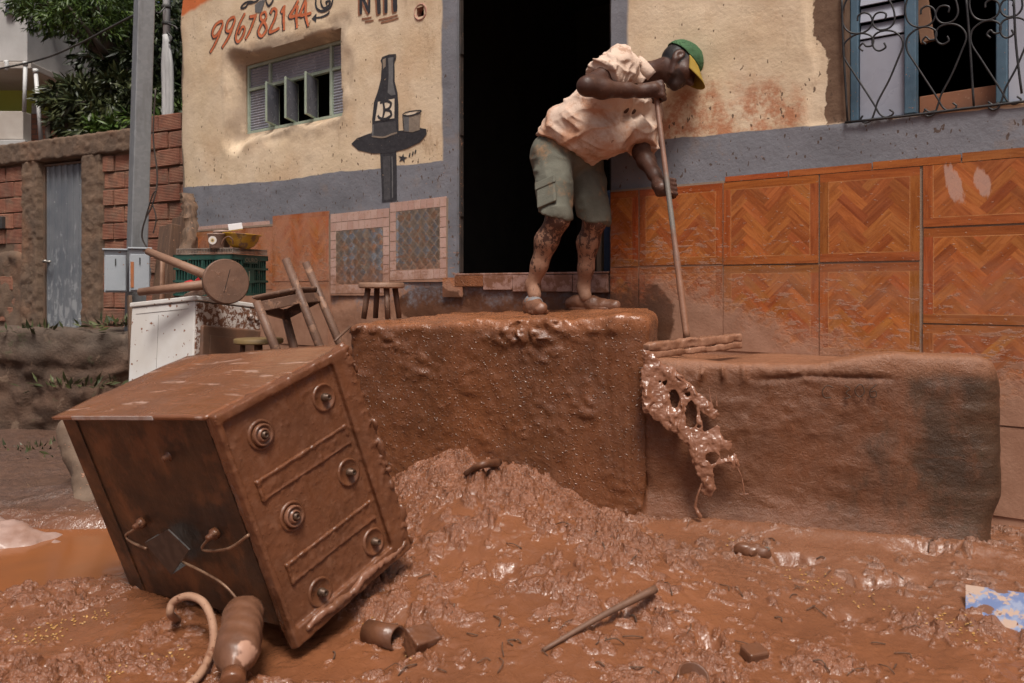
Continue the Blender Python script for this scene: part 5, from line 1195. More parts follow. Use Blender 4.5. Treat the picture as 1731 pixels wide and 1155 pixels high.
ridge(z12-.032, z12+.032); ridge(z23-.032, z23+.032)
M_NOZ = simple('muddy_brass', (.12, .07, .045), (.07, .04, .025), 20, (.3, .5), metal=.4); M_CUPM = simple('muddy_cup', (.22, .10, .06), (.15, .065, .035), 16, (.2, .4))
for k, p in enumerate(rows+rows2):
    b = empty('burner', (0, 0, 0), parent=cook); o_ = (-.0105, p[1], p[2]); big = k in (0, 1)
    mb = MB(); mb.lathe([(.044, 0), (.042, .005), (.037, .006), (.035, .0025), (.012, .002)], o_, (-1, 0, 0), 26, (False, False)); mb.build('seat_ring', M_SMUD, b, True, **SLb)
    if big:
        mb = MB(); mb.lathe([(.031, .003), (.031, .014), (.027, .017), (.024, .009), (.019, .008), (.018, .018), (.014, .020), (.011, .011)], o_, (-1, 0, 0), 26, (False, False)); mb.build('burner_cup', M_CUPM, b, True, **SLb)
    mb = MB(); mb.lathe([(.013, .002), (.013, .012), (.0095, .014), (.0095, .026), (.005, .027), (.0045, .012), (.0, .012)], o_, (-1, 0, 0), 14, (False, False)); mb.build('nozzle', M_NOZ, b, True, **SLb)
# thick smear of mud along the lower edge of the cooktop
S = SDF((-.09, -.03, SCc-.14), (.06, SB+.03, SCc+.05), .006); r_ = np.random.default_rng(3)
pts = [np.array([-.025+.002*math.sin(i*1.7), .05+.42*i/14, SCc-.030-.006*math.sin(i*.9)]) for i in range(15)]
S.chain(pts, [.007+.004*abs(math.sin(i*1.3)) for i in range(15)], .015); X, Y, Z = S.coords(); S.ripple(lambda X, Y, Z: .009*fbm(X*40, Y*40, Z*40, 3, 503)); Vv, Q = S.mesh(); mesh_obj('mud_smear', Vv, Q, M_CUPM, stove, smooth=True, world=False)
# right edge: mud clots along the far rim
S = SDF((-.08, SB-.06, .0), (.05, SB+.05, SCc), .007)
for i in range(38):
    zz_ = r_.uniform(.02, SCc-.03); S.ell((-.012+r_.uniform(-.02, .02), SB+.0+r_.uniform(-.012, .008), zz_), None, (r_.uniform(.008, .02), r_.uniform(.006, .012), r_.uniform(.01, .03)), .012)
Vv, Q = S.mesh(); mesh_obj('mud_clots', Vv, Q, M_SMUD, stove, smooth=True, world=False)
# gas pipes and bracket on the exposed face
M_WIRE = simple('thin_gas_pipe', (.32, .19, .12), (.16, .08, .045), 30, (.3, .5), metal=.3)
sp = lambda L, y: [stove_pt(a, b, y) for a, b in L]
mb = MB(); mb.tube(catmull(sp([(236, 884), (226, 896), (213, 905), (222, 916), (248, 928)], -.012), 6), .0045, 8); mb.build('gas_pipe', M_WIRE, stove, True, **SLb); mb = MB(); mb.tube(catmull(sp([(308, 950), (345, 968), (380, 990), (410, 1024)], -.016), 6), .0040, 8); mb.build('gas_pipe', M_WIRE, stove, True, **SLb)
mb = MB(); mb.tube(catmull(sp([(366, 900), (352, 912), (342, 926), (352, 931), (388, 927), (420, 905)], -.012), 6), .0045, 8); mb.build('gas_pipe', M_WIRE, stove, True, **SLb)
S = None
for (a, b) in ((238, 885), (362, 903)):
    p = stove_pt(a, b, -.004); mb = MB(); mb.lathe([(.018, -.008), (.017, .006), (.010, .010), (.009, .024), (.005, .026)], p, (0, -1, 0), 12); mb.build('valve', M_SMUD, stove, True, **SLb)
n = NT('blackened_steel'); c = n.co(stove); M_BRK = n.done(n.mix(n.rng(n.noise(c, 30, 4), .4, .6), (.050, .045, .045), (.085, .075, .070)), .35, None, Metallic=.5)
P = [stove_pt(a, b, y_) for a, b, y_ in ((244, 918, -.045), (284, 896, -.045), (320, 930, -.045), (290, 972, -.045))]
mb = MB(); Pn = [p+np.array([0, .004, 0]) for p in P]; mb.add(P+Pn, [(0, 1, 2, 3), (7, 6, 5, 4), (0, 4, 5, 1), (1, 5, 6, 2), (2, 6, 7, 3), (3, 7, 4, 0)])
Q2 = [P[0]+np.array([0, .0045, 0]), P[3]+np.array([0, .0045, 0]), P[3]+np.array([0, .05, 0]), P[0]+np.array([0, .05, 0])]; mb.add(Q2+[p+np.array([.003, 0, .0]) for p in Q2], [(0, 1, 2, 3), (7, 6, 5, 4), (0, 4, 5, 1), (2, 6, 7, 3), (1, 5, 6, 2), (3, 7, 4, 0)])
mb.build('bracket', M_BRK, stove, **SLb)
p = stove_pt(290, 769, 0.022); mb = MB(); mb.lathe([(.016, 0), (.015, .012), (.009, .014), (.009, .028), (.0, .029)], p, (0, -1, 0), 14, (False, False)); mb.build('knob_stub', M_SMUD, stove, True, **SLb)
p = stove_pt(106, 742, .1); mb = MB(); mb.box(np.array([SA+.012, .05, .09]), (.03, .05, .05)); mb.build('side_bracket', M_SMUD, stove, bevel=.004, **SLb)

# ------------------------------------------------------------------ bottle and hose in front of the stove
p0 = at(410, 1046, 2.19); p1 = at(398, 1122, 2.03); ax = p1-p0; L_ = np.linalg.norm(ax); ax /= L_
n = NT('mud_filmed_plastic'); c = n.co(); M_BOT = n.done(n.mix(n.rng(n.noise(c, 8, 4), .60, .64), n.mix(n.rng(n.noise(c, 22, 4), .3, .7), (.165, .075, .042), (.12, .052, .028)), (.40, .22, .15)), n.rng(n.noise(c, 15, 4), .3, .7, .28, .5), n.bump(n.M('ADD', n.wave(n.map(c, (1, 1, 1)), 9, 3., 'Y'), n.noise(c, 30, 3)), .35, .005))
bot = empty('plastic_bottle', (p0[0], p0[1], gz(p0[0], p0[1])), 'crumpled plastic bottle filmed with mud, lying before the stove', 'bottle')
mb = MB(); Lb = .235
BS = 1.08; prof = [(.0, -.010), (.030, -.010), (.050, .004), (.055, .022), (.0535, .035), (.0555, .05), (.0552, .068), (.0535, .078), (.056, .092), (.0558, .118), (.0535, .135), (.0555, .150), (.050, .172), (.036, .195), (.022, .212), (.019, .228)]
mb.lathe([(r_*BS*.95, h_*BS) for r_, h_ in prof], p0-ax*.035, ax, 28, (True, False)); ob = mb.build('bottle_body', M_BOT, bot, True)
co_ = verts_world(ob); dn = .010*fbm(co_[:, 0]*14, co_[:, 1]*14, co_[:, 2]*14, 3, 511)[:, None]*np.array([[1, .3, 1]]); ob.data.vertices.foreach_set('co', (co_+dn-np.array(bot.location)).astype(np.float32).ravel()); ob.data.update()
mb = MB(); mb.lathe([(r_*1.15, h_*BS) for r_, h_ in [(.027, .225), (.027, .252), (.024, .256), (.0, .256)]], p0-ax*.035, ax, 18, (True, False)); mb.build('cap', M_SMUD, bot, True)
M_HOSE = simple('beige_rubber_hose', (.42, .25, .165), (.30, .155, .095), 10, (.4, .6), mud=.35, mudscale=12, mudcol=(.20, .08, .04))
hp = [on_ground(300, 1048, .0), at(288, 1038, 2.34), at(293, 1018, 2.34), at(318, 1008, 2.33), at(343, 1018, 2.29), at(358, 1048, 2.24), at(361, 1085, 2.18), at(352, 1115, 2.12), at(338, 1140, 2.07), on_ground(318, 1172, .014)]
mb = MB(); mb.tube(catmull(hp, 8), .0115, 10); hs = mb.build('hose', M_HOSE, None, True); tag(hs, 'curved beige rubber hose looping out of the mud beside the bottle', 'hose')

# ------------------------------------------------------------------ white cooker with the oven door caked in mud
CW = at(330, 500, 4.55); e1 = at(222, 512, 4.80)-CW; e2 = at(437, 515, 5.0)-CW; l1, l2 = np.linalg.norm(e1), np.linalg.norm(e2); e1 /= l1; e2 -= e1*(e1@e2); e2 /= np.linalg.norm(e2); e3 = np.cross(e1, e2)
if e3[2] > 0: e3 = -e3
RW = np.stack([e1, e2, e3], 1); ck = empty('white_cooker', CW+e3*.93, 'dented white enamel cooker with a muddy oven door beside the bar wall', 'cooker')
def ckbox(mb, lo, hi): lo = np.array(lo); hi = np.array(hi); return mb.box(CW+RW@((lo+hi)/2), np.abs(hi-lo), RW)
n = NT('spattered_white_enamel'); c = n.co(); col = n.mix(n.rng(n.noise(c, 5, 4), .3, .7), (.66, .65, .63), (.58, .55, .51)); sp_ = n.rng(n.M('ADD', n.noise(c, 34, 2, .5), n.M('MULTIPLY', n.noise(c, 6, 2), .12)), .745, .755); col = n.mix(sp_, col, (.23, .10, .055)); M_ENAM = n.done(col, .35, n.bump(n.noise(c, 5, 2), .15, .01))
M_ENAM2 = simple('mud_spotted_enamel', (.58, .55, .52), (.46, .38, .33), 6, (.35, .5), mud=.55, mudscale=34, mudcol=(.18, .078, .042))
n = NT('caked_oven_glass'); c = n.co(); M_OVEN = n.done(n.mix(n.rng(n.noise(c, 7, 4), .35, .6), (.17, .085, .052), (.115, .066, .045)), .35, n.bump(n.noise(c, 40, 4), .3, .004))
mb = MB(); ckbox(mb, (0.002, .002, .030), (l1-.002, l2-.002, .93)); mb.build('body', M_ENAM, ck, bevel=.008)
mb = MB(); ckbox(mb, (-.012, -.008, 0), (l1+.006, l2+.006, .028)); mb.build('top', M_ENAM, ck, bevel=.006)
mb = MB(); ckbox(mb, (-.008, .006, .034), (.0, l2-.006, .92)); mb.build('front_panel', M_ENAM2, ck, bevel=.003)
mb = MB(); ckbox(mb, (-.034, .030, .165), (-.0085, l2-.02, .64)); od = mb.build('oven_door', M_OVEN, ck, bevel=.016, segs=3)
mb = MB(); ckbox(mb, (-.038, .085, .225), (-.0345, l2-.075, .56)); mb.build('window_glass', M_OVEN, od, bevel=.0015)
for k in range(2): mb = MB(); mb.lathe([(.016, 0), (.014, .018), (.0, .019)], CW+RW@np.array([-.0085, l2-.10+.06*k, .085+.01*k]), -e1, 14, (True, False)); mb.build('knob', M_ENAM2, ck, True)
mb = MB()
for (a, b, c_, d_) in ((.05, .5, .07, .0715),): ckbox(mb, (a, -.0005, c_), (b, .003, d_))
ckbox(mb, (l1*.55, -.0006, .09), (l1*.552, .003, .88)); mb.build('panel_seam', simple('seam_grey', (.36, .34, .32), (.3, .28, .26)), ck)
M_OLDW = simple('old_grey_wood', (.19, .115, .072), (.075, .045, .028), 5, (.7, .85), .6, 30, stretch=(7, 7, .8), mud=.12)
M_TIMB = simple('dark_timber', (.125, .068, .040), (.075, .042, .027), 5, (.7, .85), .6, 30, stretch=(7, 7, .8), mud=.15)
mb = MB(); mb.bar(at(219, 500, 5.0), at(222, 650, 4.95), .022, .05); o = mb.build('board', M_OLDW, None, bevel=.003); tag(o, 'narrow upright board behind the left edge of the white cooker', 'board')

# ------------------------------------------------------------------ green crate, tray, bowl and cups on the cooker
CC = at(393, 496, 4.93); f1 = np.array([-.946, .324, 0]); f2 = np.array([.324, .946, 0]); l1c, l2c, hc = .455, .36, .262; CC = CC-f1*0; RC = np.stack([f1, f2, np.array([0, 0, 1.])], 1)
CC[2] = .962
M_CRATE = simple('dark_green_plastic', (.014, .055, .042), (.022, .075, .058), 6, (.4, .55), mud=.25, mudscale=16, mudcol=(.13, .075, .05))
M_CRIN = simple('crate_inner_shade', (.010, .030, .024), (.014, .035, .028), rough=(.6, .8))  # dark sheets behind the slats stand in for shade inside the crate
cr = empty('plastic_crate', CC, 'dark green plastic crate numbered 51 standing on the white cooker', 'crate')
def cbox(mb, lo, hi): lo = np.array(lo, float); hi = np.array(hi, float); return mb.box(CC+RC@((lo+hi)/2), np.abs(hi-lo), RC)
def crate_side(axis, pos, sgn):
    mb = MB(); Ls = l1c if axis == 0 else l2c
    def bx(a0, a1, z0, z1, t0, t1):
        if axis == 0: cbox(mb, (a0, pos+sgn*t0, z0), (a1, pos+sgn*t1, z1))
        else: cbox(mb, (pos+sgn*t0, a0, z0), (pos+sgn*t1, a1, z1))
    for z0 in (0, .085, .165, hc-.035): bx(.0, Ls, z0, z0+(.014 if z0 < hc-.04 else .033), .0, .016)
    m = int(Ls/.021)
    for k in range(1, m): bx(Ls*k/m-.003, Ls*k/m+.003, .0145, hc-.0355, .004, .013)
    for k in (.25, .5, .75): bx(Ls*k-.006, Ls*k+.006, .0146, hc-.0356, .002, .015)
    return mb.build('crate_side', M_CRATE, cr)
crate_side(0, 0, 1); crate_side(0, l2c, -1); crate_side(1, 0, 1); crate_side(1, l1c, -1)
mb = MB(); cbox(mb, (.02, .02, .004), (l1c-.02, l2c-.02, .012)); mb.build('crate_bottom', M_CRATE, cr)
mb = MB(); cbox(mb, (.020, .018, .013), (l1c-.02, .0195, hc-.04)); cbox(mb, (.018, .022, .013), (.0195, l2c-.02, hc-.04)); mb.build('inner_shade', M_CRIN, cr)
def text_mesh(body, size, o, ex, ey, en, mat, name, parent, depth=.001, world=True):
    cu_ = bpy.data.curves.new('t', 'FONT'); cu_.body = body; cu_.size = size; cu_.align_x = 'CENTER'; cu_.align_y = 'CENTER'; cu_.resolution_u = 2
    ob = bpy.data.objects.new('t', cu_); COL.objects.link(ob); dg = bpy.context.evaluated_depsgraph_get(); me = bpy.data.meshes.new_from_object(ob.evaluated_get(dg))
    V = [np.asarray(o)+v.co.x*np.asarray(ex)+v.co.y*np.asarray(ey)+np.asarray(en)*depth for v in me.vertices]; Fc = [list(p.vertices) for p in me.polygons]
    bpy.data.objects.remove(ob); bpy.data.curves.remove(cu_); bpy.data.meshes.remove(me)
    return mesh_obj(name, V, Fc, mat, parent, world=world)
M_PRINT = simple('worn_pale_print', (.34, .30, .22), (.22, .20, .14), 40, (.6, .8))
mb = MB(); cbox(mb, (-.002, .085, .080), (.001, .215, .164)); pl_ = mb.build('number_plate', M_CRATE, cr)
text_mesh('51', .088, CC+RC@np.array([-.004, .135, .122]), f2, (0, 0, 1), -f1, M_PRINT, 'painted_number', cr)
mb = MB(); cbox(mb, (-.003, .105, .205), (.001, .25, .246)); mb.build('hand_grip', M_CRATE, cr, bevel=.001)
text_mesh('OURO', .042, CC+RC@np.array([-.0045, .178, .226]), f2, (0, 0, 1), -f1, M_PRINT, 'moulded_name', cr)
# grey openwork tray turned over on the crate
M_TRAY = simple('grey_dusty_plastic', (.26, .21, .175), (.17, .125, .10), 14, (.6, .8), mud=.3, mudscale=15)
ty_ = empty('openwork_tray', CC+np.array([0, 0, hc]), 'dusty grey openwork tray laid upside down over the green crate', 'tray'); mb = MB(); z0 = hc+.001
for (lo, hi) in (((-.004, -.006, z0+.030), (l1c-.03, .0, z0+.036)), ((-.006, -.004, z0+.030), (0, l2c-.02, z0+.036)), ((-.004, -.006, z0), (l1c-.03, 0, z0+.005)), ((-.006, -.004, z0), (.0, l2c-.02, z0+.005))): cbox(mb, lo, hi)
cbox(mb, (.0, .0, z0+.030), (l1c-.03, l2c-.02, z0+.034))
for k in range(36): a = (l1c-.03)*k/35; cbox(mb, (a-.0018, -.0055, z0+.0052), (a+.0018, -.001, z0+.0298))
for k in range(28): a = (l2c-.02)*k/27; cbox(mb, (-.0055, a-.0018, z0+.0052), (-.001, a+.0018, z0+.0298))
mb.build('basket', M_TRAY, ty_)
tz = CC[2]+hc+.0365
M_YEL = simple('yellow_plastic', (.55, .32, .022), (.46, .25, .02), 8, (.3, .45), mud=.42, mudscale=9, mudcol=(.26, .14, .07))
def on_tray(px, d): p = at(px, 430, d); p[2] = tz; return p
p = on_tray(408, 5.05); mb = MB(); mb.lathe([(.045, 0), (.075, .018), (.098, .05), (.108, .085), (.120, .088), (.120, .092), (.104, .092), (.094, .052), (.07, .022), (.001, .006)], p, (.06, 0, 1), 32, (True, False)); o = mb.build('plastic_bowl', M_YEL, None, True); tag(o, 'muddy yellow plastic bowl on the tray above the green crate', 'bowl')
M_TUB = simple('translucent_tub', (.36, .25, .20), (.28, .17, .125), 12, (.3, .5), mud=.25, mudscale=16)
p = on_tray(366, 4.98); tb = empty('plastic_tub', p, 'grimy margarine tub with a round label left of the yellow bowl', 'tub')
mb = MB(); mb.lathe([(.040, 0), (.043, .004), (.052, .082), (.056, .084), (.056, .090), (.050, .090), (.041, .008), (.001, .008)], p, (0, 0, 1), 24, (True, False)); mb.build('tub', M_TUB, tb, True)
lb = empty('label_print', (0, 0, 0), parent=tb); nrm = np.array([.0, -1, .0]); 
for (r_, dy, cc) in ((.026, .0505, (.60, .55, .50)), (.012, .0513, (.50, .36, .14)), (.006, .052, (.12, .08, .07))):
    mb = MB(); mb.lathe([(r_, 0), (.0005, .0003)], p+np.array([-.006, -dy, .046]), nrm, 18, (False, False)); mb.build('label_print', simple('tub_label_%d' % int(r_*1000), cc, cc), tb)
bpy.data.objects.remove(lb)
p = on_tray(377, 5.14); mb = MB(); mb.lathe([(.042, 0), (.050, .105), (.056, .108), (.056, .120), (.049, .120), (.040, .01), (.001, .008)], p, (-.05, 0, 1), 24, (True, False)); o = mb.build('plastic_cup', M_TUB, None, True); tag(o, 'dull grey plastic cup behind the margarine tub', 'cup')
p = at(398, 384, 5.06); mb = MB(); mb.box(p, (.085, .045, .040), np.array(Matrix.Rotation(math.radians(-10), 3, 'Y')@Matrix.Rotation(.3, 3, 'Z'))); o = mb.build('white_carton', simple('white_card', (.72, .72, .74), (.66, .66, .68), rough=(.5, .6)), None, bevel=.002); tag(o, 'small white carton resting in the yellow bowl', 'carton')
mb = MB(); mb.tube(catmull([at(374, 415, 4.93), at(378, 405, 4.93), at(386, 400, 4.93), at(392, 404, 4.93), at(394, 413, 4.94)], 6), .004, 7); o = mb.build('wire_hook', simple('rusty_wire', (.16, .08, .05), (.1, .05, .03)), None, True); tag(o, 'bent rusty wire hook on the tray before the yellow bowl', 'wire')
M_RED = simple('red_plastic', (.50, .025, .03), (.42, .02, .025), 8, (.3, .5))
p = at(338, 483, 4.72); mb = MB(); mb.lathe([(.022, -.05), (.032, .034), (.035, .036), (.030, .036), (.021, -.04)], p, (-.75, -.15, .6), 18, (True, False)); o = mb.build('red_cup', M_RED, None, True); tag(o, 'red drinking cup tipped over between the stool legs', 'cup')
p = at(320, 483, 4.74); mb = MB(); mb.lathe([(.020, -.02), (.030, -.015), (.031, .02), (.022, .028), (.0, .028)], p, (-.2, -.3, .9), 16, (True, False)); o = mb.build('red_wrapper', M_RED, None, True); tag(o, 'crumpled red wrapper left of the tipped red cup', 'wrapper')

# ------------------------------------------------------------------ overturned stool on the cooker
M_MWOOD = simple('muddy_wood', (.165, .085, .052), (.10, .050, .030), 7, (.5, .7), .5, 40, stretch=(1, 1, 1), mud=.30, mudscale=12, mudcol=(.25, .125, .075)); M_LEGW = simple('pale_worn_wood', (.27, .155, .10), (.19, .10, .062), 6, (.5, .7), .5, 40, mud=.22, mudscale=14, mudcol=(.22, .11, .065))
so_ = empty('overturned_stool', at(383, 512, 4.5), 'wooden stool lying on its side on the white cooker, seat towards us', 'stool'); dc = at(383, 476, 4.42); dn = np.array([.62, -.76, .16]); dn /= np.linalg.norm(dn)
mb = MB(); mb.lathe([(.118, -.035), (.126, -.030), (.128, 0), (.122, .006), (.0005, .0065)], dc, dn, 34, (True, False)); st = mb.build('seat', M_MWOOD, so_, True, angle=40)
for (a, d) in (((250, 425), 4.70), ((236, 494), 4.55), ((316, 502), 4.98)):
    q_ = at(*a, d); s_ = dc+(q_-dc)*.16; s_ = s_-dn*.03; mb = MB(); mb.tube([s_, s_+(q_-s_)*.5, q_], [.028, .026, .022], 12); mb.build('leg', M_LEGW, so_, True)
x_, y_, _ = frame_of(dn); mb = MB(); mb.box(dc+dn*.0062+x_*0, (.003, .14, .003), np.stack([dn, x_*.3+y_*.95, np.cross(dn, x_*.3+y_*.95)], 1)); mb.build('crack', simple('crack_black', (.015, .008, .005), (.02, .01, .006)), st)

# ------------------------------------------------------------------ leaning timbers by the wall corner
def timber(pts, r, mat, label, sq=None, lump=.0):
    mb = MB()
    if sq: mb.bar(pts[0], pts[-1], sq[0], sq[1], (.6, .8, 0))
    else: mb.tube(catmull(pts, 6), squash=.55, r=r if not hasattr(r, '__len__') else list(np.interp(np.linspace(0, 1, 6*(len(pts)-1)+1), np.linspace(0, 1, len(r)), r)), n=12)
    o = mb.build('timber', mat, None, not sq, bevel=.006 if sq else 0); tag(o, label, 'timber', 'timbers leaning at the bar corner')
    if lump:
        bm = bmesh.new(); bm.from_mesh(o.data); bmesh.ops.subdivide_edges(bm, edges=bm.edges, cuts=1, use_grid_fill=True); bm.to_mesh(o.data); bm.free()
        c_ = verts_world(o); off = np.array(wloc(o)); dd = lump*fbm(c_[:, 0]*20, c_[:, 1]*20, c_[:, 2]*5, 3, 521)[:, None]*np.array([[1, 1, .2]]); o.data.vertices.foreach_set('co', (c_+dd-off).astype(np.float32).ravel()); o.data.update()
    return o
def rough_plank(stations, th, mat, label, seed):
    """a weathered plank: (point, width) stations from foot to tip, uneven edges"""
    mb = MB(); V = []; m = 40; P = [np.asarray(p, float) for p, _ in stations]; Wd = [w_ for _, w_ in stations]; k = 10
    for i in range(m):
        t = i/(m-1)*(len(P)-1); j = min(int(t), len(P)-2); f = t-j; p = P[j]*(1-f)+P[j+1]*f; wd = Wd[j]*(1-f)+Wd[j+1]*f
        for e in range(k):
            a = 2*math.pi*e/k; cx_, cy_ = math.copysign(abs(math.cos(a))**.45, math.cos(a)), math.copysign(abs(math.sin(a))**.45, math.sin(a))
            n1 = float(vnoise(np.array([e*1.7+seed]), np.array([t*5.0]), None, seed)[0]); n2 = float(vnoise(np.array([e*.9+seed]), np.array([t*16.0]), None, seed+3)[0])
            V.append(p+np.array([.8, -.6, 0])*cx_*wd/2*(1+.16*n1+.06*n2)+np.array([.6, .8, 0])*cy_*th/2*(1+.4*n1+.15*n2))
    Fc = [(i*k+e, i*k+(e+1) % k, (i+1)*k+(e+1) % k, (i+1)*k+e) for i in range(m-1) for e in range(k)]+[list(range(k))[::-1], [(m-1)*k+e for e in range(k)]]
    mb.add(V, Fc); o = mb.build('timber', mat, None, True, angle=40); tag(o, label, 'timber', 'timbers leaning at the bar corner'); return o
rough_plank([(at(292, 640, 5.95), .20), (at(302, 500, 6.0), .20), (at(311, 430, 6.1), .17), (at(320, 380, 6.2), .13), (at(319, 350, 6.22), .10), (at(315, 327, 6.25), .045)], .09, M_OLDW, 'pale weathered slab of wood, tallest of the leaning timbers', 5)
timber([at(262, 640, 5.7), at(288, 382, 5.9)], 0, M_TIMB, 'dark squared beam leaning left of the pale slab', (.17, .08))
timber([at(292, 640, 6.0), at(303, 368, 6.2)], 0, M_TIMB, 'reddish brown plank wedged behind the pale slab', (.13, .05))
timber([at(272, 640, 5.5), at(275, 430, 5.62)], [.03, .028, .025], M_LEGW, 'thin round stick in front of the dark squared beam')
timber([at(325, 640, 6.0), at(327, 402, 6.2)], 0, M_OLDW, 'short pale offcut right of the pale slab', (.07, .04))

# ------------------------------------------------------------------ tilted chair, two stools
ch = empty('wooden_chair', at(500, 640, 4.5), 'tilted wooden chair without a back rail, leaning by the tiled wall', 'chair'); M_CHW = simple('mud_spotted_chair_wood', (.16, .085, .055), (.10, .052, .034), 7, (.5, .7), .5, 40, mud=.42, mudscale=15, mudcol=(.27, .145, .09))
pA0, pA1 = at(483, 438, 4.40), at(546, 600, 4.36); pB0, pB1 = at(517, 444, 4.68), at(576, 585, 4.62)
fA0, fA1 = at(434, 510, 4.18), at(470, 600, 4.16); fB0, fB1 = at(480, 524, 4.50), at(500, 600, 4.46)
for (a, b, nm) in ((pA0, pA1, 'post'), (pB0, pB1, 'post'), (fA0, fA1, 'leg'), (fB0, fB1, 'leg')):
    b2 = a+(b-a)*1.55; mb = MB(); mb.tube([a, (a+b2)/2, b2], [.022, .024, .022], 10); mb.build(nm, M_CHW, ch, True)
sA = pA0+(pA1-pA0)*.36; sB = pB0+(pB1-pB0)*.36; mb = MB(); ctr = (sA+sB+fA0+fB0)/4; ex = (sA-fA0); ey = (sB-sA); nz_ = np.cross(ex, ey); nz_ /= np.linalg.norm(nz_); nz_ = nz_*np.sign(nz_[2])
tq = [fA0+nz_*.0, sA, sB, fB0]; tq = [ctr+(t_-ctr)*1.12 for t_ in tq]; mb.add([t_+nz_*.012 for t_ in tq]+[t_+nz_*.036 for t_ in tq], [(3, 2, 1, 0), (4, 5, 6, 7), (0, 1, 5, 4), (1, 2, 6, 5), (2, 3, 7, 6), (3, 0, 4, 7)]); o = mb.build('seat', M_CHW, ch, bevel=.012, segs=3); fix_normals(o)
for (a, b) in ((fA0, sA), (sA, sB), (sB, fB0), (fB0, fA0)): mb = MB(); mb.bar(a-nz_*.03+(b-a)*.04, b-nz_*.03-(b-a)*.04, .018, .055, nz_); mb.build('apron', M_CHW, ch, bevel=.003)
def stool(label, top, rad, hgt, th, mat_s, mat_l, nleg=4, splay=.02, lr=.013, tilt=(0, 0, 1), a0=.5):
    base = np.array([top[0], top[1], top[2]-hgt]); t = empty('low_stool', base, label, 'stool')
    mb = MB(); mb.lathe([(rad*.93, -th), (rad, -th*.8), (rad, -th*.2), (rad*.95, 0), (.0005, .001)], top, tilt, 28, (True, False)); mb.build('seat', mat_s, t, True, angle=50)
    for k in range(nleg):
        a = a0+2*math.pi*k/nleg; d_ = np.array([math.cos(a), math.sin(a), 0]); mb = MB(); mb.tube([top+d_*rad*.62-np.array([0, 0, th]), top+d_*(rad*.62+splay)-np.array([0, 0, hgt])], [lr*1.0, lr*.9], 9); mb.build('leg', mat_l, t, True)
    return t
stool('small low wooden stool standing on the muddy doorstep', at(645, 478, 3.95)+np.array([0, 0, .0]), .113, .178, .028, M_LEGW, M_MWOOD, 4, .022, .015)
stool('round stool with a yellowish seat under the tilted chair', at(437, 572, 4.45), .135, .55, .03, simple('yellowish_wood', (.20, .135, .045), (.13, .08, .035), 6, (.5, .7), mud=.25), M_MWOOD, 4, .03, .014, a0=.2)
mb = MB(); mb.tube([at(566, 577, 3.5), at(577, 566, 3.55), at(592, 553, 3.66)], [.006, .007, .006], 7); o = mb.build('stick', M_MWOOD, None, True); tag(o, 'short stick leaning between the stove and the doorstep corner', 'stick')

# ------------------------------------------------------------------ debris in the mud
M_MUDOBJ = simple('muddy_debris', (.150, .062, .031), (.11, .045, .024), 9, (.28, .45), .6, 45)
a, b = on_ground(918, 1104, .006), on_ground(1108, 1024, .035); mb = MB(); mid = (a+b)/2; mid[2] += .006; mb.tube(catmull([a, mid, b], 6), list(np.linspace(.006, .012, 13)), 9); o = mb.build('stick', M_MWOOD, None, True); tag(o, 'long thin stick lying on the mud in the foreground', 'stick')
p = on_ground(712, 1098, .022); S = SDF(p-.09, p+.09, .004); Rb = np.array(Matrix.Rotation(.7, 3, 'Z')@Matrix.Rotation(.4, 3, 'X')); X, Y, Z = S.coords(); x_, y_, z_ = [Rb[0][i]*(X-p[0])+Rb[1][i]*(Y-p[1])+Rb[2][i]*(Z-p[2]) for i in range(3)]
S.D = (np.maximum(np.maximum(np.abs(x_)-.036, np.abs(y_)-.030), np.abs(z_)-.027)-.004-.004*fbm(X*50, Y*50, Z*50, 3, 531)).astype(np.float32); o = S.build('brick_fragment', M_MUDOBJ); tag(o, 'squarish broken brick lump in the foreground mud', 'rubble')
p = on_ground(648, 1084, .016); d_ = np.array([.8, -.5, .05]); mb = MB(); mb.lathe([(.034, -.06), (.036, .055), (.030, .055), (.028, -.05)], p, d_, 20, (True, False)); o = mb.build('pipe_stub', M_MUDOBJ, None, True); tag(o, 'muddy stub of pipe lying left of the brick lump', 'pipe')
p = on_ground(1168, 1150, -.01); mb = MB(); mb.lathe([(.040, -.05), (.041, .030), (.035, .030), (.034, -.04), (.001, -.041)], p, (.1, -.45, .75), 22, (False, False)); o = mb.build('pipe_end', M_MUDOBJ, None, True); tag(o, 'open end of a buried pipe at the bottom edge', 'pipe')
p = on_ground(1275, 1112, .012); mb = MB(); mb.box(p, (.062, .05, .03), np.array(Matrix.Rotation(.35, 3, 'Z')@Matrix.Rotation(.2, 3, 'X'))); o = mb.build('brick_fragment', M_MUDOBJ, None, bevel=.006); tag(o, 'flat muddy brick chip right of the buried pipe', 'rubble')
mb = MB(); mb.tube(catmull([on_ground(788, 806, .012), on_ground(815, 797, .022), on_ground(842, 789, .015)], 5), list(np.linspace(.012, .018, 11)), 9); o = mb.build('stick', M_MUDOBJ, None, True); tag(o, 'mud-coated stick on top of the mud heap', 'stick')
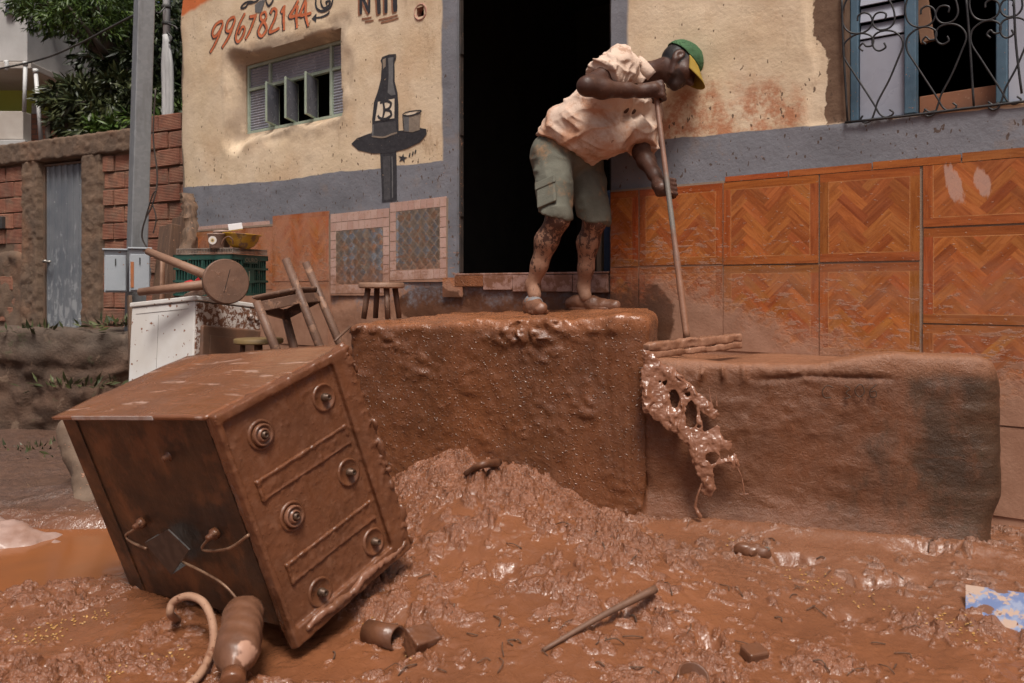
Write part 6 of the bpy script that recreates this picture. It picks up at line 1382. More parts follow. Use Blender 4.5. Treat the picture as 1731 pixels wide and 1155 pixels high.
# painted board at the right edge
n = NT('flaking_blue_paint'); c = n.co(); f1_ = n.rng(n.noise(n.map(c, (1, 1, 1.6)), 14, 5, .65), .46, .50); col = n.mix(f1_, (.44, .31, .24), n.mix(n.rng(n.noise(c, 30, 3), .4, .6), (.13, .18, .34), (.26, .30, .42))); col = n.mix(n.rng(n.noise(n.map(c, (1, 1, 2.2)), 12, 4, .5), .63, .65), col, (.17, .075, .042)); M_BOARD = n.done(col, .5, n.bump(n.noise(c, 40, 4), .3, .003))
p0 = at(1632, 988, 2.48); p1 = at(1800, 1012, 2.30); q0 = at(1632, 1075, 2.36); ex = p1-p0; ey = q0-p0; nn_ = np.cross(ex, ey); nn_ /= np.linalg.norm(nn_); nn_ = nn_ if nn_[1] < 0 else -nn_
P = [p0, p1, p1+ey*1.5, p0+ey*1.5]; mb = MB(); mb.add(P+[v-nn_*.012 for v in P], [(0, 3, 2, 1), (4, 5, 6, 7), (0, 1, 5, 4), (1, 2, 6, 5), (2, 3, 7, 6), (3, 0, 4, 7)]); o = mb.build('painted_board', M_BOARD, None, bevel=.001); fix_normals(o); tag(o, 'board with flaking blue and pink paint stuck in the mud', 'board')
# soaked sack at the left edge
c_ = on_ground(20, 935); S = SDF(c_-np.array([.5, .3, .12]), c_+np.array([.4, .3, .22]), .010); S.ell(c_+np.array([-.06, 0, .02]), None, (.26, .14, .075), .05); S.ell(c_+np.array([-.14, .05, .06]), None, (.20, .10, .06), .05); S.ell(c_+np.array([.10, -.02, .0]), None, (.16, .08, .045), .05); X, Y, Z = S.coords(); S.ripple(lambda X, Y, Z: .016*np.sin(26*X+34*Z+5*vnoise(X*7, Y*7, None, 541))*.6+.022*fbm(X*14, Y*14, Z*14, 4, 542))
o = S.build('wet_sack', simple('soaked_pale_cloth', (.36, .24, .20), (.24, .13, .09), 7, (.35, .55), .6, 30)); tag(o, 'soaked pale cloth sack at the left edge of the puddle', 'sack')
mb = MB(); mb.tube(catmull([on_ground(-10, 978, .0), on_ground(30, 968, .022), on_ground(80, 968, .018), on_ground(110, 955, .008), on_ground(118, 942, .0)], 5), [.012+.010*math.sin(i*.4) for i in range(21)], 8); o = mb.build('wet_rag', M_MUDOBJ, None, True); tag(o, 'twisted wet rag lying across the orange puddle', 'rag')
q0 = at(150, 850, 3.75); S = SDF(q0-np.array([.35, .35, .2]), q0+np.array([.35, .45, .55]), .012); S.cone(at(128, 730, 3.9), at(160, 862, 3.75), .07, .085, .03); S.ell(q0+np.array([.02, -.02, -.05]), None, (.16, .10, .05), .03); X, Y, Z = S.coords(); S.ripple(lambda X, Y, Z: .03*fbm(X*9, Y*9, Z*9, 4, 551)); o = S.build('concrete_stub', simple('pale_broken_concrete', (.17, .115, .078), (.10, .064, .043), 8, (.8, .9), .7, 40, mud=.25)); tag(o, 'broken pale concrete stub half hidden behind the stove', 'stub')
# shiny wrapper
p = on_ground(1284, 938, .012); mb = MB(); r_ = random.Random(9); V = [(p[0]+(i-2)*.017+r_.uniform(-.004, .004), p[1]+(j-1)*.020, p[2]+r_.uniform(-.010, .022)) for i in range(5) for j in range(4)]; mb.add(V, [(i*4+j, (i+1)*4+j, (i+1)*4+j+1, i*4+j+1) for i in range(4) for j in range(3)]); o = mb.build('wrapper', simple('foil_wrapper', (.62, .45, .30), (.12, .12, .13), 35, (.15, .3), metal=.5), None); tag(o, 'scrap of shiny wrapper at the foot of the ledge', 'wrapper')
p = on_ground(1262, 936, .012); S = SDF(p-.09, p+.09, .006); S.ell(p, None, (.045, .03, .028), .02); S.ell(p+np.array([.05, -.01, -.008]), None, (.03, .022, .02), .02); X, Y, Z = S.coords(); S.ripple(lambda X, Y, Z: .012*fbm(X*30, Y*30, Z*30, 3, 561)); o = S.build('mud_lump', M_MUDOBJ); tag(o, 'knobbly mud lump beside the shiny wrapper', 'lump')
# spilled maize grains
r_ = np.random.default_rng(21); gv = []; gf = []
def grain(px, py):
    p = on_ground(px, py, .003); s_ = r_.uniform(.0022, .0040); b = len(gv); d_ = r_.normal(0, 1, 3); d_[2] *= .3; d_ /= np.linalg.norm(d_); e_ = np.cross(d_, (0, 0, 1)); e_ /= np.linalg.norm(e_)+1e-6
    for v in (d_*1.5, -d_*1.3, e_, -e_, np.array([0, 0, .7]), np.array([0, 0, -.7])): gv.append(p+v*s_)
    for f in ((0, 2, 4), (2, 1, 4), (1, 3, 4), (3, 0, 4), (2, 0, 5), (1, 2, 5), (3, 1, 5), (0, 3, 5)): gf.append(tuple(i+b for i in f))
for (x0, y0, x1, y1, sp_, cnt) in ((1330, 965, 1400, 1000, 14, 26), (1380, 985, 1460, 1015, 10, 14), (1420, 1010, 1560, 1040, 14, 16), (1580, 1045, 1640, 1070, 12, 30), (1640, 1075, 1690, 1095, 8, 6), (20, 1085, 120, 1060, 14, 60), (120, 1060, 180, 1035, 10, 24), (260, 1120, 330, 1100, 14, 16), (170, 1150, 200, 1135, 9, 12), (620, 1060, 700, 1100, 18, 12), (1230, 905, 1340, 950, 16, 10)):
    for _ in range(cnt):
        t = r_.uniform(0, 1); grain(x0+(x1-x0)*t+r_.normal(0, sp_), y0+(y1-y0)*t+r_.normal(0, sp_*.6))
o = mesh_obj('maize_grains', gv, gf, simple('maize_yellow', (.50, .27, .06), (.42, .22, .07), 60, (.4, .5))); tag(o, 'scattered yellow maize grains on the mud', 'grain', None, 'stuff')
# twigs and fibres lying in the mud
tw = MB()
for _ in range(70):
    a_ = on_ground(r_.uniform(560, 1600), r_.uniform(880, 1150), .004); an_ = r_.uniform(0, math.pi); L_ = r_.uniform(.02, .07); b_ = a_+np.array([math.cos(an_), math.sin(an_), 0])*L_; b_[2] = gz(b_[0], b_[1])+.004; m_ = (a_+b_)/2+r_.normal(0, .006, 3); m_[2] = max(a_[2], b_[2])+.003
    tw.tube(catmull([a_, m_, b_], 3), r_.uniform(.0010, .0022), 5)
o = tw.build('twigs', M_TIMB, None, True); tag(o, 'small dark twigs and fibres strewn over the mud', 'twig', None, 'stuff')
# weeds on the bank and along the retaining wall
for k, (px, py, d, cnt, lab) in enumerate(((60, 770, 4.9, 160, 'muddy tuft of weeds below the retaining wall at the left'), (95, 860, 3.9, 90, 'flattened dead weeds beside the concrete stub'), (115, 778, 4.6, 70, 'small green weed left of the stove corner'), (205, 548, 5.7, 70, 'green weed at the foot of the brick wall by the pole'), (70, 560, 5.65, 40, 'little weed on top of the retaining wall by the grey door'), (125, 650, 5.5, 60, 'sparse weed on the face of the retaining wall'))):
    p = at(px, py, d); q_ = r_.normal(0, 1, (cnt, 3))*np.array([.16, .10, .02]); q_[:, 2] = np.abs(q_[:, 2]); t = empty('weed', p, lab, 'weed'); leaves('foliage', p+q_+np.array([0, 0, -.02]), q_*4+np.array([0, 0, .6]), .09, .022, M_LEAF3 if k != 1 else M_OLDW, t, .5, 70+k)

# ------------------------------------------------------------------ the man with the squeegee
nv = lambda v: np.asarray(v, float)/np.linalg.norm(v)
Rhip, Rkn, Ran = at(938, 262, 4.04), at(943, 370, 3.86), at(900, 482, 3.97)
Lhip, Lkn, Lan = at(985, 262, 4.16), at(1005, 374, 4.06), at(986, 486, 4.17)
def zstep(p):
    s = (p[0]-FW0[0])*FWD[0]+(p[1]-FW0[1])*FWD[1]; q = (p[0]-FW0[0])*FWN[0]+(p[1]-FW0[1])*FWN[1]; return float(step_top(s, q))+.004
base = (Ran+Lan)/2; base[2] = zstep(base)
man = empty('person', base, 'man in a stained pale shirt, olive shorts and green cap bending over a squeegee', 'person')
pel = (Rhip+Lhip)/2+np.array([0, 0, .03]); chest = at(1048, 165, 4.0); neckb = at(1092, 128, 3.96)
Rsh, Lsh = at(1046, 116, 3.83), at(1092, 190, 4.08)
Rel, Rwr, Rfi = at(992, 146, 3.60), at(1082, 155, 3.74), at(1109, 158, 3.795)
Lel, Lwr, Lfi = at(1084, 258, 3.96), at(1113, 306, 3.78), at(1129, 321, 3.745)
HS = .94; Hc = at(1148, 109, 3.90); hf = nv((.68, -.27, -.68)); hu = np.array([.63, .20, .75]); hu = nv(hu-hf*(hu@hf)); hr = np.cross(hf, hu)
HR = np.stack([hf, hr, hu]); hp_ = lambda f, r, u: Hc+(hf*f+hr*r+hu*u)*HS
# squeegee handle line
pole0, pole1 = at(1107, 146, 3.80), at(1161, 572, 3.50); hd = nv(pole0-pole1)
S = SDF(np.array([-.05+.0, 3.45, .84]), np.array([1.02, 4.45, 2.34]), .0052)
k = .03
S.chain([Rhip, Rkn], [.075, .054], k); S.chain([Lhip, Lkn], [.075, .054], k)
for (kn, an) in ((Rkn, Ran), (Lkn, Lan)):
    ax_ = an-kn; bk = nv(np.array([-.7, .7, 0])); c1_ = kn+ax_*.32+bk*.020; c2_ = kn+ax_*.70+bk*.004
    S.chain([kn, c1_, c2_, an], [.054, .055, .039, .033], .03); S.ell(kn+nv(np.array([.6, -.8, .0]))*.016, None, (.036, .036, .044), .03); S.cone(an, an+np.array([.01, -.03, -.05]), .033, .033, .02)
S.cone(pel+(Rhip-pel)*.6, pel+(Lhip-pel)*.6, .09, .09, .05)
S.cone(pel, chest, .09, .105, .06); S.cone(chest+(Rsh-chest)*.55, chest+(Lsh-chest)*.55, .10, .10, .06); S.cone(chest, neckb, .10, .055, .05)
S.chain([Rsh, Rsh+(Rel-Rsh)*.5, Rel], [.056, .048, .042], .03); S.chain([Rel, Rel+(Rwr-Rel)*.28+np.array([0, 0, -.006]), Rel+(Rwr-Rel)*.75, Rwr], [.041, .043, .033, .0275], .025)
S.chain([Lsh, Lsh+(Lel-Lsh)*.5, Lel], [.055, .047, .041], .03); S.chain([Lel, Lel+(Lwr-Lel)*.3, Lel+(Lwr-Lel)*.78, Lwr], [.041, .043, .031, .027], .025)
# hands closed round the handle
def hand(wr, ctr, w0, m0, a_knuck, sgn, thumb_up):
    w_ = nv(w0-hd*(w0@hd)); m_ = nv(m0-hd*(m0@hd)-w_*(m0@w_))
    P = lambda ang, rad, h: ctr+rad*(math.cos(math.radians(ang))*w_+math.sin(math.radians(ang))*m_)+hd*h
    S.chain([wr, (wr+P(a_knuck*.45*1, .052, 0))/2, P(a_knuck*.55, .046, 0)], [.0275, .031, .032], .018)
    for i, h in enumerate((.034, .012, -.010, -.031)):
        kn = P(a_knuck, .046-.002*abs(i-1), h); S.cone(P(a_knuck*.35, .050, h*.7), kn, .016, .0135, .012)
        S.chain([kn, P(a_knuck+62, .037, h*1.02), P(a_knuck+128, .031, h), P(a_knuck+178, .029, h)], [.0128, .0112, .0102, .0088], .0045)
    t0 = P(a_knuck*.1-20, .050, .030*thumb_up); S.cone(wr+(t0-wr)*.35, t0, .020, .0155, .012); S.chain([t0, P(-70, .036, .042*thumb_up), P(-125, .030, .040*thumb_up), P(-160, .029, .034*thumb_up)], [.0150, .0125, .0115, .0095], .006)
hand(Rwr, Rfi, np.array([-1., -.1, 0]), np.array([0, -1., .1]), 110, 1, 1)
hand(Lwr, Lfi, np.array([-.85, .35, .45]), np.array([-.1, -1., 0]), 95, 1, 1)
# neck and head
S.cone(neckb, hp_(-.035, 0, -.05), .056, .051, .04)
S.ell(hp_(-.008, 0, .020), HR, (HS*np.array((.104, .079, .098))), .0); S.ell(hp_(.032, 0, -.055), HR, (HS*np.array((.066, .060, .068))), .05); S.ell(hp_(.072, 0, -.112), HR, (HS*np.array((.024, .028, .020))), .03)
for s_ in (-1, 1):
    S.ell(hp_(.062, s_*.046, -.032), HR, (HS*np.array((.026, .022, .022))), .03); S.cone(hp_(.084, s_*.012, .018), hp_(.074, s_*.048, .014), .013, .012, .018)
    S.ell(hp_(.102, s_*.032, -.006), HR, (HS*np.array((.014, .015, .011))), .010, True); S.ell(hp_(.083, s_*.032, -.005), HR, (HS*np.array((.013, .014, .012))), .004)
    S.ell(hp_(-.012, s_*.080, -.008), HR, (HS*np.array((.026, .012, .036))), .006); S.ell(hp_(-.004, s_*.091, -.004), HR, (HS*np.array((.013, .008, .020))), .005, True); S.cone(hp_(-.004, s_*.078, -.040), hp_(.03, s_*.058, -.095), .012, .014, .02)
S.cone(hp_(.092, 0, .004), hp_(.121, 0, -.040), .0095, .0145, .014); S.ell(hp_(.108, 0, -.046), HR, (HS*np.array((.012, .020, .010))), .010)
S.cone(hp_(.094, -.018, -.070), hp_(.094, .018, -.070), .0075, .0075, .010); S.cone(hp_(.090, -.016, -.086), hp_(.090, .016, -.086), .0085, .0085, .010); S.cone(hp_(.102, -.022, -.0775), hp_(.102, .022, -.0775), .004, .004, .006, True)
body = S.build('body', None, man); Vw = verts_world(body)
rel = (Vw-Hc)/HS; hfc, hrc, huc = rel@hf, rel@hr, rel@hu
hair = ((np.linalg.norm(rel, axis=1) < .17) & (hfc < .025) & (huc > -.045-.35*np.minimum(hfc, 0)*0) & (hfc+.35*huc < .04) & (np.abs(hrc) < .0805)).astype(float)
beard = ((np.linalg.norm(rel, axis=1) < .17) & (huc < -.060) & (hfc > .035)).astype(float)*.6
set_attr(body, 'hair', np.maximum(hair, beard))
n = NT('dark_skin'); c = n.co(); x, y, z = n.sep(c); hair_ = n.attr('hair')
sk = n.mix(n.rng(n.noise(c, 12, 4), .3, .7), (.082, .036, .023), (.054, .024, .017)); sk = n.mix(n.rng(n.noise(c, 30, 4), .58, .7), sk, (.105, .052, .036)); sk = n.mix(hair_, sk, (.012, .010, .010))
thm = n.rng(z, .08, .62, .36, .62, False); mm = n.M('MULTIPLY', n.rng(n.M('SUBTRACT', n.noise(n.map(c, (1, 1, .65)), 42, 7, .72, .4), thm), -.015, .035), n.rng(z, .66, .58))
col = n.mix(mm, sk, n.mix(n.rng(n.noise(c, 25, 4), .3, .7), (.31, .165, .105), (.23, .115, .07)))
M_SKIN = n.done(col, n.M('MULTIPLY_ADD', mm, .25, n.rng(n.noise(c, 26, 3), .3, .7, .40, .58)), n.bump(n.M('ADD', n.noise(c, 60, 5, .65), n.M('MULTIPLY', mm, .8)), .4, .005), Specular_IOR_Level=.38); body.data.materials.clear(); body.data.materials.append(M_SKIN)

# shirt: an SDF shell round the torso with loose folds
def shell(S, inner_off, cuts_, wr, mat, name, th=.006):
    X, Y, Z = S.coords(); S.ripple(lambda X, Y, Z: wr(X, Y, Z))
    S.D = np.maximum(S.D, -(S.D+th)).astype(np.float32)
    for (p, nrm) in cuts_: S.plane_cut(p, nrm)
    return S.build(name, mat, man)
sp_dir = nv(neckb-pel); hemP = at(955, 250, 4.05)
T = SDF((.02, 3.5, 1.50), (.86, 4.42, 2.30), .0054)
rr_ = nv(Rsh-Lsh)
T.cone(pel+rr_*.05+sp_dir*-.10, chest+rr_*.10, .138, .102, .06); T.cone(pel-rr_*.05+sp_dir*-.10, chest-rr_*.07, .136, .106, .06); T.cone(chest, neckb+sp_dir*-.02, .116, .085, .06)
T.cone(chest+(Rsh-chest)*.5, Rsh, .118, .082, .05); T.cone(chest+(Lsh-chest)*.5, Lsh, .118, .085, .05)
T.cone(at(960, 214, 4.02), at(1022, 236, 3.94), .105, .090, .08); T.cone(at(1022, 236, 3.94), at(1082, 218, 3.93), .070, .055, .06)       # the loose belly of the shirt
T.plane_cut(at(957, 254, 4.05), nv((-.47, .05, -.88)))
T2 = SDF((.02, 3.5, 1.50), (.86, 4.42, 2.30), .0054); Rd = nv(Rel-Rsh); Ld = nv(Lel-Lsh)
T2.cone(Rsh-Rd*.03, Rsh+Rd*.32, .080, .086, 0); Xs, Ys, Zs = T2.coords(); pc = Rsh+Rd*.185; T2.D = np.maximum(T2.D, ((Xs-pc[0])*Rd[0]+(Ys-pc[1])*Rd[1]+(Zs-pc[2])*Rd[2]).astype(np.float32))
T3 = SDF((.02, 3.5, 1.50), (.86, 4.42, 2.30), .0054); T3.cone(Lsh-Ld*.03, Lsh+Ld*.32, .080, .070, 0); pc = Lsh+Ld*.225; T3.D = np.maximum(T3.D, ((Xs-pc[0])*Ld[0]+(Ys-pc[1])*Ld[1]+(Zs-pc[2])*Ld[2]).astype(np.float32))
T.D = SDF.smin(SDF.smin(T.D, T2.D, .03), T3.D, .03).astype(np.float32)
T.plane_cut(neckb+sp_dir*.012, sp_dir)
# open collar: a V cut down the chest towards us
cf = nv(np.cross(sp_dir, rr_)); vtip = at(1096, 200, 3.86)
for (a, b, r0, r1) in ((neckb+cf*.075, at(1097, 192, 3.80), .064, .050),): T.cone(a, b, r0, r1, .004, True)
def folds(X, Y, Z):
    u_ = X*sp_dir[0]+Y*sp_dir[1]+Z*sp_dir[2]; v_ = X*rr_[0]+Y*rr_[1]+Z*rr_[2]; w_ = X*cf[0]+Y*cf[1]+Z*cf[2]
    a = vnoise(v_*9+2*vnoise(u_*4, v_*4, None, 601), u_*3.2, w_*5, 602); b = vnoise(u_*11+v_*7, v_*6, w_*5, 603); d_ = vnoise((u_+v_*.8)*16+2*vnoise(u_*5, v_*5, None, 606), (u_-v_)*4, w_*6, 604)
    return .013*np.abs(a)*-1+.006*b+.012*(1-np.abs(d_))**3+.011*(1-np.abs(vnoise(v_*15+1.5*vnoise(u_*3, v_*5, None, 607), u_*2.5, w_*4, 608)))**5+.002*vnoise(X*38, Y*38, Z*38, 605)
n = NT('stained_pale_shirt'); c = n.co(); x, y, z = n.sep(c)
st_ = n.rng(n.M('ADD', n.noise(c, 5.5, 6, .68, .4), n.rng(z, .75, 1.2, .10, -.10)), .46, .66); col = n.mix(st_, (.60, .455, .365), (.48, .260, .165)); col = n.mix(n.M('MULTIPLY', n.rng(n.noise(n.map(c, (1, 1, .7)), 9, 6, .7), .56, .66), .75), col, (.34, .185, .115)); col = n.mix(n.rng(n.noise(c, 42, 2), .73, .75), col, (.22, .10, .06))
M_SHIRT = n.done(col, .88, n.bump(n.M('ADD', n.noise(c, 140, 3), n.M('MULTIPLY', n.noise(n.map(c, (1, 1, 1)), 22, 4, .6, 1.5), 2.2)), .38, .004), Specular_IOR_Level=.2)
shirt = shell(T, 0, [], folds, M_SHIRT, 'shirt', .017)
# collar and the loose breast pocket flap
colr = MB(); ctrN = neckb+sp_dir*.004; xa = rr_; ya = cf; rg = []
for i in range(26):
    a = math.radians(-150+300*i/25); d_ = -ya*math.cos(a)+xa*math.sin(a); rg.append((ctrN+d_*.068+sp_dir*.034, ctrN+d_*.092+sp_dir*(.030-.004*math.cos(a)), ctrN+d_*.104+sp_dir*(-.022)))
V = [p for r3 in rg for p in r3]; colr.add(V, [(3*i+j, 3*i+j+1, 3*i+3+j+1, 3*i+3+j) for i in range(25) for j in (0, 1)]); o = colr.build('collar', M_SHIRT, man, True); sm_ = o.modifiers.new('s', 'SOLIDIFY'); sm_.thickness = .006

# shorts
n = NT('olive_cotton'); c = n.co(); x, y, z = n.sep(c); col = n.mix(n.rng(n.noise(c, 6, 5), .3, .7), (.145, .140, .112), (.098, .096, .076)); dm = n.M('MULTIPLY', n.rng(n.M('ADD', n.noise(c, 6, 6, .7), n.rng(x, -.10, -.26, 0, .16)), .52, .68), .8); col = n.mix(dm, col, (.30, .175, .095))
M_SHORT = n.done(col, .9, n.bump(n.M('ADD', n.noise(c, 150, 2), n.M('MULTIPLY', n.noise(c, 26, 4, .6, 1.2), 2.2)), .35, .004), Specular_IOR_Level=.2)
G_ = SDF((-.02, 3.65, 1.18), (.66, 4.45, 1.86), .0062); kR = Rhip+(Rkn-Rhip)*.98; kL = Lhip+(Lkn-Lhip)*.98
G_.cone(Rhip+np.array([-.012, .02, .0]), kR+np.array([-.008, .010, .01]), .104, .083, .0); G_.cone(Lhip+np.array([.0, .02, 0]), kL+np.array([0, .010, .01]), .101, .081, .012)
G_.cone(pel+(Rhip-pel)*.75+np.array([-.014, .01, -.01]), pel+(Lhip-pel)*.75+np.array([0, .01, -.01]), .120, .116, .03); G_.cone(pel+np.array([-.01, .0, .0]), pel+sp_dir*.08, .130, .125, .04)
def sfold(X, Y, Z): return .007*vnoise(X*14, Y*14, Z*7, 611)+.006*(1-np.abs(vnoise(X*9+Z*5, Y*9, Z*16, 612)))**2+.003*vnoise(X*34, Y*34, Z*30, 613)
tR, tL = nv(Rkn-Rhip), nv(Lkn-Lhip); X, Y, Z = G_.coords(); split = (X-(Rkn[0]+Lkn[0])/2)*.74+(Y-(Rkn[1]+Lkn[1])/2)*.67
pR = Rkn+np.array([0, 0, .010]); pL = Lkn+np.array([0, 0, -.002])
cR = (X-pR[0])*-.25+(Z-pR[2])*-1.0+(Y-pR[1])*.2; cL = (X-pL[0])*-.25+(Z-pL[2])*-1.+(Y-pL[1])*.2
G_.D = np.maximum(G_.D, np.where(split < 0, cR, cL).astype(np.float32))
sh_ = G_.D.copy(); G_.ripple(lambda X, Y, Z: sfold(X, Y, Z)); inner = sh_+.018
legcut = np.minimum(sh_+.007, 1); G_.D = np.maximum(G_.D, -SDF.smin(inner, inner, 0)).astype(np.float32)
# open the hems
hem = np.where(split < 0, cR, cL); 
shorts = G_.build('shorts', M_SHORT, man)
# cargo pocket on the near leg, with flap
outn = nv(np.array([-.55, -.83, 0])); pc = Rhip+(Rkn-Rhip)*.60+outn*.098; th_d = nv(Rkn-Rhip); pd = nv(np.cross(th_d, outn)); Rp = np.stack([pd, outn, th_d], 1)
mb = MB(); mb.box(pc+th_d*.02, (.110, .022, .130), Rp); pk = mb.build('cargo_pocket', M_SHORT, man, bevel=.010, segs=3); mb = MB(); mb.box(pc-th_d*.045+outn*.010, (.118, .014, .045), Rp); mb.build('flap', M_SHORT, pk, bevel=.006, segs=2)

# cap
n = NT('green_cap_cloth'); c = n.co(); M_CAP = n.done(n.mix(n.rng(n.noise(c, 18, 4), .3, .7), (.045, .115, .045), (.028, .080, .030)), .85, n.bump(n.M('ADD', n.noise(c, 160, 2), n.M('MULTIPLY', n.noise(c, 30, 3), 2)), .3, .003))
M_BRIM = simple('yellow_brim_cloth', (.34, .225, .028), (.25, .16, .022), 14, (.75, .9))
K = SDF(Hc-.2, Hc+.2, .0045); K.ell(hp_(-.006, 0, .030), HR, (HS*np.array((.113, .088, .105))), 0); X, Y, Z = K.coords(); x_, y_, z_ = (X-Hc[0]), (Y-Hc[1]), (Z-Hc[2])
ff = (hf[0]*x_+hf[1]*y_+hf[2]*z_)/HS; uu_ = (hu[0]*x_+hu[1]*y_+hu[2]*z_)/HS
K.ripple(lambda X, Y, Z: .004*vnoise(X*30, Y*30, Z*30, 621)+.0015*np.exp(-((((X-Hc[0])*hr[0]+(Y-Hc[1])*hr[1]+(Z-Hc[2])*hr[2]))/.004)**2)); K.D = np.maximum(K.D, -(K.D+.006)); K.D = np.maximum(K.D, (.034+.12*np.minimum(ff, 0)*-1*.35-uu_)).astype(np.float32)
cap = K.build('cap', M_CAP, man)
V = []; Fc = []; na, nr = 21, 8
for i in range(na):
    a = math.radians(-72+144*i/(na-1)); rim = np.array([.106*math.cos(a)-.004, .085*math.sin(a), .042-.006*abs(math.sin(a))])
    for j in range(nr):
        t = j/(nr-1); ext = .100*(math.cos(a*.98)**.55); f_ = rim[0]+ext*t*.87; r_2 = rim[1]*(1-.10*t); u_2 = rim[2]-.050*t-.004*math.sin(a)**2*t-.004*math.sin(a)**2
        V.append(hp_(f_, r_2, u_2))
for i in range(na-1):
    for j in range(nr-1): Fc.append((i*nr+j, (i+1)*nr+j, (i+1)*nr+j+1, i*nr+j+1))
mb = MB(); mb.add(V, Fc); o = mb.build('cap_brim', M_BRIM, cap, True); s_ = o.modifiers.new('s', 'SOLIDIFY'); s_.thickness = .004
mb = MB()
for kx in range(3):
    pts_ = []
    for i in range(9 if kx < 2 else 6):
        a = math.radians(-62+(58 if kx < 2 else 34)*i/8+ (6 if kx == 2 else 0)); e_ = math.radians(28-7*kx)
        pts_.append(hp_(-.006+.1165*math.cos(e_)*math.cos(a), -.0915*math.cos(e_)*math.sin(a)*-1*1.0, .030+.1085*math.sin(e_)+.0012*(-1)**i))
    mb.tube(pts_, .0018, 5)
mb.build('embroidery', simple('pale_yellow_thread', (.55, .47, .20), (.5, .42, .18)), cap, True)

# shoes
M_SHOE = simple('mud_caked_shoe', (.21, .095, .055), (.13, .055, .030), 12, (.3, .5), .6, 40); M_STRAP = simple('grey_shoe_cloth', (.20, .20, .21), (.15, .14, .14), 14, (.6, .8), mud=.3, mudscale=22)
def shoe(an, toe_dir, ln, strap):
    z0 = zstep(an); toe_dir = nv(toe_dir); sd_ = np.cross(toe_dir, (0, 0, 1.)); a = np.array([an[0], an[1], z0]); Sh = SDF(a-np.array([.25, .25, .02]), a+np.array([.25, .25, .14]), .005)
    heel = a-toe_dir*.065+np.array([0, 0, .032]); mid = a+toe_dir*.06+np.array([0, 0, .030]); toe = a+toe_dir*(ln-.095)+np.array([0, 0, .024])
    Sh.chain([heel, mid, toe], [.036, .038, .029], .02); Sh.cone(a+np.array([0, 0, .045])-toe_dir*.025, a+np.array([0, 0, .036])+toe_dir*.03, .038, .036, .03); Sh.cone(mid+sd_*.02-np.array([0, 0, .010]), toe+sd_*.012-np.array([0, 0, .008]), .028, .024, .015)
    X, Y, Z = Sh.coords(); Sh.ripple(lambda X, Y, Z: .005*fbm(X*30, Y*30, Z*30, 3, 631)); Sh.plane_cut((0, 0, z0-.004), (0, 0, -1)); Sh.plane_cut((0, 0, z0+.082), (0, 0, 1), .01)
    o = Sh.build('shoe', M_SHOE, man)
    So = SDF(a-np.array([.25, .25, .02]), a+np.array([.25, .25, .05]), .005); X, Y, Z = So.coords(); t_ = (X-a[0])*toe_dir[0]+(Y-a[1])*toe_dir[1]; s_ = (X-a[0])*sd_[0]+(Y-a[1])*sd_[1]
    hw = .037+.010*np.exp(-((t_-.10)/.06)**2); d_ = np.sqrt(np.maximum(np.abs(t_-(ln-.17)/2*1.0)-(ln-.085)/2+.0, 0)**2+s_**2)-hw; So.D = np.maximum(d_, np.abs(Z-z0-.006)-.010).astype(np.float32); So.ripple(lambda X, Y, Z: .003*fbm(X*40, Y*40, Z*40, 2, 635), .02); So.build('sole', M_SHOE, o)
    if strap: 
        Sq = SDF(a-np.array([.1, .1, -.0]), a+np.array([.1, .1, .14]), .004); Sq.cone(a+toe_dir*.010+np.array([0, 0, .052]), a+toe_dir*.052+np.array([0, 0, .040]), .043, .042, 0); Sq.plane_cut(a+toe_dir*.068, toe_dir+np.array([0, 0, -.4])); Sq.plane_cut(a+toe_dir*-.005, -toe_dir+np.array([0, 0, -.2])); Sq.build('shoe_upper', M_STRAP, o)
    return o
shoe(Ran, np.array([.22, -.95, 0]), .27, True); shoe(Lan, np.array([.86, -.50, 0]), .275, False)

# ------------------------------------------------------------------ squeegee
sq_ = empty('squeegee', pole1, 'long-handled floor squeegee caked in mud, pushed along the ledge', 'squeegee')
n = NT('wooden_handle'); c = n.co(); x, y, z = n.sep(c); col = n.mix(n.rng(n.noise(n.map(c, (8, 8, 1)), 6, 4), .3, .7), (.24, .125, .085), (.175, .095, .066)); col = n.mix(n.M('MULTIPLY', n.rng(z, .78, .70), n.rng(z, .45, .52)), col, (.17, .15, .13)); col = n.mix(n.rng(n.M('ADD', z, n.M('MULTIPLY', n.M('SUBTRACT', n.noise(c, 22, 5, .7), .5), .5)), .34, .27), col, (.24, .115, .068)); M_HAND = n.done(col, .5, n.bump(n.noise(c, 50, 4), .3, .004))
npt = 40; pts_ = [pole0+hd*.012+(pole1-pole0-hd*.012)*i/(npt-1) for i in range(npt)]; rad = [.0125+(.0022*abs(math.sin(i*2.3))+.0010 if i > 26 else 0)+.0003*math.sin(i) for i in range(npt)]; mb = MB(); mb.tube(pts_, rad, 12); mb.build('handle', M_HAND, sq_, True)
bA, bB = at(1093, 591, 3.27), at(1247, 574, 3.60); bA[2] = max(bA[2], .745); bB[2] = max(bB[2], .757); bd_ = nv(bB-bA)
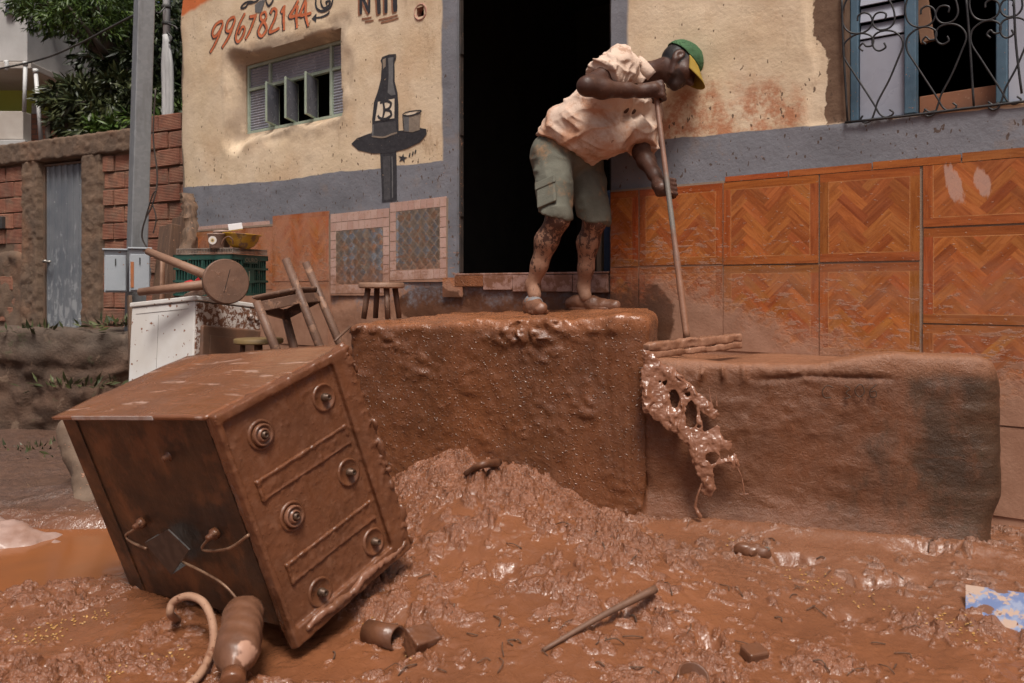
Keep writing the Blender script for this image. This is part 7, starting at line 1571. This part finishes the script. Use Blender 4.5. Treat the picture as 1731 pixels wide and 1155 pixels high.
def bar_sdf(off, r0, seed):
    B = SDF(np.minimum(bA, bB)-.08, np.maximum(bA, bB)+.08, .0055); X, Y, Z = B.coords(); x_, y_, z_ = X-bA[0]-off[0], Y-bA[1]-off[1], Z-bA[2]-off[2]; sd_ = nv(np.cross(bd_, (0, 0, 1.))); up_ = np.cross(sd_, bd_); B.D = np.array(bxs(x_*bd_[0]+y_*bd_[1]+z_*bd_[2], x_*sd_[0]+y_*sd_[1], x_*up_[0]+y_*up_[1]+z_*up_[2], (-.01, -r0*1.05, -r0*.85), (np.linalg.norm(bB-bA)+.01, r0*1.05, r0*.85), .005), np.float32)
    B.ripple(lambda X, Y, Z: .006*fbm(X*30, Y*30, Z*30, 3, seed)+.004*vnoise(((X-bA[0])*bd_[0]+(Y-bA[1])*bd_[1])*28, Z*40, None, seed+1)); B.plane_cut(bA-bd_*.004, -bd_); B.plane_cut(bB+bd_*.004, bd_); return B
n = NT('mud_caked_wood'); c = n.co(); M_BLADE = n.done(n.mix(n.rng(n.noise(c, 16, 5), .3, .7), (.30, .155, .098), (.20, .092, .052)), .35, n.bump(n.noise(c, 50, 4), .5, .005))
bar_sdf(np.array([0, 0, .008]), .021, 641).build('blade', M_BLADE, sq_); bar_sdf(np.array([.0, -.012, -.024]), .016, 645).build('rubber_edge', M_BLADE, sq_)

# ------------------------------------------------------------------ slurry pouring off the ledge
def cs(L): return [(1060+a*.2945, 560+b*.2945, r*.2945) for a, b, r in L]
def poly_sd(px, py, P):
    """signed distance to a polygon, negative inside"""
    P = np.array(P, float); d = np.full(px.shape, 1e9); ins = np.zeros(px.shape, bool)
    for i in range(len(P)):
        a, b = P[i], P[i-1]; e = b-a; w_x, w_y = px-a[0], py-a[1]; t = np.clip((w_x*e[0]+w_y*e[1])/(e@e), 0, 1)
        d = np.minimum(d, (w_x-e[0]*t)**2+(w_y-e[1]*t)**2)
        c_ = (a[1] > py) != (b[1] > py); ins ^= c_ & (px < (b[0]-a[0])*(py-a[1])/(b[1]-a[1]+1e-12)+a[0])
    d = np.sqrt(d); return np.where(ins, -d, d)
OUT = [(92, 105), (150, 118), (178, 160), (205, 185), (262, 200), (300, 228), (332, 268), (370, 306), (402, 350), (442, 385), (470, 415), (485, 440), (520, 452), (526, 480), (482, 502), (445, 482), (418, 470), (432, 520), (440, 575), (472, 570), (520, 545), (540, 558), (535, 592), (572, 625), (605, 630), (603, 672), (630, 715), (645, 775), (612, 792), (570, 768), (520, 762), (490, 790), (500, 850), (505, 900), (470, 962), (440, 940), (430, 880), (405, 830), (380, 760), (350, 690), (330, 640), (290, 590), (230, 572), (180, 530), (130, 482), (100, 480), (85, 430), (76, 330), (84, 220)]
hs = 3.0; gX = np.arange(60, 720, hs); gY = np.arange(80, 1120, hs); PX, PY = np.meshgrid(gX, gY, indexing='ij')
wx = PX+17*fbm(PX/38, PY/38, None, 3, 661); wy = PY+17*fbm(PX/38, PY/38, None, 3, 664); d2 = poly_sd(wx, wy, OUT)
for (hx_, hy2, rx_, ry_) in ((275, 382, 24, 52), (345, 362, 20, 15), (366, 480, 34, 76), (487, 722, 32, 34), (555, 708, 29, 27), (600, 703, 15, 24), (222, 300, 11, 20), (195, 290, 9, 9), (407, 548, 10, 14)):
    d2 = np.maximum(d2, -(np.sqrt(((wx-hx_)/rx_)**2+((wy-hy2)/ry_)**2)-1)*min(rx_, ry_))
for L in ([(635, 785, 4.5), (660, 840, 3.2), (668, 900, 6), (672, 930, 5)], [(650, 938, 6), (695, 936, 5)], [(428, 880, 7), (402, 950, 6), (390, 1010, 9), (420, 1065, 13)], [(470, 320, 3), (478, 385, 4), (490, 440, 8)], [(510, 350, 3), (516, 430, 5)], [(322, 395, 6), (330, 440, 5), (322, 500, 7)], [(478, 770, 4), (484, 820, 4), (470, 860, 5)]):
    for (x0, y0, r0), (x1, y1, r1) in zip(L[:-1], L[1:]):
        t = np.clip(((PX-x0)*(x1-x0)+(PY-y0)*(y1-y0))/((x1-x0)**2+(y1-y0)**2), 0, 1); d2 = np.minimum(d2, np.hypot(PX-x0-t*(x1-x0), PY-y0-t*(y1-y0))-(r0+(r1-r0)*t))
depth_in = np.clip(-d2, 0, 40); main = sstep(560, 380, PX)*.4+.6
thk = (1.2+2.2*np.sqrt(depth_in))*main*(.75+.5*np.maximum(fbm(PX/34, PY/30, None, 3, 667), -.6))+22*np.maximum(fbm(PX/42+.6*vnoise(PX/50, PY/50, None, 671), PY/80, None, 2, 668)-.02, 0)*sstep(4, 20, depth_in)     # half thickness in crop pixels
gW = np.arange(-54, 54.1, hs); S3 = SDF((0, 0, 0), (1, 1, 1), 1); S3.lo = np.array([gX[0], gY[0], gW[0]], np.float32); S3.h = hs; S3.n = np.array([len(gX), len(gY), len(gW)])
mid = 10*fbm(PX/90, PY/90, None, 2, 670); A3 = np.abs(gW[None, None, :]-mid[:, :, None])-thk[:, :, None]; S3.D = np.maximum(A3*.8, d2[:, :, None]).astype(np.float32)
Vp, Qp = S3.mesh(); pxm = .2945/F*3.2
yf_ = 3.225-.12*np.clip((Vp[:, 1]-120)/700, 0, 1)-.03*sstep(250, 600, Vp[:, 0]); dd = yf_-Vp[:, 2]*pxm
W3 = np.stack([(1060+Vp[:, 0]*.2945-CX)/F*dd, dd, H-(560+Vp[:, 1]*.2945-HY)/F*dd], 1)
n = NT('pouring_slurry'); c = n.co(); M_POUR = n.done(n.mix(n.rng(n.noise(c, 14, 4), .3, .7), (.235, .105, .062), (.175, .070, .036)), n.rng(n.noise(c, 20, 3), .3, .7, .18, .34), n.bump(n.noise(c, 25, 3), .3, .008), Specular_IOR_Level=.5)
o = mesh_obj('mud_splash', W3, Qp, M_POUR, smooth=True); fix_normals(o); tag(o, 'torn sheet of liquid mud pouring off the ledge below the squeegee', 'mud')
mb = MB(); mb.tube(catmull([at(1216, 880, 3.12), at(1219, 905, 3.08), at(1226, 935, 3.02)], 5), .005, 6); o = mb.build('mud_trickle', M_POUR, None, True); tag(o, 'thin trickle of mud running off the foot of the ledge', 'mud')
